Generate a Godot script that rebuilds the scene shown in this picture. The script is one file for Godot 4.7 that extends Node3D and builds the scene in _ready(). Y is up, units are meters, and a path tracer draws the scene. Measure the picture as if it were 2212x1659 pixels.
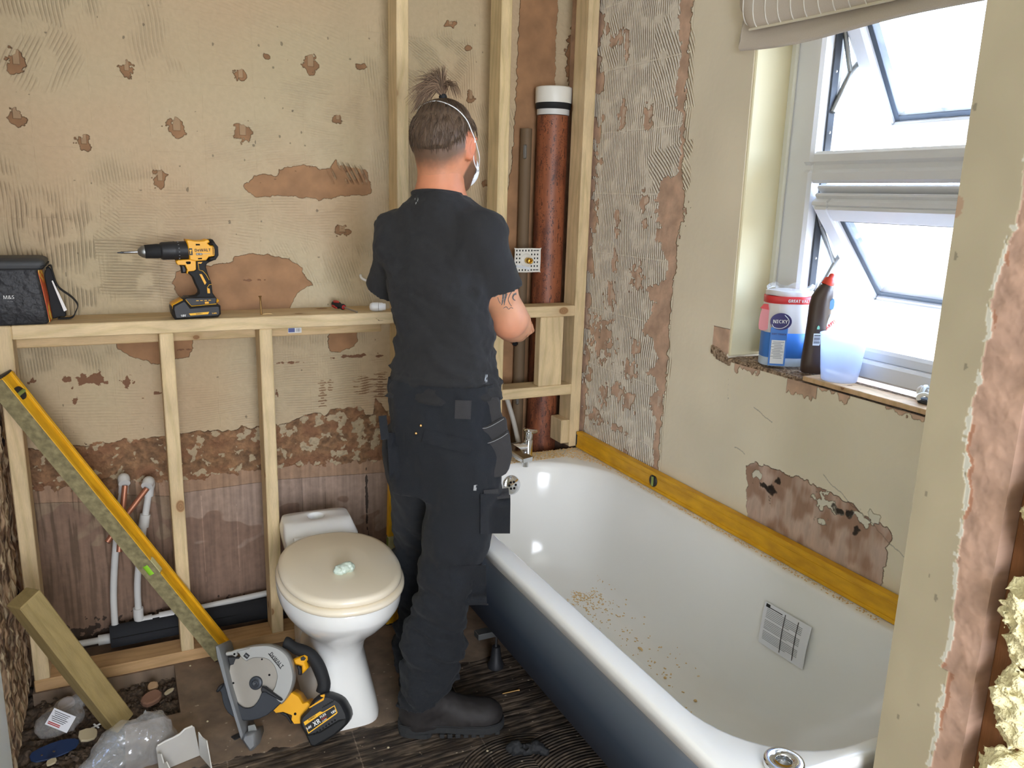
extends Node3D
# A bathroom being refitted. Metres, y up. The back wall is the plane z = 0, the window wall x = 0, the floor y = 0.

func _ready():
	rng.seed = 7
	# --- camera, sky, lamps, exposure
	var cam := Camera3D.new()
	cam.name = "camera"
	cam.fov = 50.7574
	cam.near = 0.05
	cam.transform = Transform3D(Basis(Vector3(0.899803, 0.028282, 0.435379), Vector3(0.073298, 0.973915, -0.214750), Vector3(-0.430095, 0.225145, 0.874258)), Vector3(-1.529, 1.463, 2.71))
	cam.current = true
	add_child(cam)
	var env := Environment.new()
	var sky := Sky.new()
	var air := ProceduralSkyMaterial.new()
	air.sky_top_color = rgb(170, 205, 255)
	air.sky_horizon_color = rgb(222, 236, 255)
	air.ground_horizon_color = rgb(112, 112, 108)
	air.ground_bottom_color = rgb(100, 98, 92)
	air.sky_energy_multiplier = 1.0
	sky.sky_material = air
	env.background_mode = Environment.BG_SKY
	env.sky = sky
	env.background_energy_multiplier = SKY
	env.tonemap_mode = Environment.TONE_MAPPER_LINEAR
	env.tonemap_exposure = EXPOSE
	env.sdfgi_enabled = true
	env.ssao_enabled = true
	env.ssil_enabled = true
	var we := WorldEnvironment.new()
	we.name = "world"
	we.environment = env
	add_child(we)
	materials()
	fill_window()
	room()
	window()
	framing()
	plumbing()
	bath()
	toilet()
	person()
	shelf_things()
	floor_things()
	sill_things()

const SKY := 22.0
const EXPOSE := 1.47
const FILL_ENERGY := 6.0

func fill_window() -> void:
	# added fill light behind the camera, shaped as a glowing frosted window
	var c := Vector3(-1.5, 1.3, 4.26)
	var t := Node3D.new()
	t.name = "window_2"
	add_child(t, true)
	t.position = c
	tag(t, "added fill light shaped as a frosted landing window behind the doorway", "", "", "structure")
	var mb := MB.new()
	for q in [[-0.60, 0.0, 0.06, 1.36], [0.60, 0.0, 0.06, 1.36], [0.0, -0.65, 1.14, 0.06], [0.0, 0.65, 1.14, 0.06], [0.0, 0.1, 1.14, 0.05]]: mb.box(Vector3(q[0], q[1], 0.02), Vector3(q[2], q[3], 0.05), 0.004)
	put("frame", mb, M.upvc, t)
	var glow := mat("fill_glow", rgb(235, 240, 245), 0.5)
	glow.emission_enabled = true
	glow.emission = rgb(232, 240, 255)
	glow.emission_energy_multiplier = 1.5
	put("fill_pane", MB.new().box(Vector3(0, 0, 0.03), Vector3(1.14, 1.26, 0.006)), glow, t)
	var l := AreaLight3D.new()
	l.name = "fill_light"
	l.area_size = Vector2(1.1, 1.2)
	l.light_color = rgb(238, 243, 255)
	l.light_energy = FILL_ENERGY
	l.area_range = 9.0
	l.shadow_enabled = true
	l.position = Vector3(0, 0, -0.02)
	t.add_child(l)

# ------------------------------------------------------------------ helpers
var M := {}
var used := {}
var rng := RandomNumberGenerator.new()
const FLAT := 4294967295

func numbered(n: String) -> String:
	if not used.has(n):
		used[n] = 0
		return n
	used[n] += 1
	return "%s_%03d" % [n, used[n]]

func tag(o: Node, label: String, category := "", group := "", kind := "") -> Node:
	if label: o.set_meta("label", label)
	if category: o.set_meta("category", category)
	if group: o.set_meta("group", group)
	if kind: o.set_meta("kind", kind)
	return o

func thing(n: String, label: String, category: String, at := Vector3.ZERO, bs := Basis(), group := "") -> Node3D:
	var o := Node3D.new()
	o.name = numbered(n)
	o.transform = Transform3D(bs, at)
	add_child(o, true)
	tag(o, label, category, group)
	return o

func put(n: String, st, m: Material, parent: Node = self, xf := Transform3D()) -> MeshInstance3D:
	var o := MeshInstance3D.new()
	o.name = numbered(n) if parent == self else n
	o.mesh = st.done() if st is MB else st
	o.material_override = m
	o.transform = xf
	parent.add_child(o, true)
	return o

func struct(n: String, st, m: Material, label := "", parent: Node = self, xf := Transform3D()) -> MeshInstance3D:
	var o := put(n, st, m, parent, xf)
	if parent == self: tag(o, label, "", "", "structure")
	return o

func mat(n: String, c: Color, rough := 0.8, metal := 0.0) -> StandardMaterial3D:
	var m := StandardMaterial3D.new()
	m.resource_name = n
	m.albedo_color = c
	m.roughness = rough
	m.metallic = metal
	M[n] = m
	return m

func rgb(r: float, g: float, b: float) -> Color:
	return Color(r / 255.0, g / 255.0, b / 255.0)

func lin(c: Color) -> Color:
	return c.srgb_to_linear()

class MB:
	var st := SurfaceTool.new()
	var sm := FLAT
	var col := Color.WHITE
	var tf := Transform3D()
	var warp = null
	func _init() -> void: st.begin(Mesh.PRIMITIVE_TRIANGLES)
	func p(a: Vector3, u := Vector2.ZERO, c = null) -> void:
		st.set_smooth_group(sm)
		st.set_color(col if c == null else c)
		st.set_uv(u)
		st.add_vertex(tf * a if warp == null else warp.call(tf * a))
	func tri(a: Vector3, b: Vector3, c: Vector3, ua := Vector2.ZERO, ub := Vector2.ZERO, uc := Vector2.ZERO) -> void:
		p(a, ua); p(c, uc); p(b, ub)
	func quad(a: Vector3, b: Vector3, c: Vector3, d: Vector3) -> void:
		tri(a, b, c); tri(a, c, d)
	func quv(a: Vector3, b: Vector3, c: Vector3, d: Vector3) -> void:
		tri(a, b, c, Vector2(0, 1), Vector2(1, 1), Vector2(1, 0)); tri(a, c, d, Vector2(0, 1), Vector2(1, 0), Vector2(0, 0))
	func oq(a: Vector3, b: Vector3, c: Vector3, d: Vector3, o: Vector3) -> void:
		if (b - a).cross(c - a).dot((a + c) * 0.5 - o) >= 0.0: quad(a, b, c, d)
		else: quad(d, c, b, a)
	func box(c: Vector3, s: Vector3, bev := 0.0) -> MB:
		var h := s * 0.5
		bev = minf(bev, minf(h.x, minf(h.y, h.z)) * 0.9)
		if bev <= 0.0:
			for ax in 3:
				for sg in [-1.0, 1.0]:
					var q := []
					for k in [[-1, -1], [1, -1], [1, 1], [-1, 1]]:
						var v := Vector3()
						v[ax] = sg * h[ax]; v[(ax + 1) % 3] = k[0] * h[(ax + 1) % 3]; v[(ax + 2) % 3] = k[1] * h[(ax + 2) % 3]
						q.append(c + v)
					oq(q[0], q[1], q[2], q[3], c)
			return self
		var f := func(sx: float, sy: float, sz: float, ax: int) -> Vector3:
			var v := Vector3(sx * (h.x - bev), sy * (h.y - bev), sz * (h.z - bev))
			v[ax] += bev * [sx, sy, sz][ax]
			return c + v
		for sg in [-1.0, 1.0]:
			oq(f.call(sg, -1, -1, 0), f.call(sg, 1, -1, 0), f.call(sg, 1, 1, 0), f.call(sg, -1, 1, 0), c)
			oq(f.call(-1, sg, -1, 1), f.call(1, sg, -1, 1), f.call(1, sg, 1, 1), f.call(-1, sg, 1, 1), c)
			oq(f.call(-1, -1, sg, 2), f.call(1, -1, sg, 2), f.call(1, 1, sg, 2), f.call(-1, 1, sg, 2), c)
			for s2 in [-1.0, 1.0]:
				oq(f.call(-1, sg, s2, 1), f.call(1, sg, s2, 1), f.call(1, sg, s2, 2), f.call(-1, sg, s2, 2), c)
				oq(f.call(sg, -1, s2, 0), f.call(sg, 1, s2, 0), f.call(sg, 1, s2, 2), f.call(sg, -1, s2, 2), c)
				oq(f.call(sg, s2, -1, 0), f.call(sg, s2, 1, 0), f.call(sg, s2, 1, 1), f.call(sg, s2, -1, 1), c)
				for s3 in [-1.0, 1.0]:
					var a: Vector3 = f.call(sg, s2, s3, 0)
					var b: Vector3 = f.call(sg, s2, s3, 1)
					var d: Vector3 = f.call(sg, s2, s3, 2)
					if sg * s2 * s3 > 0: tri(a, b, d)
					else: tri(a, d, b)
		return self
	func loft(rings: Array, closed := true, cap0 := true, cap1 := true, smooth := true, cols = null) -> MB:
		# rings run counter-clockwise seen from the end they advance towards
		var n: int = rings[0].size()
		var keep := sm
		sm = 0 if smooth else FLAT
		for i in rings.size() - 1:
			var a: PackedVector3Array = rings[i]
			var b: PackedVector3Array = rings[i + 1]
			for j in (n if closed else n - 1):
				var k := (j + 1) % n
				var u0 := Vector2(float(j) / n, 1.0 - float(i) / (rings.size() - 1))
				var u1 := Vector2(float(j + 1) / n, 1.0 - float(i + 1) / (rings.size() - 1))
				if cols != null:
					col = cols[i]
					p(a[j], u0, cols[i]); p(b[k], u1, cols[i + 1]); p(a[k], Vector2(u1.x, u0.y), cols[i])
					p(a[j], u0, cols[i]); p(b[j], Vector2(u0.x, u1.y), cols[i + 1]); p(b[k], u1, cols[i + 1])
				else:
					tri(a[j], a[k], b[k], u0, Vector2(u1.x, u0.y), u1); tri(a[j], b[k], b[j], u0, u1, Vector2(u0.x, u1.y))
		sm = 1 if smooth else FLAT
		for e in 2:
			if not [cap0, cap1][e]: continue
			var r: PackedVector3Array = rings[0] if e == 0 else rings[rings.size() - 1]
			if cols != null: col = cols[0] if e == 0 else cols[rings.size() - 1]
			var c := Vector3.ZERO
			for v in r: c += v
			c /= n
			for j in n:
				if e == 0: tri(c, r[(j + 1) % n], r[j])
				else: tri(c, r[j], r[(j + 1) % n])
		sm = keep
		return self
	func lathe(prof: Array, n := 24, cap0 := true, cap1 := true, smooth := true) -> MB:
		# prof: Vector2(radius, height along y) pairs running upwards; a pair repeated makes a hard edge
		var rings := []
		for q in prof:
			var r := PackedVector3Array()
			for j in n:
				var t := -TAU * j / n
				r.append(Vector3(cos(t) * q.x, q.y, sin(t) * q.x))
			rings.append(r)
		var lo := 0
		var keep := sm
		for i in range(1, prof.size()):
			if i == prof.size() - 1 or prof[i] == prof[i + 1]:
				loft(rings.slice(lo, i + 1), true, cap0 and lo == 0, cap1 and i == prof.size() - 1, smooth)
				lo = i + 1
		sm = keep
		return self
	func tube(pts: Array, rad, n := 10, caps := true) -> MB:
		var rings := []
		var t0: Vector3 = (pts[1] - pts[0]).normalized()
		var up := t0.cross(Vector3.UP if absf(t0.y) < 0.9 else Vector3.RIGHT).normalized()
		for i in pts.size():
			var t: Vector3 = (pts[mini(i + 1, pts.size() - 1)] - pts[maxi(i - 1, 0)]).normalized()
			up = (up - t * up.dot(t)).normalized()
			var w := t.cross(up)
			var r := PackedVector3Array()
			var rr: float = rad[i] if rad is Array else rad
			for j in n:
				var a := TAU * j / n
				r.append(pts[i] + (up * cos(a) + w * sin(a)) * rr)
			rings.append(r)
		return loft(rings, true, caps, caps)
	func prism(poly: PackedVector2Array, z0: float, z1: float, bev := 0.0, smooth := false) -> MB:
		# a polygon in x, y drawn out from z0 to z1, its far edge chamfered by bev
		if Geometry2D.is_polygon_clockwise(poly): pass
		var q := poly.duplicate()
		var area := 0.0
		for i in q.size():
			var b: Vector2 = q[(i + 1) % q.size()]
			area += q[i].x * b.y - b.x * q[i].y
		if area < 0: q.reverse()
		var n := q.size()
		var ins := PackedVector2Array()
		var ix := PackedInt32Array()
		for trial in 5:
			ins = PackedVector2Array()
			for i in n:
				var a: Vector2 = (q[i] - q[(i + n - 1) % n]).normalized()
				var b: Vector2 = (q[(i + 1) % n] - q[i]).normalized()
				var na := Vector2(-a.y, a.x)
				var nb := Vector2(-b.y, b.x)
				var m := (na + nb).normalized()
				ins.append(q[i] + m * bev / maxf(0.5, m.dot(na)))
			ix = Geometry2D.triangulate_polygon(ins)
			if ix.size() == (n - 2) * 3: break
			bev *= 0.45 if trial < 3 else 0.0
		var rings := []
		for e in ([[q, z0], [q, z1]] if bev <= 0.0 else [[ins, z0], [q, z0 + bev], [q, z1 - bev], [ins, z1]]):
			var r := PackedVector3Array()
			for v in e[0]: r.append(Vector3(v.x, v.y, e[1]))
			rings.append(r)
		loft(rings, true, false, false, smooth)
		var cap: PackedVector2Array = q if bev <= 0.0 else ins
		if ix.size() == 0: print("open outline", q)
		for i in range(0, ix.size(), 3):
			var a: Vector2 = cap[ix[i]]
			var b: Vector2 = cap[ix[i + 1]]
			var c: Vector2 = cap[ix[i + 2]]
			if (b - a).cross(c - a) < 0:
				var t := b
				b = c; c = t
			tri(Vector3(a.x, a.y, z1), Vector3(b.x, b.y, z1), Vector3(c.x, c.y, z1), a, b, c)
			tri(Vector3(a.x, a.y, z0), Vector3(c.x, c.y, z0), Vector3(b.x, b.y, z0), a, c, b)
		return self
	func done() -> ArrayMesh:
		st.generate_normals()
		st.index()
		return st.commit()

func P2(a: Array, k := 1.0) -> PackedVector2Array:
	var r := PackedVector2Array()
	for i in range(0, a.size(), 2): r.append(Vector2(a[i], a[i + 1]) * k)
	return r

func curve(a: Array, k := 1.0, sub := 6, closed := true) -> PackedVector2Array:
	# a smooth line through the points (Catmull-Rom)
	var q := P2(a, k)
	var r := PackedVector2Array()
	var n := q.size()
	for i in (n if closed else n - 1):
		var p0: Vector2 = q[(i + n - 1) % n] if closed else q[maxi(i - 1, 0)]
		var p3: Vector2 = q[(i + 2) % n] if closed else q[mini(i + 2, n - 1)]
		for s in sub:
			r.append(q[i].cubic_interpolate(q[(i + 1) % n], p0, p3, float(s) / sub))
	if not closed: r.append(q[n - 1])
	return r

func path3(a: Array, sub := 6) -> Array:
	var r := []
	for i in a.size() - 1:
		var p0: Vector3 = a[maxi(i - 1, 0)]
		var p3: Vector3 = a[mini(i + 2, a.size() - 1)]
		for s in sub: r.append(a[i].cubic_interpolate(a[i + 1], p0, p3, float(s) / sub))
	r.append(a[a.size() - 1])
	return r

func basis_to(d: Vector3, side := Vector3.RIGHT) -> Basis:
	# local y along d, local x as near to side as it can be
	var y := d.normalized()
	var x := (side - y * side.dot(y)).normalized()
	return Basis(x, y, x.cross(y))

func lettering(n: String, s: String, size: float, m: Material, parent: Node, xf: Transform3D, font := "Droid Sans", weight := 400, depth := 0.0006) -> MeshInstance3D:
	var f := SystemFont.new()
	f.font_names = PackedStringArray([font])
	f.font_weight = weight
	var t := TextMesh.new()
	t.text = s
	t.font = f
	t.font_size = 32
	t.pixel_size = size / 32.0
	t.depth = depth
	t.curve_step = 2.0
	return put(n, t, m, parent, xf)

# ------------------------------------------------------------------ implicit bodies (surface nets)
class Field:
	var o: Vector3
	var c: float
	var n: Vector3i
	var g := PackedFloat32Array()
	func _init(lo: Vector3, hi: Vector3, cell: float) -> void:
		o = lo; c = cell
		n = Vector3i(((hi - lo) / cell).ceil()) + Vector3i.ONE
		g.resize(n.x * n.y * n.z)
		g.fill(9.0)
	func span(a: Vector3, b: Vector3) -> Array:
		var lo := Vector3i(((a - o) / c).floor()).clamp(Vector3i.ZERO, n - Vector3i.ONE)
		var hi := Vector3i(((b - o) / c).ceil()).clamp(Vector3i.ZERO, n - Vector3i.ONE)
		return [lo, hi]
	func mixin(i: int, d: float, k: float, cut: bool) -> void:
		var a := g[i]
		if cut:
			d = -d
			var h := maxf(k - absf(a - d), 0.0) / k if k > 0.0 else 0.0
			g[i] = maxf(a, d) + h * h * k * 0.25
		else:
			var h := maxf(k - absf(a - d), 0.0) / k if k > 0.0 else 0.0
			g[i] = minf(a, d) - h * h * k * 0.25
	# a tapered capsule, flattened along the axis "flat" by the factor "f"
	func cap(a: Vector3, b: Vector3, ra: float, rb: float, k := 0.02, flat := Vector3.ZERO, f := 1.0, cut := false) -> Field:
		var m := maxf(ra, rb) * maxf(1.0, 1.0 / f) + k + 2.0 * c
		var s := span(a.min(b) - Vector3.ONE * m, a.max(b) + Vector3.ONE * m)
		var ab := b - a
		var l2 := maxf(ab.length_squared(), 1e-9)
		for z in range(s[0].z, s[1].z + 1):
			for y in range(s[0].y, s[1].y + 1):
				var i: int = (z * n.y + y) * n.x + s[0].x
				for x in range(s[0].x, s[1].x + 1):
					var q := o + Vector3(x, y, z) * c - a
					var t := clampf(q.dot(ab) / l2, 0.0, 1.0)
					q -= ab * t
					if f != 1.0: q += flat * q.dot(flat) * (f - 1.0)
					mixin(i, q.length() - lerpf(ra, rb, t), k, cut)
					i += 1
		return self
	func ell(a: Vector3, r: Vector3, k := 0.02, bs := Basis(), cut := false) -> Field:
		var m := maxf(r.x, maxf(r.y, r.z)) + k + 2.0 * c
		var s := span(a - Vector3.ONE * m, a + Vector3.ONE * m)
		var inv := bs.transposed()
		for z in range(s[0].z, s[1].z + 1):
			for y in range(s[0].y, s[1].y + 1):
				var i: int = (z * n.y + y) * n.x + s[0].x
				for x in range(s[0].x, s[1].x + 1):
					var q := inv * (o + Vector3(x, y, z) * c - a)
					var k0 := (q / r).length()
					var k1 := (q / (r * r)).length()
					mixin(i, k0 * (k0 - 1.0) / maxf(k1, 1e-5) if k0 > 1e-4 else -minf(r.x, minf(r.y, r.z)), k, cut)
					i += 1
		return self
	# a trunk made of flat ovals [y, centre x, centre z, half width, half depth, turn], shaped between y0 and y1
	func trunk(ov: Array, k := 0.02, pw := 2.4) -> Field:
		var y0: float = ov[0][0]
		var y1: float = ov[ov.size() - 1][0]
		var s := span(Vector3(o.x, y0 - k - 2 * c, o.z), Vector3(o.x + n.x * c, y1 + k + 2 * c, o.z + n.z * c))
		for y in range(s[0].y, s[1].y + 1):
			var py := o.y + y * c
			var e := 0
			while e < ov.size() - 2 and ov[e + 1][0] < py: e += 1
			var t := clampf((py - ov[e][0]) / (ov[e + 1][0] - ov[e][0]), 0.0, 1.0)
			t = t * t * (3.0 - 2.0 * t) * 0.5 + t * 0.5
			var v := []
			for j in 6: v.append(lerpf(ov[e][j], ov[e + 1][j], t))
			var cs := cos(v[5])
			var sn := sin(v[5])
			var out := maxf(y0 - py, py - y1)
			for z in range(s[0].z, s[1].z + 1):
				var i: int = (z * n.y + y) * n.x + s[0].x
				for x in range(s[0].x, s[1].x + 1):
					var dx: float = o.x + x * c - v[1]
					var dz: float = o.z + z * c - v[2]
					var u := absf(dx * cs + dz * sn) / float(v[3])
					var w := absf(-dx * sn + dz * cs) / float(v[4])
					var q := pow(pow(u, pw) + pow(w, pw), 1.0 / pw)
					var d := (q - 1.0) * minf(v[3], v[4])
					if out > 0.0: d = sqrt(maxf(d, 0.0) * maxf(d, 0.0) + out * out) if d > 0.0 else out
					else: d = maxf(d, out)
					mixin(i, d, k, false)
					i += 1
		return self
	func join(b: Field, k: float) -> Field:
		for i in g.size():
			if b.g[i] < 1.0: mixin(i, b.g[i], k, false)
		return self
	func each(f: Callable, band := 0.03) -> Field:
		for z in n.z:
			for y in n.y:
				var i := (z * n.y + y) * n.x
				for x in n.x:
					if absf(g[i]) < band: g[i] += f.call(o + Vector3(x, y, z) * c, g[i])
					i += 1
		return self
	func mesh(mb: MB, paint = null) -> MB:
		var id := PackedInt32Array()
		id.resize(g.size())
		id.fill(-1)
		var vs := PackedVector3Array()
		var nx := n.x
		var nxy := n.x * n.y
		var off := [0, 1, n.x, n.x + 1]
		for z in n.z - 1:
			for y in n.y - 1:
				# cell (x, y, z) has corners i, i+1, i+nx (y), and + layer (z)
				var base := (z * n.y + y) * nx
				for x in nx - 1:
					var i := base + x
					var a0 := g[i]
					var a1 := g[i + 1]
					var a2 := g[i + nx]
					var a3 := g[i + nx + 1]
					var a4 := g[i + nxy]
					var a5 := g[i + nxy + 1]
					var a6 := g[i + nxy + nx]
					var a7 := g[i + nxy + nx + 1]
					var neg := int(a0 < 0) + int(a1 < 0) + int(a2 < 0) + int(a3 < 0) + int(a4 < 0) + int(a5 < 0) + int(a6 < 0) + int(a7 < 0)
					if neg == 0 or neg == 8: continue
					var s := Vector3.ZERO
					var m := 0
					if (a0 < 0) != (a1 < 0): s += Vector3(a0 / (a0 - a1), 0, 0); m += 1
					if (a2 < 0) != (a3 < 0): s += Vector3(a2 / (a2 - a3), 1, 0); m += 1
					if (a4 < 0) != (a5 < 0): s += Vector3(a4 / (a4 - a5), 0, 1); m += 1
					if (a6 < 0) != (a7 < 0): s += Vector3(a6 / (a6 - a7), 1, 1); m += 1
					if (a0 < 0) != (a2 < 0): s += Vector3(0, a0 / (a0 - a2), 0); m += 1
					if (a1 < 0) != (a3 < 0): s += Vector3(1, a1 / (a1 - a3), 0); m += 1
					if (a4 < 0) != (a6 < 0): s += Vector3(0, a4 / (a4 - a6), 1); m += 1
					if (a5 < 0) != (a7 < 0): s += Vector3(1, a5 / (a5 - a7), 1); m += 1
					if (a0 < 0) != (a4 < 0): s += Vector3(0, 0, a0 / (a0 - a4)); m += 1
					if (a1 < 0) != (a5 < 0): s += Vector3(1, 0, a1 / (a1 - a5)); m += 1
					if (a2 < 0) != (a6 < 0): s += Vector3(0, 1, a2 / (a2 - a6)); m += 1
					if (a3 < 0) != (a7 < 0): s += Vector3(1, 1, a3 / (a3 - a7)); m += 1
					id[i] = vs.size()
					vs.append(o + (Vector3(x, y, z) + s / m) * c)
		var cols := PackedColorArray()
		if paint != null:
			for v in vs: cols.append(paint.call(v))
		var quads := PackedInt32Array()
		for z in range(1, n.z - 1):
			for y in range(1, n.y - 1):
				for x in range(1, nx - 1):
					var i := (z * n.y + y) * nx + x
					var a := g[i] < 0
					if a != (g[i + 1] < 0): emit(quads, id[i - nx - nxy], id[i - nxy], id[i], id[i - nx], a)
					if a != (g[i + nx] < 0): emit(quads, id[i - 1 - nxy], id[i - 1], id[i], id[i - nxy], a)
					if a != (g[i + nxy] < 0): emit(quads, id[i - 1 - nx], id[i - nx], id[i], id[i - 1], a)
		var keep := mb.sm
		mb.sm = 0
		for q in quads:
			mb.p(vs[q], Vector2.ZERO, cols[q] if paint != null else mb.col)
		mb.sm = keep
		return mb
	func emit(q: PackedInt32Array, a: int, b: int, d: int, e: int, inside: bool) -> void:
		if mini(mini(a, b), mini(d, e)) < 0: return
		if inside: q.append_array([a, d, b, a, e, d])
		else: q.append_array([a, b, d, a, d, e])

# ------------------------------------------------------------------ painted and relief textures (colour in 0..1 sRGB, height in cm)
class Paint:
	var w: int
	var h: int
	var k: float
	var x0: float
	var y1: float
	var c := PackedVector3Array()
	var t := PackedFloat32Array()
	var n1 := FastNoiseLite.new()
	var n2 := FastNoiseLite.new()
	func _init(wm: float, hm: float, px: float, left := 0.0, top := 0.0, sd := 1) -> void:
		w = int(wm * px); h = int(hm * px); k = px; x0 = left; y1 = top
		c.resize(w * h); t.resize(w * h); t.fill(0.5)
		for q in [n1, n2]:
			q.noise_type = FastNoiseLite.TYPE_SIMPLEX
			q.fractal_type = FastNoiseLite.FRACTAL_FBM
			q.frequency = 1.0
			q.seed = sd
		n1.fractal_octaves = 4
		n2.fractal_octaves = 2
		n2.seed = sd + 9
	func fill(f: Callable) -> void:
		for y in h:
			for x in w: f.call(y * w + x, x0 + (x + 0.5) / k, y1 - (y + 0.5) / k)
	func area(xa: float, ya: float, xb: float, yb: float, f: Callable) -> void:
		for y in range(clampi(int((y1 - yb) * k), 0, h), clampi(int((y1 - ya) * k) + 1, 0, h)):
			for x in range(clampi(int((xa - x0) * k), 0, w), clampi(int((xb - x0) * k) + 1, 0, w)):
				f.call(y * w + x, x0 + (x + 0.5) / k, y1 - (y + 0.5) / k)
	func ridges(xa: float, ya: float, xb: float, yb: float, ang: float, sp: float, amp: float, soft := 0.05) -> void:
		var cs := cos(ang)
		var sn := sin(ang)
		area(xa - soft, ya - soft, xb + soft, yb + soft, func(i, x, y):
			var wob := n2.get_noise_2d(x * 3.0, y * 3.0) * soft * 1.6
			var e := minf(minf(x - xa, xb - x), minf(y - ya, yb - y)) + wob
			var m := clampf(e / soft + 0.5, 0.0, 1.0) * clampf(0.95 + n2.get_noise_2d(x * 9.0 + 3.0, y * 9.0) * 1.7, 0.0, 1.0)
			if m > 0.0:
				var q: float = (x * cs + y * sn) / sp + n2.get_noise_2d(x * 2.5, y * 2.5 + 7.0) * 0.8
				t[i] = lerpf(t[i], 0.5 + amp * 1.35 * (pow(0.5 + 0.5 * cos(TAU * q), 2.4) - 0.33), m))
	func poly(pts: PackedVector2Array, jit: float, f: Callable) -> void:
		var lo: Vector2 = pts[0]
		var hi: Vector2 = pts[0]
		for q in pts: lo = lo.min(q); hi = hi.max(q)
		area(lo.x - jit * 2, lo.y - jit * 2, hi.x + jit * 2, hi.y + jit * 2, func(i, x, y):
			if Geometry2D.is_point_in_polygon(Vector2(x + n1.get_noise_2d(x * 22.0, y * 22.0) * jit, y + n1.get_noise_2d(x * 22.0 + 50.0, y * 22.0) * jit), pts): f.call(i, x, y))
	func dab(x: float, y: float, a: float, b: float, f: Callable, rough := 0.5) -> void:
		area(x - a, y - b, x + a, y + b, func(i, px, py):
			var d := Vector2((px - x) / (a * 0.5), (py - y) / (b * 0.5)).length() + n1.get_noise_2d(px * 25.0, py * 25.0) * rough
			if d < 1.0: f.call(i, px, py, d))
	func colour() -> ImageTexture:
		var b := PackedByteArray()
		b.resize(w * h * 3)
		for i in w * h:
			var v := c[i]
			b[i * 3] = clampi(int(v.x * 255.0), 0, 255); b[i * 3 + 1] = clampi(int(v.y * 255.0), 0, 255); b[i * 3 + 2] = clampi(int(v.z * 255.0), 0, 255)
		return ImageTexture.create_from_image(Image.create_from_data(w, h, false, Image.FORMAT_RGB8, b))
	func height() -> ImageTexture:
		return ImageTexture.create_from_image(Image.create_from_data(w, h, false, Image.FORMAT_RF, t.to_byte_array()))

func sample(f: Field, p: Vector3) -> float:
	var q := (p - f.o) / f.c
	var i := Vector3i(q.floor())
	if i.x < 0 or i.y < 0 or i.z < 0 or i.x >= f.n.x - 1 or i.y >= f.n.y - 1 or i.z >= f.n.z - 1: return 9.0
	var t := q - Vector3(i)
	var b := (i.z * f.n.y + i.y) * f.n.x + i.x
	var nx := f.n.x
	var nxy := f.n.x * f.n.y
	var lo := lerpf(lerpf(f.g[b], f.g[b + 1], t.x), lerpf(f.g[b + nx], f.g[b + nx + 1], t.x), t.y)
	var hi := lerpf(lerpf(f.g[b + nxy], f.g[b + nxy + 1], t.x), lerpf(f.g[b + nx + nxy], f.g[b + nx + nxy + 1], t.x), t.y)
	return lerpf(lo, hi, t.z)

func drape(f: Field, quad: Array, dir: Vector3, thick: float, nu: int, nv: int, far := 0.14, lift = null) -> MB:
	# a sheet of cloth laid along dir onto a body: quad is bottom left, bottom right, top right, top left
	var pts := []
	var last := far * 0.6
	for j in nv + 1:
		var row := []
		for i in nu + 1:
			var u := float(i) / nu
			var v := float(j) / nv
			var s: Vector3 = quad[0].lerp(quad[1], u).lerp(quad[3].lerp(quad[2], u), v)
			var t := -0.06
			var hit := false
			while t < far:
				if sample(f, s + dir * t) < 0.0:
					hit = true
					break
				t += 0.003
			if hit: last = t
			else: t = last
			var up: float = thick + (lift.call(u, v) if lift != null else 0.0)
			row.append([s + dir * (t + 0.004), s + dir * (t - up)])
		pts.append(row)
	var mb := MB.new()
	mb.sm = 0
	for j in nv:
		for i in nu: mb.quad(pts[j][i][1], pts[j][i + 1][1], pts[j + 1][i + 1][1], pts[j + 1][i][1])
	mb.sm = 2
	for i in nu:
		mb.quad(pts[0][i][0], pts[0][i + 1][0], pts[0][i + 1][1], pts[0][i][1])
		mb.quad(pts[nv][i][1], pts[nv][i + 1][1], pts[nv][i + 1][0], pts[nv][i][0])
	for j in nv:
		mb.quad(pts[j][0][0], pts[j][0][1], pts[j + 1][0][1], pts[j + 1][0][0])
		mb.quad(pts[j][nu][1], pts[j][nu][0], pts[j + 1][nu][0], pts[j + 1][nu][1])
	return mb

# ------------------------------------------------------------------ materials
func noise_tex(freq: float, size := 256, oct := 4, normal := 0.0, ramp = null) -> NoiseTexture2D:
	var t := NoiseTexture2D.new()
	var n := FastNoiseLite.new()
	n.noise_type = FastNoiseLite.TYPE_SIMPLEX
	n.frequency = freq
	n.fractal_octaves = oct
	n.seed = 5
	t.noise = n
	t.width = size
	t.height = size
	t.seamless = true
	if normal > 0.0:
		t.as_normal_map = true
		t.bump_strength = normal
	if ramp != null:
		var g := Gradient.new()
		g.set_color(0, ramp[0])
		g.set_color(1, ramp[1])
		t.color_ramp = g
	return t

func tri_map(m: StandardMaterial3D, sc: Vector3) -> StandardMaterial3D:
	m.uv1_triplanar = true
	m.uv1_triplanar_sharpness = 8.0
	m.uv1_scale = sc
	return m

var wood_tex: ImageTexture
var wood_h: ImageTexture

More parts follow.
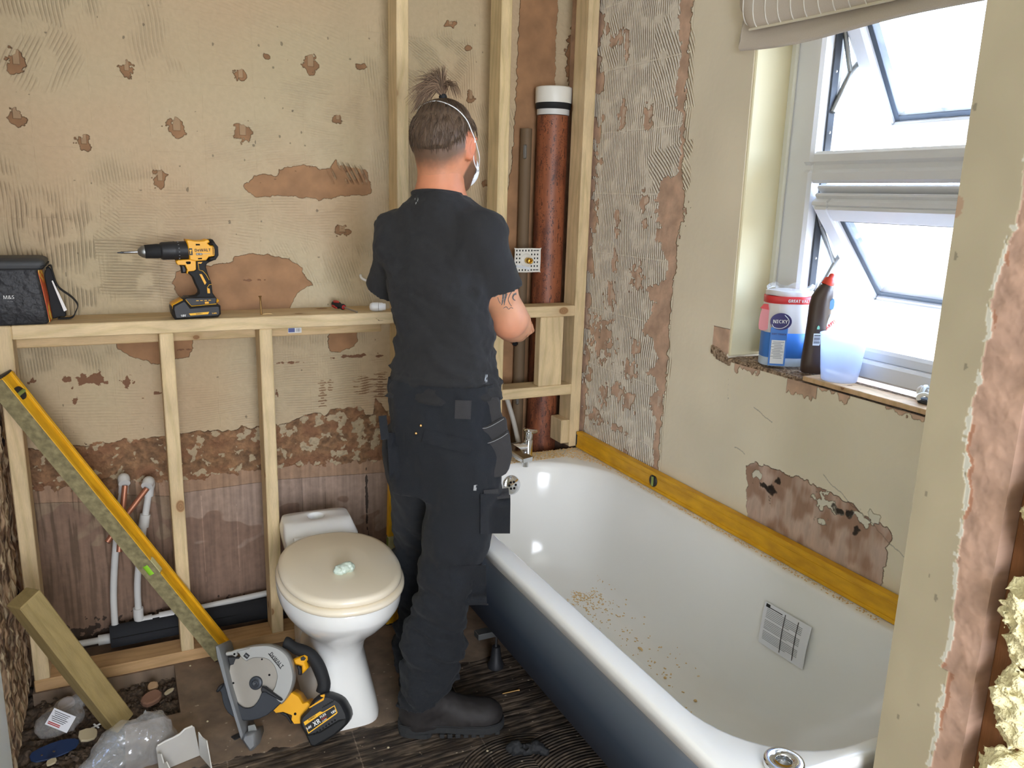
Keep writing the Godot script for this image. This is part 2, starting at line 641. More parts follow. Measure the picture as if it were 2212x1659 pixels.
func wood_texture() -> void:
	var p := Paint.new(0.36, 1.2, 1000.0, 0.0, 1.2, 21)
	var knots := [[0.07, 0.2, 0.009], [0.19, 0.52, 0.012], [0.30, 0.85, 0.008], [0.25, 0.12, 0.006]]
	p.fill(func(i, x, y):
		var th: float = y / 1.2 * TAU
		var wy := cos(th) * 0.19
		var wz := sin(th) * 0.19
		var bend: float = p.n2.get_noise_3d(wy * 2.0, wz * 2.0, x * 5.0) * 0.03
		var kn := 0.0
		var dark := 0.0
		for q in knots:
			var dx: float = x - q[0]
			var dy: float = y - q[1]
			var d := sqrt(dx * dx + dy * dy * 0.45)
			bend += signf(dx) * 0.012 * exp(-d * d / (q[2] * q[2] * 9.0))
			if d < q[2] * 1.25:
				kn = clampf((q[2] * 1.25 - d) / (q[2] * 0.3), 0.0, 1.0)
				dark = 0.55 + 0.3 * sin(d / q[2] * 14.0)
			else: dark = maxf(dark, 0.0)
			kn = maxf(kn, 0.35 * exp(-(d / (q[2] * 2.0)) * (d / (q[2] * 2.0))))
		var r: float = (x + bend) * 62.0
		var ring := pow(0.5 + 0.5 * sin(r * TAU * 0.55), 3.0)
		var fib: float = p.n1.get_noise_3d(wy * 28.0, wz * 28.0, x * 900.0)
		var v: float = 0.985 - ring * 0.055 + fib * 0.06 + p.n2.get_noise_3d(wy * 6.0, wz * 6.0, x * 9.0) * 0.07
		var c := Vector3(0.865, 0.768, 0.60) * v
		c.z -= ring * 0.02
		c = c.lerp(Vector3(0.55, 0.375, 0.215) * (0.75 + 0.35 * dark), kn * 0.75)
		p.c[i] = c
		p.t[i] = 0.5 - ring * 0.01 + fib * 0.015)
	wood_tex = p.colour()
	wood_h = p.height()

var wood_n := 0
func wood(tint := Color.WHITE) -> StandardMaterial3D:
	wood_n += 1
	var m := mat("pine_%d" % wood_n, tint, 0.72)
	m.albedo_texture = wood_tex
	tri_map(m, Vector3(1.0 / 0.36, 1.0 / 1.2, 1.0 / 0.36))
	m.uv1_offset = Vector3(fmod(wood_n * 0.377, 1.0), fmod(wood_n * 0.613, 1.0), fmod(wood_n * 0.241, 1.0))
	m.heightmap_enabled = true
	m.heightmap_texture = wood_h
	m.heightmap_scale = 1.0
	return m

func materials() -> void:
	wood_texture()
	mat("white_plastic", rgb(236, 236, 232), 0.35)
	mat("upvc", rgb(232, 234, 238), 0.32)
	mat("cream_paint", rgb(226, 216, 178), 0.6)
	mat("white_paint", rgb(226, 226, 214), 0.55)
	mat("chrome", rgb(225, 228, 232), 0.08, 1.0)
	mat("steel", rgb(170, 172, 175), 0.32, 1.0)
	mat("zinc", rgb(150, 152, 150), 0.45, 0.9)
	mat("brass", rgb(214, 178, 96), 0.25, 1.0)
	mat("brass_screw", rgb(150, 118, 72), 0.4, 0.9)
	mat("black_plastic", rgb(34, 35, 38), 0.5)
	mat("black_rubber", rgb(26, 27, 29), 0.75)
	mat("hole_black", rgb(8, 8, 8), 1.0)
	mat("yellow_plastic", rgb(240, 172, 22), 0.42)
	mat("red_plastic", rgb(176, 36, 34), 0.4)
	mat("white_print", rgb(235, 235, 232), 0.6)
	mat("black_print", rgb(22, 22, 24), 0.6)
	mat("yellow_print", rgb(246, 186, 30), 0.5)
	mat("grey_print", rgb(150, 152, 155), 0.5)
	mat("ceramic", rgb(238, 238, 234), 0.1)
	mat("acrylic", rgb(240, 240, 236), 0.13)
	mat("copper", rgb(176, 120, 94), 0.45, 0.6)
	mat("pipe_white", rgb(214, 214, 210), 0.45)
	mat("glass", Color(1, 1, 1, 0.06), 0.0)
	M.glass.transparency = BaseMaterial3D.TRANSPARENCY_ALPHA
	var conc := mat("rough_plaster", rgb(178, 152, 130), 0.95)
	conc.albedo_texture = noise_tex(0.03, 256, 5, 0.0, [rgb(200, 190, 182), rgb(255, 255, 255)])
	tri_map(conc, Vector3(2, 2, 2))

# ------------------------------------------------------------------ room shell
func slab(a: Vector3, b: Vector3, org: Vector3, ax: int, size: Vector2) -> MB:
	# a box whose texture is laid flat along u = x or z, v = height (or z for a floor)
	var mb := MB.new()
	return slab_on(mb, a, b, org, ax, size)

func slab_on(mb: MB, a: Vector3, b: Vector3, org: Vector3, ax: int, size: Vector2) -> MB:
	var c := (a + b) * 0.5
	var uv := func(v: Vector3) -> Vector2:
		if ax == 0: return Vector2((v.z - org.z) / size.x, (org.y - v.y) / size.y)
		if ax == 2: return Vector2((v.x - org.x) / size.x, (org.y - v.y) / size.y)
		return Vector2((v.x - org.x) / size.x, (org.z + size.y - v.z) / size.y)
	for k in 3:
		for sg in [0, 1]:
			var q := []
			for e in [[0, 0], [1, 0], [1, 1], [0, 1]]:
				var v := Vector3()
				v[k] = [a, b][sg][k]; v[(k + 1) % 3] = [a, b][e[0]][(k + 1) % 3]; v[(k + 2) % 3] = [a, b][e[1]][(k + 2) % 3]
				q.append(v)
			if sg == 0: q.reverse()
			mb.tri(q[0], q[1], q[2], uv.call(q[0]), uv.call(q[1]), uv.call(q[2]))
			mb.tri(q[0], q[2], q[3], uv.call(q[0]), uv.call(q[2]), uv.call(q[3]))
	return mb

func wall_mat(n: String, p: Paint, rough := 0.9) -> StandardMaterial3D:
	var m := mat(n, Color.WHITE, rough)
	m.albedo_texture = p.colour()
	m.heightmap_enabled = true
	m.heightmap_texture = p.height()
	m.heightmap_scale = 2.2
	return m

const CREAM := Vector3(0.755, 0.675, 0.545)
const PINK := Vector3(0.625, 0.472, 0.335)

func back_wall_paint() -> Paint:
	var p := Paint.new(1.84, 2.35, 800.0, -1.84, 2.35, 3)
	var band := P2([-1831,683,-1676,685,-1593,682,-1516,688,-1428,685,-1359,690,-1227,689,-1077,692,-1035,700,-987,715,-907,710,-894,729,-787,729,-768,694,-742,698,-735,750,-696,707,-602,699,-318,645,-48,634], 0.001)
	var band2 := P2([-1843,560,-1749,553,-1584,531,-1552,550,-1422,527,-1384,534,-1077,539,-670,516,-42,486], 0.001)
	var edge := func(a: PackedVector2Array, x: float) -> float:
		for j in a.size() - 1:
			if x < a[j + 1].x: return lerpf(a[j].y, a[j + 1].y, clampf((x - a[j].x) / (a[j + 1].x - a[j].x), 0.0, 1.0))
		return a[a.size() - 1].y
	p.fill(func(i, x, y):
		var lo: float = p.n2.get_noise_2d(x * 1.7, y * 1.7)
		var hi: float = p.n1.get_noise_2d(x * 40.0, y * 40.0)
		p.c[i] = CREAM * (1.0 + hi * 0.02) + Vector3(0.006, -0.009, -0.010) * lo * 1.3
		p.t[i] = 0.5 + p.n1.get_noise_2d(x * 14.0, y * 22.0) * 0.05 + hi * 0.012)
	# combed tile adhesive: [x0, y0, x1, y1, angle, spacing, depth]
	var R := [[-1.84, 1.86, -1.5, 2.2, 0.12, 0.0105, 0.13], [-1.84, 1.76, -1.56, 1.88, -0.5, 0.011, 0.1], [-1.42, 1.8, -1.3, 2.05, 0.15, 0.011, 0.09], [-1.84, 1.2, -1.6, 1.5, 0.0, 0.0095, 0.12], [-1.6, 1.44, -1.3, 1.52, 0.05, 0.0085, 0.09],
		[-1.84, 1.09, -1.53, 1.42, 0.03, 0.0115, 0.17], [-1.53, 1.08, -1.33, 1.36, 1.5, 0.0085, 0.14], [-1.53, 1.36, -1.36, 1.43, 0.9, 0.0095, 0.1], [-1.36, 1.36, -1.2, 1.43, 0.8, 0.0105, 0.12], [-1.2, 1.3, -0.86, 1.44, 1.62, 0.009, 0.09], [-1.0, 1.58, -0.74, 1.8, 1.5, 0.0075, 0.06],
		[-1.3, 1.5, -0.76, 1.66, 1.75, 0.0075, 0.05], [-0.95, 1.1, -0.75, 1.3, 0.3, 0.009, 0.1], [-1.1, 1.2, -0.92, 1.32, 0.5, 0.0085, 0.07], [-1.2, 1.28, -0.9, 1.44, 1.4, 0.009, 0.06], [-1.46, 1.34, -0.75, 1.46, 1.6, 0.0085, 0.07],
		[-0.76, 1.2, -0.36, 2.0, 0.1, 0.009, 0.08], [-0.66, 1.72, -0.42, 1.96, 1.0, 0.0075, 0.1], [-0.36, 1.3, -0.2, 1.75, 0.3, 0.009, 0.07],
		[-1.8, 0.9, -1.56, 1.02, 0.05, 0.008, 0.12], [-1.12, 0.88, -0.75, 1.0, 0.05, 0.0085, 0.08], [-1.12, 0.72, -0.7, 0.9, 1.57, 0.0085, 0.07], [-1.4, 0.7, -1.1, 0.9, 1.6, 0.008, 0.04], [-0.4, 0.75, -0.2, 1.05, 1.5, 0.0085, 0.06], [-1.75, 0.7, -1.4, 0.84, 1.5, 0.009, 0.035], [-1.3, 1.86, -0.8, 2.2, 1.3, 0.01, 0.03]]
	for r in R: p.ridges(r[0], r[1], r[2], r[3], r[4], r[5], r[6])
	# ghost lines of the old tiles
	p.fill(func(i, x, y):
		var gx := fmod(x + 1.84 + 0.02, 0.15)
		var gy := fmod(y + 0.035, 0.2)
		if y > 0.7 and (gx < 0.0025 or gy < 0.0025): p.t[i] += 0.03 * clampf(p.n2.get_noise_2d(x * 9.0, y * 9.0) * 3.0, -1.0, 1.0))
	var bare := func(i, x, y):
		var n: float = p.n1.get_noise_2d(x * 9.0, y * 9.0)
		p.c[i] = PINK * (1.0 + n * 0.10)
		p.t[i] = 0.26 + n * 0.03
	for q in [P2([-1150,1470,-1133,1490,-1119,1504,-1105,1510,-1048,1509,-1042,1523,-996,1538,-951,1543,-906,1534,-876,1535,-864,1555,-857,1567,-850,1548,-823,1546,-758,1537,-752,1514,-738,1474,-743,1457,-819,1455,-861,1445,-914,1435,-965,1442,-1022,1445,-1116,1437,-1134,1455], 0.001), P2([-1375,1177,-1363,1204,-1334,1217,-1271,1225,-1201,1235,-1189,1252,-1140,1263,-1074,1258,-1006,1239,-978,1210,-961,1186,-946,1157,-974,1150,-998,1134,-1010,1111,-1035,1064,-1332,1069,-1334,1115,-1359,1138,-1371,1154], 0.001), P2([-1551,1009,-1325,1004,-1327,964,-1339,941,-1382,932,-1424,923,-1449,926,-1479,941,-1522,961,-1541,976], 0.001), P2([-894,1001,-796,1003,-796,959,-815,944,-841,936,-859,928,-890,933,-897,958], 0.001)]: p.poly(q, 0.006, bare)
	p.ridges(-0.87, 1.49, -0.75, 1.55, 0.4, 0.016, 0.35, 0.02)
	p.area(-0.87, 1.49, -0.75, 1.55, func(i, x, y):
		if p.t[i] > 0.36 and p.c[i].z < 0.5 and p.n1.get_noise_2d(x * 30.0, y * 30.0) > -0.05: p.c[i] = p.c[i].lerp(CREAM, 0.55))
	# dabs where the tile spots tore the plaster away, each with a lump of adhesive
	var D: Array = [-1734,1784,34,49,-1746,1639,43,33,-1460,1790,26,36,-1146,1796,29,28,-934,1849,42,42,-1067,1861,16,15,-850,1693,26,25,-1586,1581,30,37,-1337,1633,45,43,-1148,1631,42,48,-1391,1486,30,44,-844,1337,45,26,-771,1857,29,14]
	var D2: Array = [-387,1792,27,29,-763,1858,17,14,-401,1949,22,14,-145,1929,12,15,-146,1800,54,31,4,1955,37,152,-465,2020,32,19,-321,1507,23,21]
	for dd in [D, D2]:
		for j in range(0, dd.size(), 4):
			var a: float = dd[j] * 0.001
			var b: float = dd[j + 1] * 0.001
			var sw: float = dd[j + 2] * 0.00115
			var sh: float = dd[j + 3] * 0.00115
			p.dab(a, b, sw, sh, func(i, x, y, d):
				bare.call(i, x, y)
				p.c[i] *= 0.93
				if absf(x - a - sw * 0.05) < sw * 0.2 and y > b - sh * 0.12 and sh > 0.02:
					p.c[i] = p.c[i].lerp(CREAM * 0.97, 0.45)
					p.t[i] += 0.12, 0.7)
	var spot := func(i, x, y, d):
		p.c[i] = Vector3(0.50, 0.36, 0.26)
		p.t[i] -= 0.06
	var S: Array = [-1624,884,62,33,-1684,890,19,14,-1522,880,22,31,-1771,892,25,11,-1438,828,21,7,-1482,816,13,6,-1073,797,12,15,-822,910,119,9,-1023,901,59,5,-714,906,45,5,-1098,455,12,32,-1138,1178,50,5,-1343,964,32,6,-1669,823,14,17]
	for j in range(0, S.size(), 4): p.dab(S[j] * 0.001, S[j + 1] * 0.001, S[j + 2] * 0.001, maxf(S[j + 3] * 0.001, 0.006), spot, 1.6)
	var C: Array = [-921,785,31,95,-773,805,83,64,-893,814,22,38,-715,801,52,91,-1476,675,21,24]
	for j in range(0, C.size(), 4):
		var a: float = C[j] * 0.001
		var b: float = C[j + 1] * 0.001
		var sw: float = C[j + 2] * 0.0005
		var sh: float = C[j + 3] * 0.0005
		p.area(a - sw, b - sh, a + sw, b + sh, func(i, x, y):
			if sin((y + p.n2.get_noise_2d(x * 8.0, y * 3.0) * 0.004) * TAU / 0.0088) > 0.1 - p.n1.get_noise_2d(x * 20.0, y * 8.0) * 1.2 and absf(x - a) < sw * (0.65 + 0.35 * sin(y * 300.0)):
				p.c[i] = p.c[i].lerp(PINK * 0.8, 0.8))
	# small nail holes and specks
	for j in 160:
		p.dab(rng.randf_range(-1.84, 0), rng.randf_range(0.7, 2.3), rng.randf_range(0.002, 0.006), rng.randf_range(0.002, 0.009), func(i, x, y, d): p.c[i] *= 0.72, 1.2)
	# the skirting of torn plaster and the bare wall under the old bath
	p.fill(func(i, x, y):
		if y > 0.76: return
		var ja: float = p.n1.get_noise_2d(x * 18.0, y * 18.0)
		var e1: float = edge.call(band, x) + ja * 0.011
		if y > e1: return
		var e2: float = edge.call(band2, x) + ja * 0.02
		var m: float = p.n1.get_noise_2d(x * 26.0 + 40.0, y * 26.0)
		var big: float = p.n2.get_noise_2d(x * 6.0, y * 9.0)
		if y > e2:
			var c := PINK * (0.90 + m * 0.20 + big * 0.13)
			c = c.lerp(Vector3(0.50, 0.345, 0.245), clampf(big * 0.9 + 0.15, 0.0, 0.7))
			if p.n1.get_noise_2d(x * 15.0 + 9.0, y * 15.0) + clampf((x + 1.0) * 0.4, -0.2, 0.16) > 0.27: c = CREAM * 0.94
			p.c[i] = c
			p.t[i] = 0.34 + m * 0.22 + big * 0.12
		else:
			var drip: float = p.n1.get_noise_2d(x * 42.0, y * 2.2)
			var tide: float = 0.40 + big * 0.12 - (x + 1.4) * 0.16
			var c := Vector3(0.63, 0.54, 0.475)
			if x < -1.37: c = c.lerp(Vector3(0.575, 0.49, 0.40), clampf((-1.37 - x) * 30.0, 0.0, 1.0))
			if y < tide: c = c.lerp(Vector3(0.51, 0.405, 0.34), clampf((tide - y) * 40.0, 0.0, 0.75))
			if y > e2 - 0.045 - ja * 0.02: c = Vector3(0.63, 0.51, 0.41)
			c *= 1.0 + drip * 0.11 + m * 0.06
			if x < -1.37 and drip < -0.15: c = c.lerp(Vector3(0.37, 0.30, 0.23), clampf((-0.15 - drip) * 3.0, 0.0, 0.55) * clampf(y * 3.0, 0.0, 1.0))
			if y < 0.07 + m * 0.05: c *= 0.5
			p.c[i] = c
			p.t[i] = (0.40 if y > e2 - 0.045 - ja * 0.02 else 0.3) + drip * 0.015 + m * 0.03)
	# water run by the toilet, and chalk lines
	for q in [[-0.77, 0.38, 0.010, 0.20, 0.45], [-0.765, 0.18, 0.006, 0.12, 0.6], [-1.0, 0.35, 0.003, 0.3, 0.8], [-1.33, 0.33, 0.003, 0.3, 1.2], [-1.22, 0.3, 0.003, 0.25, 1.15], [-0.92, 0.33, 0.003, 0.25, 0.85]]:
		p.dab(q[0], q[1], q[2], q[3], func(i, x, y, d): p.c[i] *= q[4], 0.5)
	# pencil and red crayon scrawl near the soil pipe
	for q in [[-0.24, 1.40, 0.03], [-0.235, 1.32, 0.02], [-0.245, 1.25, 0.022]]:
		p.area(q[0] - 0.04, q[1] - 0.05, q[0] + 0.04, q[1] + 0.05, func(i, x, y):
			var d := Vector2((x - q[0]), (y - q[1]) * 0.7 + sin((x - q[0]) * 120.0) * 0.008).length()
			if absf(d - q[2] * 0.7) < 0.0016 and x < q[0] + 0.012: p.c[i] = Vector3(0.75, 0.25, 0.22))
	# bare strip beside the soil pipe
	p.poly(P2([-215, 1720, -205, 2350, -60, 2350, -60, 300, -285, 300, -262, 800, -240, 1200, -245, 1420, -225, 1560], 0.001), 0.006, bare)
	return p

func right_wall_paint() -> Paint:
	var p := Paint.new(1.96, 2.35, 800.0, 0.0, 2.35, 12)
	var GREY := Vector3(0.90, 0.865, 0.80)
	var BEIGE := Vector3(0.925, 0.882, 0.785)
	p.fill(func(i, z, y):
		var hi: float = p.n1.get_noise_2d(z * 40.0, y * 40.0)
		var lo: float = p.n2.get_noise_2d(z * 2.0, y * 2.0)
		if z < 0.69:
			p.c[i] = GREY * (1.0 + hi * 0.03 + lo * 0.02)
			p.t[i] = 0.48 + hi * 0.02
		else:
			p.c[i] = BEIGE * (1.0 + lo * 0.03)
			p.t[i] = 0.55 + lo * 0.04 + p.n1.get_noise_2d(z * 16.0, y * 12.0) * 0.02)
	for r in [[-0.1, -0.1, 0.7, 2.4, 0.0, 0.0105, 0.22], [0.52, 1.75, 0.72, 2.0, 0.5, 0.011, 0.2], [0.5, 1.5, 0.72, 1.62, 0.75, 0.011, 0.2], [0.02, 1.9, 0.3, 2.05, 0.5, 0.012, 0.2], [0.25, 1.3, 0.6, 1.4, 0.15, 0.0105, 0.2]]:
		p.ridges(r[0], r[1], r[2], r[3], r[4], r[5], r[6], 0.02)
	p.area(0, 0, 0.7, 2.35, func(i, z, y):
		var gz := fmod(z + 0.05, 0.15)
		var gy := fmod(y + 0.12, 0.2)
		if gy < 0.006 or gz < 0.004: p.t[i] = lerpf(p.t[i], 0.46, 0.8))
	var bare := func(i, z, y):
		var n: float = p.n1.get_noise_2d(z * 12.0, y * 12.0)
		p.c[i] = Vector3(0.79, 0.665, 0.57) * (1.0 + n * 0.12)
		p.t[i] = 0.3 + n * 0.06
	p.poly(P2([627,2022,689,2054,693,2021,690,1930,691,1848,700,1813,689,1792,689,1747,699,1633,695,1541,717,1482,727,1441,700,1380,702,1277,696,1165,694,1094,695,1039,695,955,690,855,687,747,684,613,658,608,657,766,621,839,656,874,640,911,578,918,625,947,655,973,604,1036,547,1040,576,1085,612,1155,614,1142,548,1183,627,1214,658,1224,662,1274,624,1333,584,1350,587,1375,628,1383,598,1419,585,1481,601,1529,685,1546,679,1714,647,1740,653,1768,637,1781,656,1863,637,1977], 0.001), 0.012, bare)
	for dd in [[309,1976,86,38,363,1949,26,81,362,1734,48,70,509,1718,49,61,516,1464,45,50,365,1388,32,67,525,1388,28,32,365,1263,28,61,504,1214,69,72,352,1140,59,69,196,1915,32,53,189,1574,55,110,206,1406,55,112,654,1427,112,109], [308,987,133,122,517,991,47,47,496,911,65,51,342,784,46,66,431,815,75,49,501,803,66,59,438,689,88,21,660,835,59,59,296,697,82,45,503,616,36,28,198,1044,57,74,211,757,37,122]]:
		for j in range(0, dd.size(), 4):
			var a: float = dd[j] * 0.001
			var b: float = dd[j + 1] * 0.001
			var sw: float = dd[j + 2] * 0.001
			var sh: float = dd[j + 3] * 0.00105
			p.dab(a, b, sw, sh, func(i, z, y, d):
				bare.call(i, z, y)
				if d < 0.45 and sh < 0.1 and z > a: p.c[i] = p.c[i].lerp(GREY, 0.5), 1.1)
	p.area(0.0, 0.4, 0.26, 2.35, func(i, z, y):
		if z < 0.20 + p.n1.get_noise_2d(z * 9.0, y * 9.0) * 0.11: bare.call(i, z, y))
	# the patch behind the bath where a fitting was
	p.poly(P2([1078,761,1101,769,1124,779,1163,777,1236,784,1292,786,1352,785,1404,777,1453,779,1479,759,1514,757,1554,753,1561,741,1556,719,1554,648,1552,586,1545,562,1123,550,1110,593,1090,730], 0.001), 0.008, func(i, z, y):
		var n: float = p.n1.get_noise_2d(z * 30.0, y * 7.0)
		var b: float = p.n2.get_noise_2d(z * 9.0, y * 9.0)
		var c := Vector3(0.80, 0.70, 0.635) * (1.0 + n * 0.09)
		var up := clampf((y - 0.62) * 9.0, 0.0, 1.0)
		c = c.lerp(Vector3(0.59, 0.45, 0.365), clampf((b * 1.2 + n * 0.8) * 0.7 + up * 0.5, 0.0, 0.72))
		p.c[i] = c
		p.t[i] = 0.2 + n * 0.04 + b * 0.05)
	for q in [[1121,743,46,22,1363,754,49,30,1409,747,71,15,1486,751,66,19,1358,704,44,13,1513,766,43,19]]:
		for j in range(0, q.size(), 4):
			p.dab(q[j] * 0.001, q[j + 1] * 0.001, q[j + 2] * 0.001, q[j + 3] * 0.001, func(i, z, y, d):
				p.c[i] = Vector3(0.88, 0.86, 0.79)
				p.t[i] = 0.42, 1.5)
	for q in [[1186,722,22,22,1204,751,16,16,1436,750,23,20,1465,717,15,19,1154,725,44,11,1415,749,35,15,1181,697,15,22]]:
		for j in range(0, q.size(), 4):
			p.dab(q[j] * 0.001, q[j + 1] * 0.001, q[j + 2] * 0.0012, q[j + 3] * 0.0012, func(i, z, y, d): p.c[i] = p.c[i].lerp(Vector3(0.14, 0.11, 0.09), clampf(1.3 - d, 0.0, 0.9)), 1.3)
	# torn plaster along the sill, and scratches
	p.area(0.85, 0.98, 1.9, 1.12, func(i, z, y):
		var sag: float = [0.0, 0.025, 0.012, 0.05, 0.02, 0.0, 0.02, 0.0, 0.0][clampi(int((z - 0.9) * 10.0), 0, 8)]
		if y > 1.046 - sag + 0.006 - absf(p.n1.get_noise_2d(z * 14.0, y * 9.0)) * 0.03 and z > 0.9 and z < 1.6: bare.call(i, z, y); p.t[i] = 0.35)
	for q in [[1.09, 0.93, 1.16, 0.905], [1.35, 0.82, 1.62, 0.70], [0.98, 0.99, 0.985, 0.93], [1.03, 0.80, 1.07, 0.79]]:
		p.area(minf(q[0], q[2]), minf(q[1], q[3]) - 0.01, maxf(q[0], q[2]) + 0.003, maxf(q[1], q[3]) + 0.01, func(i, z, y):
			var t := clampf((z - q[0]) / (q[2] - q[0]), 0.0, 1.0)
			if absf(y - lerpf(q[1], q[3], t) - p.n1.get_noise_2d(z * 12.0, 1.0) * 0.008) < 0.0014: p.c[i] *= 0.8)
	return p

func floor_paint() -> Paint:
	var p := Paint.new(2.0, 2.2, 640.0, -2.0, 2.2, 31)
	p.n1.fractal_octaves = 5
	p.fill(func(i, x, z):
		var m: float = p.n1.get_noise_2d(x * 14.0, z * 14.0)
		var b: float = p.n2.get_noise_2d(x * 4.0, z * 4.0)
		var old: bool = z > 0.735 + (x + 1.43) * 0.04 + m * 0.012 if x < -0.79 else z > 0.58 + (x + 0.79) * 0.05 + b * 0.06
		if old:
			# dried adhesive, swept in streaks and in arcs
			var s: float = p.n1.get_noise_2d(x * 5.0 + z * 1.2, z * 34.0)
			var c := Vector3(0.335, 0.285, 0.235).lerp(Vector3(0.19, 0.15, 0.115), clampf(s * 1.6 + b * 0.5 + 0.45, 0.0, 1.0))
			p.t[i] = 0.5 + s * 0.15
			var a := Vector2(x + 0.5, z - 1.27).length()
			var a2 := Vector2(x + 0.66, z - 1.16).length()
			if x > -0.62 and a < 0.3: p.t[i] += 0.16 * sin(a * TAU / 0.011); c *= 1.0 + 0.22 * sin(a * TAU / 0.011)
			elif a2 < 0.22: p.t[i] += 0.14 * sin(a2 * TAU / 0.010); c *= 1.0 + 0.2 * sin(a2 * TAU / 0.010)
			if fmod(x + 0.07 * z + 2.3, 0.33) < 0.003 or fmod(z + 0.04, 0.45) < 0.003: c = c.lerp(Vector3(0.55, 0.48, 0.42), 0.6)
			p.c[i] = c * (1.0 + m * 0.35)
		else:
			p.c[i] = Vector3(0.50, 0.425, 0.35) * (1.0 + m * 0.10 + b * 0.09)
			p.t[i] = 0.55 + m * 0.03)
	for j in 240:
		var a := rng.randf_range(-1.5, -0.3)
		var b := rng.randf_range(0.45, 1.3)
		p.dab(a, b, rng.randf_range(0.002, 0.007), rng.randf_range(0.002, 0.007), func(i, x, z, d): p.c[i] = Vector3(0.68, 0.62, 0.53), 0.6)
	return p

func room() -> void:
	var bw := back_wall_paint()
	struct("wall_back", slab(Vector3(-1.94, -0.06, -0.1), Vector3(0, 2.35, 0), Vector3(-1.84, 2.35, 0), 2, Vector2(1.84, 2.35)), wall_mat("back_wall", bw), "stripped back wall of combed cream tile adhesive with bare pink plaster patches")
	var rw := wall_mat("right_wall", right_wall_paint())
	var mb := MB.new()
	for q in [[-0.1, 0.0, 0.967, 2.35], [0.967, 0.0, 1.86, 1.03], [0.967, 2.12, 1.86, 2.35], [1.86, 0.0, 4.4, 2.35]]:
		slab_on(mb, Vector3(0, q[1], q[0]), Vector3(0.25, q[3], q[2]), Vector3(0, 2.35, 0), 0, Vector2(1.96, 2.35))
	struct("wall_right", mb, rw, "window wall, part ridged adhesive and part beige paint, bare patch over the bath")
	# the far reveal of the window, painted pale yellow
	struct("trim_1", MB.new().box(Vector3(0.068, 1.57, 0.968), Vector3(0.13, 1.05, 0.012), 0.003), M.cream_paint, "pale yellow painted side of the window recess")
	struct("trim_2", MB.new().box(Vector3(0.068, 1.57, 1.859), Vector3(0.13, 1.05, 0.012), 0.003), M.cream_paint, "pale yellow painted near side of the window recess")
	# left wall: hacked-off plaster, then a pale lining nearer the door
	var p := Paint.new(1.0, 2.35, 320.0, 0.0, 2.35, 44)
	p.fill(func(i, z, y):
		var m: float = p.n1.get_noise_2d(z * 9.0, y * 5.0)
		var s: float = p.n1.get_noise_2d(z * 30.0, y * 7.0)
		var c := Vector3(0.70, 0.58, 0.45).lerp(Vector3(0.44, 0.33, 0.24), clampf(m * 1.5 + s * 0.7 + 0.35, 0.0, 1.0))
		if s > 0.2: c = Vector3(0.76, 0.67, 0.53)
		if y > 0.75 + m * 0.1: c = c.lerp(Vector3(0.75, 0.66, 0.54), 0.6)
		p.c[i] = c
		p.t[i] = 0.5 + m * 0.8 + s * 0.4)
	mb = MB.new()
	slab_on(mb, Vector3(-1.94, -0.11, -0.1), Vector3(-1.868, 2.35, 0.675), Vector3(0, 2.35, 0), 0, Vector2(1.0, 2.35))
	# broken plaster stands proud of it in flakes
	mb.sm = 0
	var at := func(i: int, j: int) -> Vector3:
		var z := 0.02 + 0.655 * i / 60.0
		var y := 2.35 * j / 160.0
		var q: float = p.n1.get_noise_2d(z * 7.0, y * 4.0)
		q = floorf(q * 5.0) * 0.13 + p.n1.get_noise_2d(z * 30.0, y * 12.0) * 0.6
		return Vector3(-1.850 + clampf(q, -0.8, 0.9) * 0.014 * clampf((y + 0.05) * 8.0, 0.0, 1.0), y, z)
	var tex := func(v: Vector3) -> Vector2: return Vector2(v.z, (2.35 - v.y) / 2.35)
	for i in 60:
		for j in 160:
			var q := [at.call(i, j), at.call(i, j + 1), at.call(i + 1, j + 1), at.call(i + 1, j)]
			mb.tri(q[0], q[1], q[2], tex.call(q[0]), tex.call(q[1]), tex.call(q[2]))
			mb.tri(q[0], q[2], q[3], tex.call(q[0]), tex.call(q[2]), tex.call(q[3]))
	struct("wall_left", mb, wall_mat("left_wall", p), "hacked back left wall of broken brown plaster")
	struct("trim_3", MB.new().box(Vector3(-1.90, 1.12, 1.40), Vector3(0.125, 2.46, 1.42), 0.004), M.white_paint, "pale painted lining at the left edge of the doorway")
	# floor, with a hole broken through the screed along the left wall
	var fm := wall_mat("floor_screed", floor_paint(), 0.85)
	mb = MB.new()
	var org := Vector3(-2.0, 0, 0)
	for q in [[-1.84, -0.1, 0.0, 0.215], [-1.455, 0.215, 0.0, 2.2], [-1.84, 0.80, -1.455, 2.2], [-1.60, 0.475, -1.455, 0.80]]:
		slab_on(mb, Vector3(q[0], -0.06, q[1]), Vector3(q[2], 0, q[3]), org, 1, Vector2(2.0, 2.2))
	struct("floor", mb, fm, "bare screed floor with dark combed adhesive")
	struct("floor_2", MB.new().box(Vector3(-1.0, -0.11, 1.9), Vector3(4.2, 0.1, 4.6)), M.rough_plaster, "rubble layer under the screed")
	struct("floor_3", MB.new().box(Vector3(-1.0, -0.03, 3.3), Vector3(3.9, 0.06, 2.2)), M.rough_plaster, "landing floor")
	struct("ceiling", MB.new().box(Vector3(-1.0, 2.40, 2.15), Vector3(4.2, 0.1, 4.6)), M.white_paint, "plain white ceiling")
	struct("wall_landing_back", MB.new().box(Vector3(-1.0, 1.175, 4.35), Vector3(4.0, 2.35, 0.1)), M.white_paint, "landing wall behind the doorway")
	struct("wall_landing_left", MB.new().box(Vector3(-2.95, 1.175, 3.2), Vector3(0.1, 2.35, 2.3)), M.white_paint, "landing wall on the left")
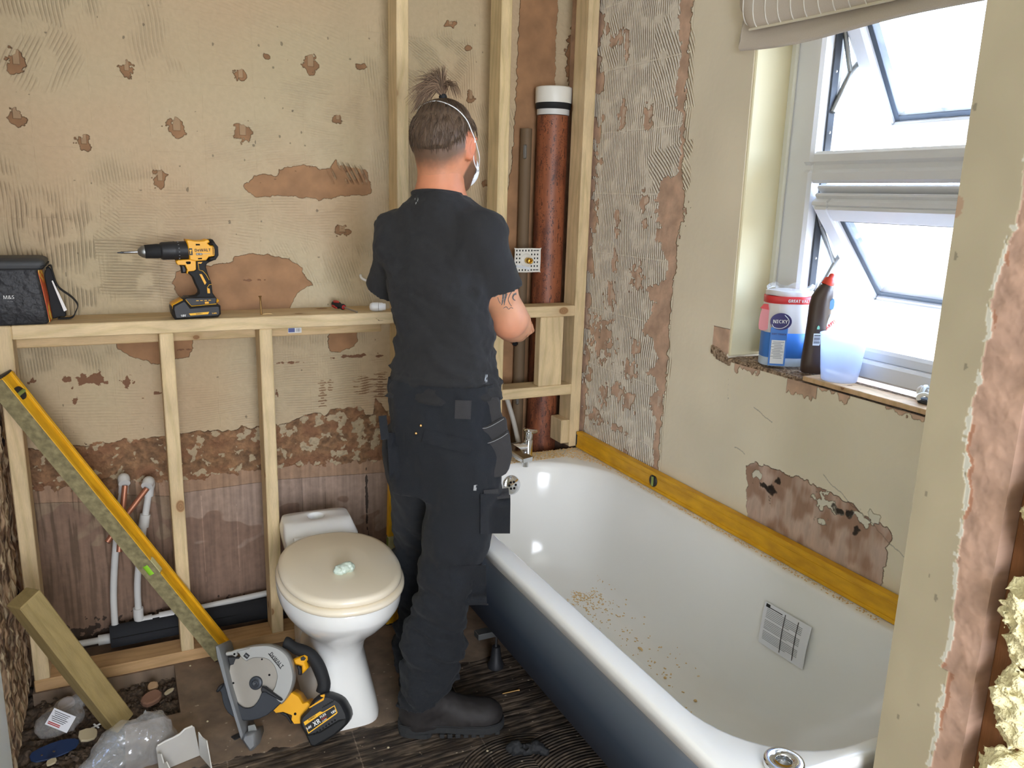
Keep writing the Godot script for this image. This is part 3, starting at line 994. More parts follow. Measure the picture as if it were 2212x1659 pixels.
	struct("wall_landing_front", MB.new().box(Vector3(-2.43, 1.175, 2.06), Vector3(0.94, 2.35, 0.1)), M.white_paint, "landing side of the bathroom wall")
	doorway()

func doorway() -> void:
	# the cut end of the partition on the right of the doorway: cream skim, pink undercoat, a stud, and foam
	var p := Paint.new(0.2, 2.35, 500.0, 1.93, 2.35, 61)
	var cr := Vector3(0.63, 0.585, 0.48)
	p.fill(func(i, z, y):
		var n: float = p.n1.get_noise_2d(z * 18.0, y * 18.0)
		var lo: float = p.n2.get_noise_2d(z * 6.0, y * 4.0)
		var e: float = 2.022 + n * 0.006 + (0.010 * sin(y * 9.0) + 0.004 * sin(y * 31.0)) + (0.014 if y < 0.8 else 0.0)
		if z < e:
			p.c[i] = cr * (1.0 + lo * 0.03)
			p.t[i] = 0.5 + lo * 0.03
			if z > e - 0.008 and n > -0.1: p.c[i] = Vector3(0.72, 0.705, 0.64); p.t[i] = 0.47
		else:
			p.c[i] = Vector3(0.67, 0.545, 0.465) * (1.0 + n * 0.10)
			p.t[i] = 0.38 + n * 0.07
			if z < e + 0.006 and lo > 0.1: p.c[i] = Vector3(0.62, 0.45, 0.35))
	for q in [[1.96, 1.05], [1.985, 0.93], [2.0, 0.9], [1.95, 1.4], [1.99, 1.25], [1.945, 1.60], [2.0, 0.72], [1.97, 0.68]]:
		p.dab(q[0], q[1], 0.005, 0.009, func(i, z, y, d): p.c[i] *= 0.78, 0.8)
	p.dab(1.942, 1.465, 0.016, 0.03, func(i, z, y, d): p.c[i] = Vector3(0.6, 0.5, 0.4), 0.8)
	var wall := struct("wall_partition", slab(Vector3(-0.468, 0, 1.94), Vector3(0.0, 2.35, 2.078), Vector3(0, 2.35, 1.93), 0, Vector2(0.2, 2.35)), wall_mat("partition", p), "cut end of the partition by the bath, cream skim over pink plaster")
	struct("trim_4", MB.new().box(Vector3(-0.22, 1.175, 2.10), Vector3(0.43, 2.35, 0.044), 0.002), wood(rgb(150, 110, 82)), "dark brown door stud inside the partition")
	struct("wall_partition_outer", MB.new().box(Vector3(-0.2, 1.175, 2.19), Vector3(0.40, 2.35, 0.03)), M.white_paint, "landing face of the partition")
	var foam := mat("foam", rgb(236, 226, 178), 0.85)
	foam.normal_enabled = true
	foam.normal_texture = noise_tex(0.06, 256, 4, 6.0)
	foam.normal_scale = 0.8
	tri_map(foam, Vector3(9, 9, 9))
	var spots := [[1.235, 0.12, 0.028, "long bead of hard cream expanding foam, topmost on the cut wall"], [1.065, 0.05, 0.033, "fat cream foam blob below the topmost bead on the cut wall"], [0.93, 0.055, 0.037, "broad lumpy foam blob, third down on the cut wall"], [0.80, 0.045, 0.032, "rounded foam blob second from the bottom of the cut wall"], [0.67, 0.05, 0.034, "lowest cream foam blob on the cut wall edge"]]
	var nz := FastNoiseLite.new()
	nz.frequency = 1.0
	nz.fractal_octaves = 4
	for q in spots:
		var c := Vector3(-0.452, q[0], 2.148)
		var f := Field.new(c - Vector3(0.09, 0.13, 0.09), c + Vector3(0.09, 0.13, 0.09), 0.005)
		f.cap(c + Vector3(0.0, -q[1] * 0.6, 0.0), c + Vector3(0.0, q[1] * 0.6, 0.005), q[2] * 1.0, q[2] * 0.85, 0.01)
		f.ell(c + Vector3(-0.012, 0.02, -0.008), Vector3(q[2], q[2] * 1.2, q[2]), 0.015)
		f.each(func(v, d): return nz.get_noise_3dv(v * 42.0) * 0.016 + nz.get_noise_3dv(v * 130.0) * 0.007, 0.04)
		tag(put("expanding_foam", f.mesh(MB.new()), foam), q[3], "foam", "foam blobs on the cut wall")

# ------------------------------------------------------------------ timber framing
func timber(n: String, a: Vector3, b: Vector3, label: String, group := "", tint := Color.WHITE, cat := "timber") -> MeshInstance3D:
	# a planed timber that fills the box a..b, its grain along the longest side
	var s := b - a
	var ax := 1
	if s.x > s.y and s.x > s.z: ax = 0
	elif s.z > s.y: ax = 2
	var bs := Basis()
	if ax == 0: bs = Basis(Vector3(0, 1, 0), Vector3(1, 0, 0), Vector3(0, 0, -1))
	elif ax == 2: bs = Basis(Vector3(1, 0, 0), Vector3(0, 0, 1), Vector3(0, -1, 0))
	var l: Vector3 = (bs.transposed() * s).abs()
	var o := put(n, MB.new().box(Vector3.ZERO, l, 0.0025), wood(tint), self, Transform3D(bs, (a + b) * 0.5))
	tag(o, label, cat, group)
	return o

func framing() -> void:
	var zf := 0.21
	var zb := 0.124
	timber("wall_stud", Vector3(-1.832, 0.038, zb), Vector3(-1.792, 1.09, zf), "short pine stud against the left wall, under the black bag", "pine studs of the false wall")
	timber("wall_stud", Vector3(-1.431, 0.038, zb), Vector3(-1.393, 1.052, zf), "short pine stud under the drill, between the white pipes and the toilet", "pine studs of the false wall")
	timber("wall_stud", Vector3(-1.153, 0.038, zb), Vector3(-1.115, 1.052, zf), "short pine stud directly behind the left side of the toilet", "pine studs of the false wall")
	timber("wall_stud", Vector3(-0.719, 0.0, zb), Vector3(-0.681, 2.35, zf), "tall pine stud rising behind the left of the man", "pine studs of the false wall")
	timber("wall_stud", Vector3(-0.373, 0.56, zb), Vector3(-0.335, 2.35, zf), "tall pine stud between the man and the soil pipe", "pine studs of the false wall", rgb(250, 250, 244))
	timber("wall_stud", Vector3(-0.055, 0.56, zb), Vector3(-0.013, 2.35, zf), "tall pine corner post beside the window wall", "pine studs of the false wall")
	timber("shelf_rail", Vector3(-1.792, 1.052, zb), Vector3(-0.719, 1.09, zf), "front pine rail of the shelf that carries drill and bag", "", Color.WHITE, "rail")
	timber("shelf_rail", Vector3(-1.832, 1.012, 0.004), Vector3(-0.745, 1.085, 0.116), "deeper pine batten behind the front rail, against the wall", "", rgb(246, 240, 232), "rail")
	timber("sole_plate", Vector3(-1.834, 0.0, zb), Vector3(-0.719, 0.038, zf), "pine sole plate lying on the floor under the short studs", "", rgb(226, 205, 186), "plate")
	timber("noggin", Vector3(-0.335, 1.052, zb), Vector3(-0.055, 1.09, zf), "upper pine noggin level with the shelf, right of the man", "", Color.WHITE, "noggin")
	timber("noggin", Vector3(-0.335, 0.762, zb), Vector3(-0.055, 0.80, zf), "lower pine noggin above the bath tap", "", Color.WHITE, "noggin")
	timber("noggin", Vector3(-0.192, 0.80, 0.168), Vector3(-0.098, 1.052, 0.208), "short upright pine board between the two noggins", "", Color.WHITE, "noggin")
	timber("packing_block", Vector3(-0.090, 0.575, zb), Vector3(-0.055, 0.664, zf - 0.002), "small pine block fixed to the foot of the corner post", "", Color.WHITE, "block")

# ------------------------------------------------------------------ window
func bars(mb: MB, lo: Vector2, hi: Vector2, wd: float, x0: float, x1: float, bev := 0.004) -> MB:
	# four members round an opening seen along x; lo and hi are (z, y) of the outer edge
	mb.box(Vector3((x0 + x1) / 2, (lo.y + hi.y) / 2, lo.x + wd / 2), Vector3(x1 - x0, hi.y - lo.y, wd), bev)
	mb.box(Vector3((x0 + x1) / 2, (lo.y + hi.y) / 2, hi.x - wd / 2), Vector3(x1 - x0, hi.y - lo.y, wd), bev)
	mb.box(Vector3((x0 + x1) / 2, lo.y + wd / 2, (lo.x + hi.x) / 2), Vector3(x1 - x0 - 0.0006, wd, hi.x - lo.x - wd * 1.9), bev)
	mb.box(Vector3((x0 + x1) / 2, hi.y - wd / 2, (lo.x + hi.x) / 2), Vector3(x1 - x0 - 0.0006, wd, hi.x - lo.x - wd * 1.9), bev)
	return mb

func sash(win: Node3D, top: Vector3, bottom: Vector3, label: String) -> void:
	var yv := (top - bottom).normalized()
	var xv := Vector3(yv.y, -yv.x, 0)
	var root := Node3D.new()
	root.name = "sash"
	win.add_child(root, true)
	root.transform = Transform3D(Basis(xv, yv, Vector3(0, 0, 1)), Vector3(bottom.x, bottom.y, 0))
	root.set_meta("label", label)
	var h := (top - bottom).length()
	var mb := MB.new()
	bars(mb, Vector2(1.088, 0.0), Vector2(1.742, h), 0.058, -0.022, 0.026, 0.006)
	bars(mb, Vector2(1.100, 0.010), Vector2(1.730, h - 0.010), 0.046, -0.030, -0.018, 0.005)
	# drip lips along the top and bottom rails
	mb.box(Vector3(0.02, h + 0.010, 1.415), Vector3(0.012, 0.026, 0.640), 0.003)
	mb.box(Vector3(0.002, h + 0.004, 1.415), Vector3(0.010, 0.016, 0.640), 0.003)
	put("sash_frame", mb, M.upvc, root)
	put("glazing_gasket", bars(MB.new(), Vector2(1.146, 0.058), Vector2(1.684, h - 0.058), 0.015, -0.010, 0.016, 0.001), M.gasket, root)
	put("pane", MB.new().box(Vector3(-0.006, h / 2, 1.415), Vector3(0.004, h - 0.12, 0.52)), M.glass, root)
	put("pane", MB.new().box(Vector3(0.012, h / 2, 1.415), Vector3(0.004, h - 0.12, 0.52)), M.glass, root)

func window() -> void:
	mat("gasket", rgb(70, 78, 88), 0.5)
	mat("stay_metal", rgb(150, 152, 150), 0.4, 0.8)
	mat("stay_dark", rgb(66, 70, 76), 0.5, 0.4)
	var t := Node3D.new()
	t.name = "window_1"
	add_child(t, true)
	tag(t, "white plastic window with two top-hung lights pushed open above the bath", "", "", "structure")
	var mb := MB.new()
	for q in [[0.972, 1.052, 1.078, 2.12], [1.745, 1.052, 1.858, 2.12], [1.078, 1.052, 1.745, 1.108], [1.078, 1.538, 1.745, 1.582], [1.078, 2.04, 1.745, 2.12]]:
		mb.box(Vector3(0.166, (q[1] + q[3]) / 2, (q[0] + q[2]) / 2), Vector3(0.07, q[3] - q[1], q[2] - q[0]), 0.003)
	put("frame", mb, M.upvc, t)
	mb = MB.new()
	for q in [[1.078, 1.108, 1.745, 1.538], [1.078, 1.582, 1.745, 2.04]]: bars(mb, Vector2(q[0] - 0.030, q[1] - 0.016), Vector2(q[2] + 0.030, q[3] + 0.016), 0.034, 0.122, 0.150, 0.008)
	mb.box(Vector3(0.118, 1.075, 1.415), Vector3(0.034, 0.046, 0.88), 0.006)
	put("frame_bead", mb, M.upvc, t)
	put("architrave", MB.new().box(Vector3(0.126, 1.58, 0.982), Vector3(0.012, 1.05, 0.022), 0.004), M.white_paint, t)
	sash(t, Vector3(0.145, 1.995, 0), Vector3(0.375, 1.640, 0), "upper light, tilted out")
	sash(t, Vector3(0.140, 1.484, 0), Vector3(0.398, 1.190, 0), "lower light, tilted out")
	for k in 2:
		var y0: float = [1.60, 1.125][k]
		var top: float = [2.03, 1.53][k]
		put("stay_track", MB.new().box(Vector3(0.172, (y0 + top) / 2, 1.0815), Vector3(0.022, top - y0, 0.006), 0.001), M.stay_dark, t)
		var b: Vector3 = [Vector3(0.172, 1.70, 1.087), Vector3(0.172, 1.195, 1.087)][k]
		var m: Vector3 = [Vector3(0.215, 1.80, 1.09), Vector3(0.235, 1.312, 1.09)][k]
		var e: Vector3 = [Vector3(0.25, 1.845, 1.094), Vector3(0.265, 1.36, 1.094)][k]
		var u: Vector3 = [Vector3(0.172, 1.93, 1.087), Vector3(0.176, 1.41, 1.087)][k]
		var u2: Vector3 = [Vector3(0.165, 2.0, 1.087), Vector3(0.15, 1.47, 1.09)][k]
		put("stay_arm", MB.new().tube([b, b.lerp(m, 0.5), m, e], 0.008, 6), M.stay_metal, t)
		put("stay_arm", MB.new().tube([m, u], 0.007, 6), M.stay_metal, t)
		put("stay_arm", MB.new().tube([u, u2], 0.006, 6), M.stay_metal, t)
		for yy in [0.05, 0.11, 0.2]: put("stay_screw", MB.new().lathe([Vector2(0.004, 0), Vector2(0.002, 0.002)], 10), M.steel, t, Transform3D(Basis(Vector3.RIGHT, PI / 2), Vector3(0.172, y0 + yy, 1.085)))
	# the broken inner sill: hardcore on the left, a split board on the right
	var rub := mat("sill_rubble", Color.WHITE, 0.95)
	rub.albedo_texture = noise_tex(0.05, 256, 5, 0.0, [rgb(96, 74, 56), rgb(216, 190, 160)])
	rub.heightmap_enabled = true
	rub.heightmap_texture = noise_tex(0.05, 256, 5)
	rub.heightmap_scale = 1.0
	tri_map(rub, Vector3(5, 5, 5))
	mb = MB.new()
	mb.box(Vector3(0.065, 1.030, 1.10), Vector3(0.128, 0.02, 0.265), 0.004)
	for k in 40:
		mb.tf = Transform3D(Basis(Vector3.UP, rng.randf() * 3.0) * Basis(Vector3.RIGHT, rng.randf_range(-0.2, 0.2)), Vector3(rng.randf_range(0.002, 0.10), 1.037, rng.randf_range(0.975, 1.24)))
		mb.box(Vector3.ZERO, Vector3(rng.randf_range(0.01, 0.03), rng.randf_range(0.006, 0.014), rng.randf_range(0.01, 0.035)), 0.003)
	mb.tf = Transform3D()
	for k in 7:
		var z := 0.905 + 0.012 * k
		mb.box(Vector3(-0.001, 1.052 - 0.004 * k, z), Vector3(0.008, 0.034 - 0.004 * absf(k - 2), 0.014), 0.003)
	tag(put("window_sill", mb, rub), "broken rubble left end of the window ledge, its board torn away", "", "", "structure")
	put("sill_board", MB.new().box(Vector3(0.030, 1.041, 1.55), Vector3(0.062, 0.012, 0.60), 0.002), wood(rgb(255, 240, 238)), t)
	put("sill_board", MB.new().box(Vector3(0.085, 1.037, 1.55), Vector3(0.030, 0.010, 0.60), 0.002), M.sill_rubble, t)
	put("sill_packer", MB.new().box(Vector3(0.065, 1.024, 1.55), Vector3(0.124, 0.012, 0.615)), M.sill_rubble, t)
	roman_blind()

func roman_blind() -> void:
	var cloth := mat("blind_cloth", rgb(222, 212, 198), 0.9)
	cloth.albedo_texture = noise_tex(0.3, 256, 3, 0.0, [rgb(235, 232, 228), rgb(255, 255, 255)])
	tri_map(cloth, Vector3(6, 6, 6))
	cloth.backlight_enabled = true
	cloth.backlight = Color(0.25, 0.25, 0.23)
	var t := thing("roman_blind", "bunched off-white striped roman blind gathered over the window top", "blind", Vector3(0, 0, 0))
	# cross-section (x, y) of the front fold and of the hem behind it, swept along z with a little sag
	var fold := func(z: float) -> Array:
		var s := (z - 0.955) / 0.92
		var e := smoothstep(0.0, 0.05, s)
		var sag := 0.012 * sin(s * PI)
		var p := []
		for q in [[-0.014, 2.33], [-0.045, 2.22], [-0.062, 2.06], [-0.070, 1.96], [-0.066, 1.915], [-0.050, 1.893], [-0.032, 1.902], [-0.024, 1.94], [-0.020, 2.02], [-0.016, 2.2], [-0.008, 2.32]]:
			p.append(Vector3(q[0] * (0.75 + 0.25 * e), q[1] - sag * clampf((2.2 - q[1]) * 5.0, 0.0, 1.0) + (1.0 - e) * 0.05 * clampf((2.0 - q[1]) * 8.0, 0.0, 1.0), z))
		return p
	var rings := []
	for i in 40:
		var z := 0.955 + 0.93 * i / 39.0
		var r := PackedVector3Array()
		var q: Array = fold.call(z)
		q.reverse()
		for v in path3(q, 3): r.append(v)
		rings.append(r)
	put("front_fold", MB.new().loft(rings), cloth, t)
	rings = []
	for i in 40:
		var z := 0.945 + 0.945 * i / 39.0
		var s := i / 39.0
		var y := 1.848 - 0.006 * sin(s * 9.0) + 0.012 * s * s - 0.010 * sin(s * PI)
		var r := PackedVector3Array()
		for v in [Vector2(-0.012, 2.3), Vector2(-0.018, 2.0), Vector2(-0.030, y + 0.03), Vector2(-0.036, y + 0.008), Vector2(-0.030, y), Vector2(-0.020, y + 0.006), Vector2(-0.014, y + 0.05), Vector2(-0.008, 2.0), Vector2(-0.006, 2.3)]: r.append(Vector3(v.x, v.y, z))
		r.reverse()
		rings.append(r)
	put("hem", MB.new().loft(rings), cloth, t)
	# woven stripes: fine raised cords on the front fold
	var st := MB.new()
	for k in 22:
		var z := 0.985 + 0.042 * k
		var q: Array = fold.call(z)
		var pts := []
		for v in path3(q.slice(1, 7), 4): pts.append(v + Vector3(-0.0006, -0.0004, 0))
		st.tube(pts, 0.0016, 5)
	put("stripes", st, mat("blind_stripe", rgb(240, 236, 226), 0.85), t)
	put("piping", MB.new().tube([Vector3(-0.052, 1.889, 1.0), Vector3(-0.052, 1.884, 1.2), Vector3(-0.052, 1.8805, 1.42), Vector3(-0.052, 1.884, 1.65), Vector3(-0.052, 1.892, 1.88)], 0.0035, 6), mat("blind_piping", rgb(228, 220, 196), 0.8), t)

# ------------------------------------------------------------------ pipes
func plumbing() -> void:
	var p := Paint.new(0.4, 1.8, 500.0, 0.0, 1.8, 71)
	p.fill(func(i, x, y):
		var th: float = x / 0.4 * TAU
		var n: float = p.n1.get_noise_3d(cos(th) * 1.2, sin(th) * 1.2, y * 5.0)
		var s: float = p.n1.get_noise_3d(cos(th) * 4.0, sin(th) * 4.0, y * 16.0 + 9.0)
		var c := Vector3(0.575, 0.335, 0.215).lerp(Vector3(0.36, 0.19, 0.13), clampf(n * 1.2 + 0.3 + (0.9 - y) * 0.35, 0.0, 1.0))
		if absf(s) < 0.022 and n > -0.2: c = Vector3(0.20, 0.11, 0.09)
		if s > 0.43: c = Vector3(0.30, 0.17, 0.12)
		p.c[i] = c * (1.0 + s * 0.12)
		p.t[i] = 0.5 + n * 0.02)
	var clay := mat("soil_pipe_plastic", Color.WHITE, 0.5)
	clay.albedo_texture = p.colour()
	var t := thing("soil_pipe", "brown-orange scuffed soil pipe with white collar in the corner", "pipe", Vector3(-0.0975, 0, 0.066))
	put("pipe", MB.new().lathe([Vector2(0.0555, 0.0), Vector2(0.0555, 1.745)], 48), clay, t)
	put("inner_ring", MB.new().lathe([Vector2(0.0565, 1.747), Vector2(0.0575, 1.752), Vector2(0.0575, 1.768)], 48), M.pipe_white, t)
	put("rubber_seal", MB.new().lathe([Vector2(0.056, 1.765), Vector2(0.0615, 1.768), Vector2(0.0625, 1.787)], 48), M.black_rubber, t)
	put("collar", MB.new().lathe([Vector2(0.0635, 1.787), Vector2(0.0645, 1.79), Vector2(0.0645, 1.836), Vector2(0.0635, 1.84), Vector2(0.056, 1.84), Vector2(0.056, 1.80)], 48), mat("collar_white", rgb(232, 230, 220), 0.4), t)
	var olive := mat("olive_pipe", rgb(112, 92, 68), 0.7)
	t = thing("waste_pipe", "thin olive-brown pipe running up beside the brown soil pipe", "pipe", Vector3(-0.182, 0, 0.028))
	put("pipe", MB.new().lathe([Vector2(0.021, 0.02), Vector2(0.021, 1.70)], 20), olive, t)
	for y in [1.62, 0.72]: put("clip", MB.new().box(Vector3(-0.012, y, 0.018), Vector3(0.012, 0.05, 0.012), 0.004), M.zinc, t)
	# water risers at the left
	var g := "white water risers below the shelf"
	t = thing("water_riser", "left white plastic riser pipe, its elbow holding a copper tail", "pipe", Vector3(-1.555, 0.579, 0.062), Basis(), g)
	put("pipe", MB.new().tube(path3([Vector3(0, -0.02, 0), Vector3(-0.018, -0.10, 0), Vector3(-0.042, -0.25, 0.004), Vector3(-0.056, -0.38, 0), Vector3(-0.06, -0.50, 0)]), 0.0105, 12), M.pipe_white, t)
	put("elbow", MB.new().tube(path3([Vector3(-0.004, -0.045, -0.002), Vector3(0, -0.01, 0), Vector3(0.001, 0.006, 0.012), Vector3(0.002, -0.004, 0.032)], 5), [0.0145, 0.0145, 0.0145, 0.0145, 0.016, 0.0175, 0.0175, 0.0175, 0.0175, 0.0175, 0.0175, 0.0175, 0.0175, 0.0165, 0.0165, 0.0165], 16), M.pipe_white, t)
	put("foot_fitting", MB.new().tube([Vector3(-0.06, -0.485, 0), Vector3(-0.06, -0.53, 0)], 0.015, 14), M.pipe_white, t)
	put("copper_tail", MB.new().tube([Vector3(0.003, -0.010, 0.034), Vector3(-0.012, -0.10, 0.066), Vector3(-0.027, -0.196, 0.098)], 0.0085, 14, false), M.copper, t)
	put("pipe_mouth", MB.new().tube([Vector3(-0.0265, -0.193, 0.097), Vector3(-0.0272, -0.1965, 0.0982)], 0.0068, 12), M.hole_black, t)
	t = thing("water_riser", "right white plastic riser pipe, its copper tail crossing the other", "pipe", Vector3(-1.484, 0.56, 0.062), Basis(), g)
	put("pipe", MB.new().tube(path3([Vector3(0, -0.02, 0), Vector3(-0.016, -0.10, 0), Vector3(-0.036, -0.2, 0.002), Vector3(-0.056, -0.33, 0.004), Vector3(-0.060, -0.45, 0)]), 0.0105, 12), M.pipe_white, t)
	put("elbow", MB.new().tube(path3([Vector3(-0.004, -0.045, -0.002), Vector3(0, -0.01, 0), Vector3(-0.001, 0.006, 0.012), Vector3(-0.008, -0.002, 0.032)], 5), [0.0145, 0.0145, 0.0145, 0.0145, 0.016, 0.0175, 0.0175, 0.0175, 0.0175, 0.0175, 0.0175, 0.0175, 0.0175, 0.0165, 0.0165, 0.0165], 16), M.pipe_white, t)
	put("coupling", MB.new().tube([Vector3(-0.018, -0.105, 0), Vector3(-0.0255, -0.145, 0.001)], 0.0155, 14), M.pipe_white, t)
	put("copper_tail", MB.new().tube([Vector3(-0.008, -0.008, 0.034), Vector3(-0.068, -0.072, 0.066), Vector3(-0.128, -0.141, 0.098)], 0.0085, 14, false), M.copper, t)
	put("pipe_mouth", MB.new().tube([Vector3(-0.1262, -0.1388, 0.0968), Vector3(-0.1285, -0.1415, 0.0982)], 0.0068, 12), M.hole_black, t)
	put("foot_elbow", MB.new().tube(path3([Vector3(-0.060, -0.42, 0), Vector3(-0.060, -0.455, 0), Vector3(-0.05, -0.468, 0), Vector3(-0.02, -0.466, 0)], 5), 0.0155, 14), M.pipe_white, t)
	put("run_pipe", MB.new().tube([Vector3(-0.03, -0.466, 0), Vector3(0.76, -0.43, 0)], 0.0105, 12), M.pipe_white, t)
	put("run_fitting", MB.new().tube([Vector3(0.0, -0.464, 0), Vector3(0.045, -0.462, 0)], 0.0145, 14), M.pipe_white, t)
	t = thing("feed_pipe", "low white pipe entering the black lagged pipe at its left end", "pipe", Vector3(-1.74, 0.05, 0.05))
	put("pipe", MB.new().tube([Vector3(-0.09, -0.004, 0), Vector3(0.1, -0.002, 0.004)], 0.0105, 12), M.pipe_white, t)
	put("fitting", MB.new().tube([Vector3(0.075, -0.002, 0.004), Vector3(0.112, -0.001, 0.006)], 0.0165, 14), M.pipe_white, t)
	var lag := mat("black_lagging", rgb(36, 38, 42), 0.95)
	t = thing("lagged_pipe", "thick black foam-lagged pipe along the floor behind the studs", "pipe", Vector3(-1.63, 0.062, 0.072))
	put("lagging", MB.new().tube(path3([Vector3(0, 0, 0), Vector3(0.25, 0.003, 0), Vector3(0.55, 0.002, 0.004), Vector3(0.9, 0.004, 0)]), 0.036, 20), lag, t)
	put("split_seam", MB.new().tube([Vector3(0.005, 0.010, 0.0352), Vector3(0.45, 0.013, 0.0352), Vector3(0.89, 0.014, 0.0352)], 0.0015, 5), M.hole_black, t)
	# tap mounting plate and hose
	t = thing("mounting_plate", "perforated pale wall plate with brass pipe socket by the soil pipe", "plate", Vector3(-0.212, 1.246, 0.135))
	put("plate", MB.new().prism(curve([-0.054, -0.036, -0.048, -0.042, 0.042, -0.042, 0.048, -0.036, 0.048, 0.036, 0.042, 0.042, -0.048, 0.042, -0.054, 0.036], 1.0, 2), -0.0012, 0.0012, 0.0005), mat("plate_grey", rgb(222, 220, 210), 0.4), t)
	for r in 6:
		for c in 8:
			var x := -0.047 + 0.0118 * c
			var y := -0.034 + 0.0136 * r
			if Vector2(x + 0.008, y).length() < 0.026: continue
			put("hole", MB.new().box(Vector3(x, y, 0.0013), Vector3(0.0045 if (r > 0 and r < 5) or c < 6 else 0.010, 0.006 if (r > 0 and r < 5) or c < 6 else 0.003, 0.0006)), M.hole_black, t)
	put("flange", MB.new().lathe([Vector2(0.024, 0.0012), Vector2(0.023, 0.004), Vector2(0.014, 0.005)], 28), M.plate_grey, t, Transform3D(Basis(Vector3.RIGHT, PI / 2), Vector3(-0.008, 0, 0)))
	put("socket", MB.new().lathe([Vector2(0.0095, 0.004), Vector2(0.0095, 0.004), Vector2(0.0105, 0.006), Vector2(0.0105, 0.034), Vector2(0.0105, 0.034), Vector2(0.007, 0.034), Vector2(0.007, 0.034), Vector2(0.007, 0.014)], 24, false, true), M.brass, t, Transform3D(Basis(Vector3.RIGHT, PI / 2), Vector3(-0.008, 0, 0)))
	tag(put("flexible_hose", MB.new().tube(path3([Vector3(-0.345, 0.93, 0.085), Vector3(-0.318, 0.864, 0.09), Vector3(-0.272, 0.76, 0.095), Vector3(-0.246, 0.66, 0.12), Vector3(-0.252, 0.575, 0.19)]), 0.009, 12), M.grey_pipe if M.has("grey_pipe") else mat("grey_pipe", rgb(188, 184, 174), 0.5)), "grey plastic pipe curving down behind the bath tap", "pipe")

# ------------------------------------------------------------------ the bath
func rrect(x0: float, x1: float, z0: float, z1: float, r: Array, y: float) -> PackedVector3Array:
	# counter-clockwise seen from above (towards +y): start on the x1 side
	var p := PackedVector3Array()
	var c := [Vector2(x1 - r[0], z0 + r[0]), Vector2(x0 + r[1], z0 + r[1]), Vector2(x0 + r[2], z1 - r[2]), Vector2(x1 - r[3], z1 - r[3])]
	for k in 4:
		var b: Vector2 = c[(k + 1) % 4]
		var last := Vector2()
		for j in 13:
			var a := PI / 2 * k + PI / 2 * j / 12.0
			last = c[k] + Vector2(cos(a), -sin(a)) * r[k]
			p.append(Vector3(last.x, y, last.y))
		var a2 := PI / 2 * (k + 1)
		var nxt: Vector2 = b + Vector2(cos(a2), -sin(a2)) * r[(k + 1) % 4]
		for j in range(1, 8):
			var q := last.lerp(nxt, j / 8.0)
			p.append(Vector3(q.x, y, q.y))
	return p

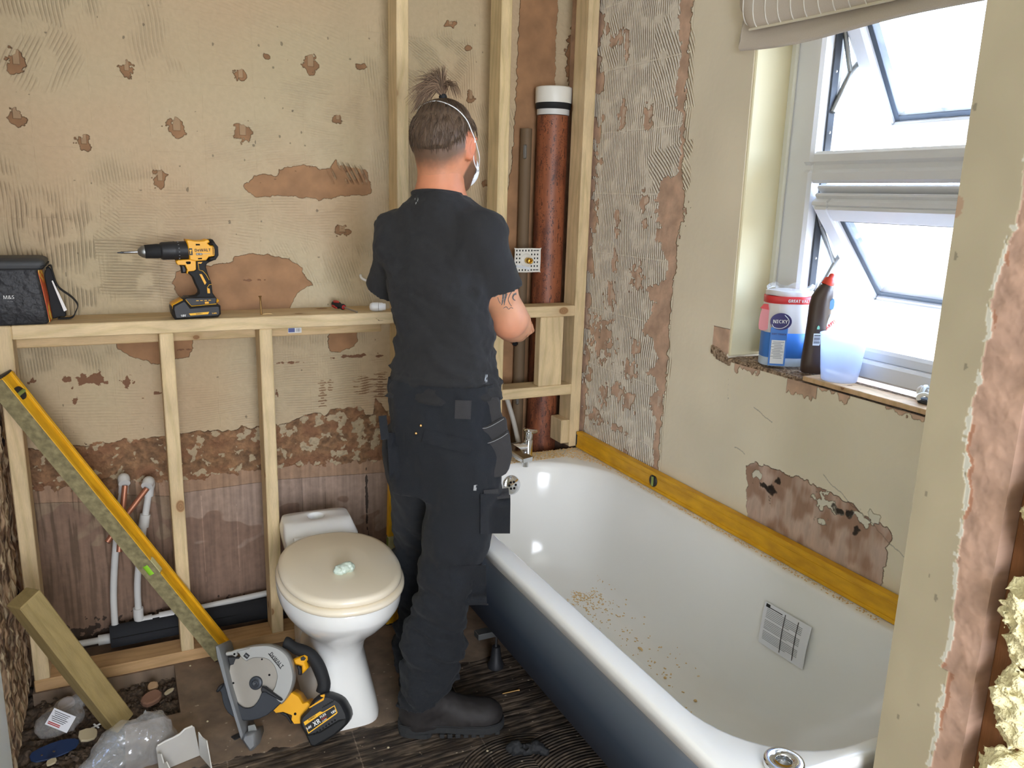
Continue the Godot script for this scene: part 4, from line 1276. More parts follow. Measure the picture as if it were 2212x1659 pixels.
func bath() -> void:
	var t := thing("bathtub", "white acrylic bath along the window wall, sawdust inside", "bathtub", Vector3.ZERO)
	var X0 := -0.697
	var X1 := -0.004
	var Z0 := 0.213
	var Z1 := 1.905
	var o := [0.012, 0.012, 0.02, 0.012]
	var rings := []
	var ins := func(d: float, y: float) -> PackedVector3Array: return rrect(X0 + d, X1 - d, Z0 + d, Z1 - d, [o[0] - d * 0.5, o[1] - d * 0.5, o[2] - d * 0.5, o[3] - d * 0.5], y)
	rings.append(ins.call(0.004, 0.524))
	rings.append(ins.call(0.0, 0.524))
	rings.append(ins.call(0.0, 0.549))
	rings.append(ins.call(0.0015, 0.5545))
	rings.append(ins.call(0.006, 0.557))
	var inner := func(il: float, ir: float, it: float, inr: float, y: float, k: float) -> PackedVector3Array:
		return rrect(-0.645 + il, -0.056 - ir, 0.302 + it, 1.878 - inr, [0.27 - k, 0.2 - k * 0.8, 0.21 - k * 0.5, 0.21 - k * 0.5], y)
	rings.append(inner.call(-0.004, -0.004, -0.004, -0.004, 0.5572, 0.0))
	rings.append(inner.call(0.002, 0.002, 0.004, 0.004, 0.5535, 0.0))
	rings.append(inner.call(0.008, 0.008, 0.012, 0.014, 0.542, 0.005))
	rings.append(inner.call(0.018, 0.018, 0.022, 0.04, 0.50, 0.01))
	rings.append(inner.call(0.036, 0.036, 0.036, 0.11, 0.40, 0.02))
	rings.append(inner.call(0.056, 0.056, 0.052, 0.20, 0.30, 0.03))
	rings.append(inner.call(0.078, 0.078, 0.075, 0.29, 0.22, 0.04))
	rings.append(inner.call(0.10, 0.10, 0.10, 0.35, 0.186, 0.05))
	rings.append(inner.call(0.135, 0.135, 0.14, 0.42, 0.169, 0.07))
	rings.append(inner.call(0.19, 0.19, 0.21, 0.50, 0.164, 0.10))
	put("tub", MB.new().loft(rings, true, false, true), M.acrylic, t)
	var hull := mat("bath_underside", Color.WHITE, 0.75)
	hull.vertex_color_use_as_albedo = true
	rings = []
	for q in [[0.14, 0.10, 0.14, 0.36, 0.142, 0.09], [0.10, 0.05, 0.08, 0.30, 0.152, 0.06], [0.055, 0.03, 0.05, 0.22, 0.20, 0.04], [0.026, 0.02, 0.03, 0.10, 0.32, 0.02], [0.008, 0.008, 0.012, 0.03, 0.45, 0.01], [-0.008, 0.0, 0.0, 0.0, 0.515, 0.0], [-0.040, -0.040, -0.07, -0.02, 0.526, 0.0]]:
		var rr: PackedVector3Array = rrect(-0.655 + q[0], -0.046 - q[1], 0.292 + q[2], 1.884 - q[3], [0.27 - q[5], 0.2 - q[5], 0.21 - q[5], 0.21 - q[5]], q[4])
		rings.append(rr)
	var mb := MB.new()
	# vertex colours: near-black blue at the bottom, pale grey towards the rim
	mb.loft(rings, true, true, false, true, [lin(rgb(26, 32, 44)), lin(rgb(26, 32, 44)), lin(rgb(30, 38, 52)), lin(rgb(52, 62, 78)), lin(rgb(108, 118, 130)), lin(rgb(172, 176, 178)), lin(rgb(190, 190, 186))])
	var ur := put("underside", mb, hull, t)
	ur.set_meta("label", "grey fibreglass underside")
	for z in [0.62, 1.45]:
		put("cradle_rail", MB.new().box(Vector3(-0.35, 0.126, z), Vector3(0.50, 0.02, 0.036), 0.002), M.zinc, t)
		for x in [-0.53, -0.15]:
			put("foot_rod", MB.new().lathe([Vector2(0.004, 0.06), Vector2(0.004, 0.15)], 10), M.steel, t, Transform3D(Basis(), Vector3(x, 0, z)))
			put("foot", MB.new().lathe([Vector2(0.026, 0.0), Vector2(0.026, 0.012), Vector2(0.018, 0.03), Vector2(0.013, 0.072)], 20), M.black_plastic, t, Transform3D(Basis(), Vector3(x, 0, z)))
	# overflow rose on the tap end
	var ov := Node3D.new()
	ov.name = "overflow"
	t.add_child(ov, true)
	ov.transform = Transform3D(Basis(Vector3.RIGHT, PI / 2 - 0.2), Vector3(-0.349, 0.489, 0.327))
	put("rose", MB.new().lathe([Vector2(0.0345, 0.0), Vector2(0.034, 0.004), Vector2(0.029, 0.008), Vector2(0.018, 0.0105), Vector2(0.001, 0.012)], 32), M.chrome, ov)
	for k in 6: put("hole", MB.new().lathe([Vector2(0.0042, 0.009), Vector2(0.0042, 0.0117)], 12), M.hole_black, ov, Transform3D(Basis(), Vector3(cos(k * PI / 3) * 0.0125, 0, sin(k * PI / 3) * 0.0125)))
	# guide sheet stuck inside
	var q := [Vector3(-0.0855, 0.470, 1.296), Vector3(-0.0835, 0.475, 1.449), Vector3(-0.1035, 0.370, 1.454), Vector3(-0.1045, 0.364, 1.304)]
	var sh := thing("instruction_sheet", "white printed instruction sheet held by two black straps inside the bath", "sheet", q[3])
	var P := func(u: float, v: float, off := 0.0) -> Vector3:
		var s: Vector3 = q[3].lerp(q[2], u).lerp(q[0].lerp(q[1], u), v)
		return s - q[3] + Vector3(-0.0035 - off - 0.003 * sin(v * PI), 0.0, 0.0)
	mb = MB.new()
	var rs := []
	for i in 9:
		var v := i / 8.0
		rs.append(PackedVector3Array([P.call(0, v), P.call(1, v), P.call(1, v) + Vector3(0.0012, 0, 0), P.call(0, v) + Vector3(0.0012, 0, 0)]))
	put("paper", mb.loft(rs, true, true, true, false), mat("paper_white", rgb(228, 230, 234), 0.6), sh)
	var strip := func(u0: float, v0: float, u1: float, v1: float, wd: float, off: float) -> MB:
		var m2 := MB.new()
		var r2 := []
		for i in 7:
			var s := i / 6.0
			var u := lerpf(u0, u1, s)
			var v := lerpf(v0, v1, s)
			var du := wd if absf(v1 - v0) > absf(u1 - u0) else 0.0
			var dv := wd if du == 0.0 else 0.0
			r2.append(PackedVector3Array([P.call(u, v, off), P.call(u + du, v + dv, off), P.call(u + du, v + dv, off - 0.0004), P.call(u, v, off - 0.0004)]))
		return m2.loft(r2, true, true, true, false)
	for u in [0.46, 0.74]: put("strap", strip.call(u, 0.96, u + 0.02, 0.06, 0.012, 0.002), M.black_print, sh)
	mb = MB.new()
	for k in 20:
		if k in [6, 13]: continue
		var l := 0.84 - (0.25 if k in [5, 12, 19] else 0.0)
		mb.st.append_from(strip.call(0.07, 0.86 - 0.038 * k, l, 0.86 - 0.038 * k, 0.013, 0.0004).done(), 0, Transform3D())
	var pr := put("print", mb.st.commit(), M.grey_print, sh)
	pr.set_meta("kind", "stuff")
	put("emblem", strip.call(0.03, 0.90, 0.12, 0.90, 0.075, 0.0005), M.black_print, sh)
	put("heading", strip.call(0.07, 0.905, 0.40, 0.905, 0.018, 0.0005), M.black_print, sh)
	# tap
	var tp := thing("bath_tap", "chrome bath tap with cross-body spout, dusted with sawdust", "tap", Vector3(-0.254, 0.557, 0.262))
	for sx in [0.0, -0.18]:
		put("pillar", MB.new().lathe([Vector2(0.023, 0.0), Vector2(0.023, 0.003), Vector2(0.0185, 0.008), Vector2(0.0165, 0.012), Vector2(0.0165, 0.066), Vector2(0.0165, 0.066), Vector2(0.0158, 0.067), Vector2(0.0158, 0.068), Vector2(0.0158, 0.068), Vector2(0.0172, 0.069), Vector2(0.0172, 0.098)], 28), M.chrome, tp, Transform3D(Basis(), Vector3(sx, 0, 0)))
		var hd := Node3D.new()
		hd.name = "handle"
		tp.add_child(hd, true)
		hd.position = Vector3(sx, 0.092, 0)
		put("lever", MB.new().prism(curve([-0.017, -0.012, 0.0, -0.018, 0.03, -0.012, 0.04, 0.0, 0.03, 0.012, 0.0, 0.018, -0.017, 0.012], 1.0, 5), 0.0, 0.014, 0.004, true), M.chrome, hd, Transform3D(Basis(Vector3.UP, 0.25) * Basis(Vector3.FORWARD, 0.25) * Basis(Vector3.RIGHT, -PI / 2), Vector3(0, 0.002, 0)))
	put("bridge", MB.new().tube([Vector3(0, 0.045, 0), Vector3(-0.18, 0.045, 0)], 0.0155, 20), M.chrome, tp)
	put("spout", MB.new().prism(P2([-0.030, -0.012, 0.13, -0.004, 0.13, 0.012, -0.030, 0.016]), -0.024, 0.024, 0.004), M.chrome, tp, Transform3D(Basis(Vector3.UP, -PI / 2 + 0.25) * Basis(Vector3.BACK, -0.14), Vector3(-0.095, 0.052, 0.0)))
	put("spout_nozzle", MB.new().lathe([Vector2(0.012, -0.022), Vector2(0.0125, 0.0)], 20), M.chrome, tp, Transform3D(Basis(), Vector3(-0.066, 0.034, 0.112)))
	# the level lying along the wall on the rim
	spirit_level("spirit_level", Transform3D(Basis(Vector3(0, 0, 1), Vector3(0, 1, 0), Vector3(-1, 0, 0)), Vector3(-0.0165, 0.558, 0.216)), 1.68, 0.061, 0.0235, [0.86], [0.29], "long scuffed yellow spirit level standing on the bath rim against the wall", false)
	# waste fitting left on the near end of the rim
	var wf := thing("waste_ring", "loose chrome bath waste ring standing on the near rim of the bath", "waste fitting", Vector3(-0.597, 0.557, 1.872))
	put("ring", MB.new().lathe([Vector2(0.030, 0.0), Vector2(0.033, 0.003), Vector2(0.0335, 0.012), Vector2(0.032, 0.0155), Vector2(0.030, 0.016), Vector2(0.0145, 0.016), Vector2(0.013, 0.014), Vector2(0.013, 0.0)], 40), M.chrome, wf)
	put("bore", MB.new().lathe([Vector2(0.0128, 0.002), Vector2(0.0128, 0.004)], 24), M.steel, wf)
	put("thread", MB.new().lathe([Vector2(0.0135, 0.006), Vector2(0.0125, 0.008), Vector2(0.0135, 0.010), Vector2(0.0125, 0.012)], 24, false, false), M.zinc, wf)
	# sawdust and chips lie in the bath and on its tap end
	mat("sawdust", rgb(222, 190, 136), 0.95)
	mb = MB.new()
	for k in 900:
		var x := -0.20 + rng.randfn(0.0, 0.042)
		var z := 0.53 + absf(rng.randfn(0.0, 0.10)) - 0.06 + (rng.randf() * 0.6 if k % 7 == 0 else 0.0)
		if x < -0.32 or x > -0.13 or z < 0.45 or z > 1.25: continue
		var s := rng.randf_range(0.001, 0.0040)
		var y := 0.1645
		for e in [[-0.246, 0.164], [-0.191, 0.169], [-0.156, 0.186], [-0.134, 0.22]]:
			if x > e[0]: y = e[1] + 0.001 + (x - e[0]) * (0.11 if e[0] < -0.2 else (0.486 if e[0] < -0.16 else 1.5))
		mb.tf = Transform3D(Basis(Vector3.UP, rng.randf() * 6.0), Vector3(x, y, z))
		mb.box(Vector3.ZERO, Vector3(s * 2.0, 0.0012, s))
	mb.tf = Transform3D()
	for k in 2600:
		var x := rng.randf_range(-0.42, -0.03)
		var z := rng.randf_range(0.216, 0.302 + (0.14 if x > -0.12 else 0.0))
		if x > -0.12 and z > 0.30 + (x + 0.12) * 1.6: continue
		var s := rng.randf_range(0.0008, 0.0026)
		mb.box(Vector3(x, 0.5578, z), Vector3(s * 1.5, 0.0012, s))
	for k in 500:
		mb.box(Vector3(rng.randf_range(-0.05, -0.032), 0.5578, rng.randf_range(0.3, 1.6)), Vector3(0.003, 0.001, rng.randf_range(0.001, 0.004)))
	tag(put("sawdust", mb, M.sawdust), "pale sawdust scattered on the bath ledge and bottom", "sawdust", "", "stuff")
	var chips := [[-0.215, 0.1675, 0.95, 0.022, "large curled wood chip lying midway along the bath bottom"], [-0.235, 0.167, 1.10, 0.008, "small wood chip nearer the sloping end of the bath"], [-0.225, 0.1675, 1.22, 0.009, "dark sliver of wood near the foot of the bath slope"]]
	for c in chips:
		var pts := []
		for i in 6: pts.append(Vector3(c[3] * (i / 5.0 - 0.5), 0.002 + 0.15 * c[3] * sin(i / 5.0 * PI), 0.1 * c[3] * sin(i * 1.3)))
		tag(put("wood_chip", MB.new().tube(pts, [0.001, 0.003, 0.004, 0.004, 0.003, 0.001], 6), M.sawdust, self, Transform3D(Basis(Vector3.UP, c[1] * 3.0 + c[2]), Vector3(c[0], c[1], c[2]))), c[4], "wood chip")

func spirit_level(n: String, xf: Transform3D, len: float, h: float, d: float, vials: Array, plumbs: Array, label: String, dirty: bool) -> void:
	# local x along the level, y up its face, z out of the face
	if not M.has("level_yellow"):
		var m := mat("level_yellow", Color.WHITE, 0.5)
		m.albedo_texture = noise_tex(0.012, 512, 6, 0.0, [rgb(206, 150, 24), rgb(240, 184, 30)])
		tri_map(m, Vector3(1.3, 4.0, 4.0))
		var g := mat("level_grime", Color.WHITE, 0.85)
		g.albedo_texture = noise_tex(0.02, 512, 6, 0.0, [rgb(120, 112, 80), rgb(172, 160, 118)])
		tri_map(g, Vector3(3, 3, 3))
		mat("vial_green", rgb(150, 214, 60), 0.12)
		mat("vial_dull", rgb(128, 142, 72), 0.2)
		mat("vial_housing", rgb(196, 190, 140), 0.4)
	var t := thing(n, label, "spirit level", xf.origin, xf.basis)
	var rail := 0.0045
	var mb := MB.new()
	var edges := [0.0]
	for v in vials: edges.append_array([v * len - 0.026, v * len + 0.026])
	edges.append(len)
	# web with recessed faces, cut away at each vial
	for e in range(0, edges.size(), 2):
		var a: float = edges[e]
		var b: float = edges[e + 1]
		mb.box(Vector3((a + b) / 2, h - 0.006, 0), Vector3(b - a, 0.012, d), 0.0012)
		mb.box(Vector3((a + b) / 2, h * 0.80, 0), Vector3(b - a, h * 0.2, d * 0.72), 0.001)
	mb.box(Vector3(len / 2, h * 0.36, 0), Vector3(len, h * 0.70, d * 0.72), 0.001)
	mb.box(Vector3(len / 2, 0.005, 0), Vector3(len, 0.010, d), 0.0012)
	put("beam", mb, M.level_yellow, t)
	if dirty: put("grimy_edge", MB.new().box(Vector3(len * 0.5, h + 0.0004, 0), Vector3(len - 0.004, 0.0012, d - 0.003)), M.level_grime, t)
	for v in vials:
		var vh := Node3D.new()
		vh.name = "vial"
		t.add_child(vh, true)
		vh.position = Vector3(v * len, h - 0.012, 0)
		put("housing", MB.new().box(Vector3(0, -0.001, 0), Vector3(0.052, 0.022, d * 0.94), 0.003), M.vial_housing, vh)
		put("tube", MB.new().tube([Vector3(-0.019, 0.007, 0), Vector3(0.019, 0.007, 0)] if not dirty else [Vector3(-0.017, 0.0, 0), Vector3(0.017, 0.0, 0)], 0.0072 if not dirty else 0.0155, 18), M.vial_green if dirty else M.vial_dull, vh)
	for v in plumbs:
		var vh := Node3D.new()
		vh.name = "plumb_vial"
		t.add_child(vh, true)
		vh.position = Vector3(v * len, h * 0.5, d * 0.36)
		var round := Transform3D(Basis(Vector3.RIGHT, PI / 2), Vector3.ZERO)
		put("surround", MB.new().lathe([Vector2(0.019, 0.0), Vector2(0.019, 0.004), Vector2(0.0165, 0.005)], 28), M.black_plastic, vh, round)
		put("tube", MB.new().tube([Vector3(0, -0.015, 0.004), Vector3(0, 0.015, 0.004)], 0.0055, 12), M.vial_dull, vh)
	for e in 2:
		put("end_cap", MB.new().box(Vector3(len * e + 0.002 * (e * 2 - 1), h / 2, 0), Vector3(0.006, h * 0.98, d * 0.98), 0.002), M.black_plastic, t)

# ------------------------------------------------------------------ toilet
func toilet() -> void:
	var t := thing("toilet", "white toilet pan without its cistern, cream lid closed", "toilet", Vector3(-1.008, 0, 0.2), Basis(Vector3.UP, -0.045))
	var ring := func(y: float, hx: float, zb: float, zf: float, pw: float, zc: float) -> PackedVector3Array:
		var p := PackedVector3Array()
		for j in 64:
			var a := -TAU * j / 64.0
			var c := cos(a)
			var s := sin(a)
			var q := pow(pow(absf(c), pw) + pow(absf(s), pw), -1.0 / pw)
			var dz: float = (zf - zc) if s > 0 else (zc - zb)
			p.append(Vector3(c * q * hx, y, zc + s * q * dz))
		return p
	var rings := []
	for q in [[0.0, 0.100, 0.10, 0.540, 4.5, 0.34], [0.012, 0.100, 0.10, 0.540, 4.5, 0.34], [0.05, 0.094, 0.10, 0.530, 4.0, 0.34], [0.12, 0.082, 0.10, 0.505, 3.2, 0.33], [0.18, 0.074, 0.10, 0.492, 2.4, 0.33], [0.225, 0.083, 0.10, 0.506, 2.3, 0.34], [0.265, 0.106, 0.10, 0.546, 2.2, 0.36], [0.30, 0.132, 0.12, 0.592, 2.2, 0.38], [0.335, 0.153, 0.15, 0.630, 2.15, 0.40], [0.362, 0.164, 0.17, 0.652, 2.15, 0.41], [0.372, 0.166, 0.175, 0.656, 2.15, 0.41], [0.406, 0.169, 0.18, 0.660, 2.15, 0.41], [0.413, 0.165, 0.185, 0.655, 2.15, 0.41]]:
		rings.append(ring.call(q[0], q[1], q[2], q[3], q[4], q[5]))
	put("pan", MB.new().loft(rings), M.ceramic, t)
	rings = []
	for q in [[0.0, 0.080, 0.012, 0.24, 4.0, 0.12], [0.22, 0.084, 0.012, 0.24, 4.0, 0.12], [0.32, 0.096, 0.012, 0.235, 4.5, 0.12], [0.40, 0.112, 0.012, 0.23, 5.0, 0.12], [0.425, 0.113, 0.012, 0.20, 6.0, 0.1], [0.445, 0.106, 0.014, 0.14, 6.0, 0.075], [0.452, 0.103, 0.016, 0.118, 6.0, 0.07]]:
		rings.append(ring.call(q[0], q[1], q[2], q[3], q[4], q[5]))
	# the ledge top runs in to the flush hole
	for q in [[0.4535, 0.029, 0.036, 0.094, 2.0, 0.065], [0.452, 0.026, 0.039, 0.091, 2.0, 0.065], [0.41, 0.024, 0.041, 0.089, 2.0, 0.065]]: rings.append(ring.call(q[0], q[1], q[2], q[3], q[4], q[5]))
	put("cistern_ledge", MB.new().loft(rings), M.ceramic, t)
	put("flush_bore", MB.new().lathe([Vector2(0.0245, 0.425), Vector2(0.0245, 0.427)], 24), mat("bore_grey", rgb(120, 122, 122), 0.6), t, Transform3D(Basis(), Vector3(0, 0, 0.065)))
	var cream := mat("seat_cream", rgb(240, 228, 204), 0.22)
	var seat := func(y0: float, y1: float, hx: float, zb: float, zf: float, bev: float, dome: float) -> MB:
		var rr := []
		rr.append(ring.call(y0, hx - bev, zb + bev, zf - bev, 2.25, 0.43))
		rr.append(ring.call(y0 + bev, hx, zb, zf, 2.25, 0.43))
		rr.append(ring.call(y1 - bev * 1.5, hx, zb, zf, 2.25, 0.43))
		rr.append(ring.call(y1 - bev * 0.4, hx - bev * 0.7, zb + bev * 0.7, zf - bev * 0.7, 2.25, 0.43))
		rr.append(ring.call(y1, hx - bev * 2.5, zb + bev * 2.5, zf - bev * 2.5, 2.25, 0.43))
		rr.append(ring.call(y1 + dome, hx * 0.5, 0.43 - 0.1, 0.43 + 0.12, 2.2, 0.43))
		return MB.new().loft(rr)
	put("seat", seat.call(0.414, 0.433, 0.170, 0.205, 0.672, 0.005, 0.0), cream, t)
	put("lid", seat.call(0.434, 0.457, 0.163, 0.212, 0.662, 0.006, 0.003), cream, t)
	for x in [-0.07, 0.07]: put("hinge", MB.new().tube([Vector3(x - 0.02, 0.436, 0.205), Vector3(x + 0.02, 0.436, 0.205)], 0.010, 14), M.white_plastic, t)
	# crumpled film on the lid
	var nz := FastNoiseLite.new()
	nz.frequency = 1.0
	nz.noise_type = FastNoiseLite.TYPE_CELLULAR
	var f := Field.new(Vector3(-0.05, -0.02, -0.04), Vector3(0.05, 0.04, 0.04), 0.0022)
	f.cap(Vector3(-0.014, 0.009, 0), Vector3(0.014, 0.011, -0.004), 0.013, 0.014, 0.01)
	f.each(func(v, d): return nz.get_noise_3dv(v * 70.0) * 0.011 + 0.004)
	var film := mat("crumpled_film", rgb(206, 220, 206), 0.25)
	film.backlight_enabled = true
	film.backlight = Color(0.4, 0.45, 0.4)
	tag(put("crumpled_wrapper", f.mesh(MB.new()), film, self, Transform3D(Basis(), Vector3(-1.032, 0.460, 0.705))), "small crumpled pale green wrapper lying on the toilet lid", "wrapper")

# ------------------------------------------------------------------ the man at work
func fabric(n: String, c: Color, bump := 0.5) -> StandardMaterial3D:
	var m := mat(n, c, 0.95)
	m.normal_enabled = true
	m.normal_texture = M.weave.normal_texture if M.has("weave") else noise_tex(0.11, 256, 3, 4.0)
	m.normal_scale = bump
	tri_map(m, Vector3(14, 14, 14))
	m.rim_enabled = true
	m.rim = 0.25
	m.vertex_color_use_as_albedo = true
	return m

func finger(f: Field, a: Vector3, d: Vector3, curl: Vector3, l: float, r: float, bend: float) -> void:
	# three joints, each turned further round the axis curl
	var p := a
	var v := d.normalized()
	for k in 3:
		var q: Vector3 = p + v * l * [0.45, 0.32, 0.25][k]
		f.cap(p, q, r * [1.0, 0.93, 0.86][k], r * [0.93, 0.86, 0.76][k], 0.004)
		p = q
		v = v.rotated(curl.normalized(), bend)

func person() -> void:
	mat("weave", Color.WHITE).normal_texture = noise_tex(0.11, 256, 3, 4.0)
	var B := Vector3(-0.82, 0.0, 0.80)
	var X := Transform3D(Basis(), -B)
	var root := thing("person", "man seen from behind in black t-shirt and dark work trousers, hair tied up", "person", B)
	var nz := FastNoiseLite.new()
	nz.frequency = 1.0
	nz.fractal_octaves = 3
	nz.seed = 4
	var fwd := Vector3(0.755, 0, -0.656)
	var rgt := Vector3(0.656, 0, 0.755)
	var HB := Basis(rgt, Vector3.UP, -fwd)
	var HC := Vector3(-0.766, 1.588, 0.744)
	var H := func(x: float, y: float, z: float) -> Vector3: return HC + HB * Vector3(x, y, z)
	var skin := lin(rgb(198, 142, 108))
	var mb := MB.new()
	# skin: trunk, neck and arms as one body
	var sR := Vector3(-0.712, 1.362, 0.832)
	var sL := Vector3(-0.858, 1.350, 0.684)
	var eR := Vector3(-0.603, 1.150, 0.80)
	var wR := Vector3(-0.468, 1.072, 0.585)
	var eL := Vector3(-0.76, 1.12, 0.50)
	var wL := Vector3(-0.60, 1.06, 0.40)
	var f := Field.new(Vector3(-0.98, 0.85, 0.33), Vector3(-0.42, 1.58, 0.93), 0.0055)
	f.trunk([[0.88, -0.785, 0.80, 0.125, 0.08, 0.716], [1.05, -0.777, 0.785, 0.118, 0.074, 0.716], [1.25, -0.795, 0.765, 0.112, 0.065, 0.716], [1.40, -0.79, 0.75, 0.105, 0.05, 0.716]], 0.03)
	f.cap(Vector3(-0.784, 1.40, 0.752), H.call(0.0, -0.04, 0.02), 0.064, 0.056, 0.04)
	f.cap(Vector3(-0.784, 1.435, 0.752), sR, 0.048, 0.05, 0.04)
	f.cap(Vector3(-0.784, 1.435, 0.752), sL, 0.048, 0.05, 0.04)
	f.cap(sL, eL, 0.05, 0.042, 0.03).cap(eL, wL, 0.043, 0.028, 0.02)
	f.cap(sR, sR.lerp(eR, 0.6), 0.05, 0.047, 0.03)
	f.cap(sR.lerp(eR, 0.5), eR, 0.048, 0.043, 0.02).cap(eR, eR.lerp(wR, 0.35), 0.0445, 0.047, 0.03).cap(eR.lerp(wR, 0.35), wR, 0.047, 0.029, 0.02)
	f.ell(eR + Vector3(-0.012, -0.022, 0.012), Vector3(0.024, 0.022, 0.024), 0.03)
	f.mesh(mb, func(p):
		var c: Color = skin * (1.0 + nz.get_noise_3dv(p * 30.0) * 0.10)
		if p.y > 1.38: c = c * Color(1.04, 0.82, 0.74)
		var d: float = (p - (eR + Vector3(-0.01, -0.02, 0.01))).length()
		c = c * Color(1, 1, 1).lerp(Color(1.0, 0.78, 0.76), clampf(1.3 - d / 0.05, 0.0, 1.0))
		return c)
	# head with its face turned to the wall
	var h := Field.new(HC - Vector3(0.15, 0.15, 0.15), HC + Vector3(0.15, 0.14, 0.15), 0.0036)
	h.ell(H.call(0, 0.012, 0.008), Vector3(0.072, 0.084, 0.093), 0.01, HB)
	h.ell(H.call(0, -0.045, -0.045), Vector3(0.058, 0.066, 0.064), 0.03, HB)
	h.ell(H.call(0, -0.098, -0.078), Vector3(0.026, 0.020, 0.024), 0.03, HB)
	h.cap(H.call(0, -0.03, 0.022), H.call(-0.005, -0.14, 0.018), 0.057, 0.058, 0.03)
	h.cap(H.call(0, 0.0, -0.090), H.call(0, -0.032, -0.108), 0.008, 0.013, 0.012)
	for s in [-1.0, 1.0]:
		h.ell(H.call(s * 0.028, 0.004, -0.094), Vector3(0.014, 0.009, 0.012), 0.008, HB, true)
		h.ell(H.call(s * 0.028, 0.004, -0.080), Vector3(0.012, 0.010, 0.011), 0.003, HB)
		h.ell(H.call(s * 0.026, 0.018, -0.090), Vector3(0.022, 0.006, 0.008), 0.01, HB)
		h.ell(H.call(s * 0.014, -0.036, -0.100), Vector3(0.007, 0.006, 0.008), 0.006, HB)
		var eb := HB * Basis(Vector3.UP, s * -0.5) * Basis(Vector3.RIGHT, -0.2)
		h.ell(H.call(s * 0.0745, -0.012, 0.012), Vector3(0.0075, 0.029, 0.0165), 0.006, eb)
		h.ell(H.call(s * 0.082, -0.008, 0.010), Vector3(0.006, 0.019, 0.009), 0.004, eb, true)
		h.ell(H.call(s * 0.071, -0.034, 0.004), Vector3(0.006, 0.009, 0.007), 0.005, HB)
	h.ell(H.call(0, -0.066, -0.099), Vector3(0.022, 0.005, 0.008), 0.006, HB)
	h.ell(H.call(0, -0.076, -0.098), Vector3(0.020, 0.006, 0.008), 0.006, HB)
	h.ell(H.call(0, -0.071, -0.107), Vector3(0.022, 0.0016, 0.006), 0.002, HB, true)
	var hairc := lin(rgb(92, 72, 54))
	h.mesh(mb, func(p):
		var q: Vector3 = HB.transposed() * (p - HC)
		var c: Color = skin * Color(1.02, 0.84, 0.76) * (1.0 + nz.get_noise_3dv(p * 40.0) * 0.10)
		if absf(q.x) > 0.0705 and absf(q.z - 0.012) < 0.03: return skin * Color(1.0, 0.72, 0.64)
		var line := lerpf(-0.052, -0.002, clampf((0.075 - q.z) / 0.07, 0.0, 1.0)) + absf(q.x) * 0.05
		if q.z < -0.05: line = 0.045
		var k := smoothstep(-0.036, 0.018, q.y - line + nz.get_noise_3dv(p * 90.0) * 0.006)
		c = c.lerp(lin(rgb(96, 76, 60)), k * 0.95)
		var bd := smoothstep(-0.03, -0.05, q.y + maxf(0.0, q.z + 0.02) * 1.2) * smoothstep(0.03, 0.0, q.z)
		if q.y > -0.125: c = c.lerp(hairc * 0.8, clampf(bd, 0.0, 1.0) * 0.85)
		if absf(q.x) < 0.022 and q.y < -0.060 and q.y > -0.083 and q.z < -0.09: c = lin(rgb(170, 90, 84))
		return c)
	# hands, fingers curled round the pipe
	for s in 2:
		var wv: Vector3 = [wR, wL][s]
		var ax := Vector3(0.24, 0.03, -0.97).normalized()
		var grip: Vector3 = [Vector3(-0.415, 1.026, 0.425), Vector3(-0.535, 1.06, 0.33)][s]
		var side := Vector3(0.97, -0.1, 0.24).normalized() * (1.0 if s == 0 else -1.0)
		var up := Vector3(0.0, 1.0, 0.03)
		var hf := Field.new(grip.min(wv) - Vector3(0.07, 0.07, 0.07), grip.max(wv) + Vector3(0.07, 0.07, 0.07), 0.0032)
		var palm := grip + up * 0.030 - ax * 0.012 - side * 0.006
		hf.cap(wv, wv.lerp(palm, 0.5), 0.029, 0.029, 0.01)
		hf.cap(wv.lerp(palm, 0.4), palm - ax * 0.02, 0.028, 0.030, 0.02, up, 1.5)
		hf.cap(palm - ax * 0.03, palm + ax * 0.034, 0.024, 0.022, 0.02, up, 1.7)
		for k in 4:
			var a := palm + ax * (0.032 - 0.0205 * k) + side * 0.022
			finger(hf, a, side * 0.9 - up * 0.35 + ax * (0.1 - 0.06 * k), ax * (1.0 if s == 0 else -1.0) * -1.0, [0.072, 0.078, 0.073, 0.058][k], [0.0085, 0.0088, 0.0084, 0.0075][k], 1.12)
		finger(hf, palm - ax * 0.02 - side * 0.026, ax * 0.8 - up * 0.5 - side * 0.35, ax * (1.0 if s == 0 else -1.0), 0.066, 0.0098, 0.45)
		hf.mesh(mb, func(p): return skin * (0.98 + nz.get_noise_3dv(p * 50.0) * 0.12))
	var sk := mat("skin", Color.WHITE, 0.55)
	sk.vertex_color_use_as_albedo = true
	sk.subsurf_scatter_enabled = true
	sk.subsurf_scatter_strength = 0.08
	put("body", mb, sk, root, X)
	# tattoo laid on the back of the upper arm
	var ink := MB.new()
	var view := Vector3(0.36, -0.12, -0.925).normalized()
	var vr := Vector3(0.93, 0.0, 0.36)
	var anchor := Vector3(-0.640, 1.217, 0.87)
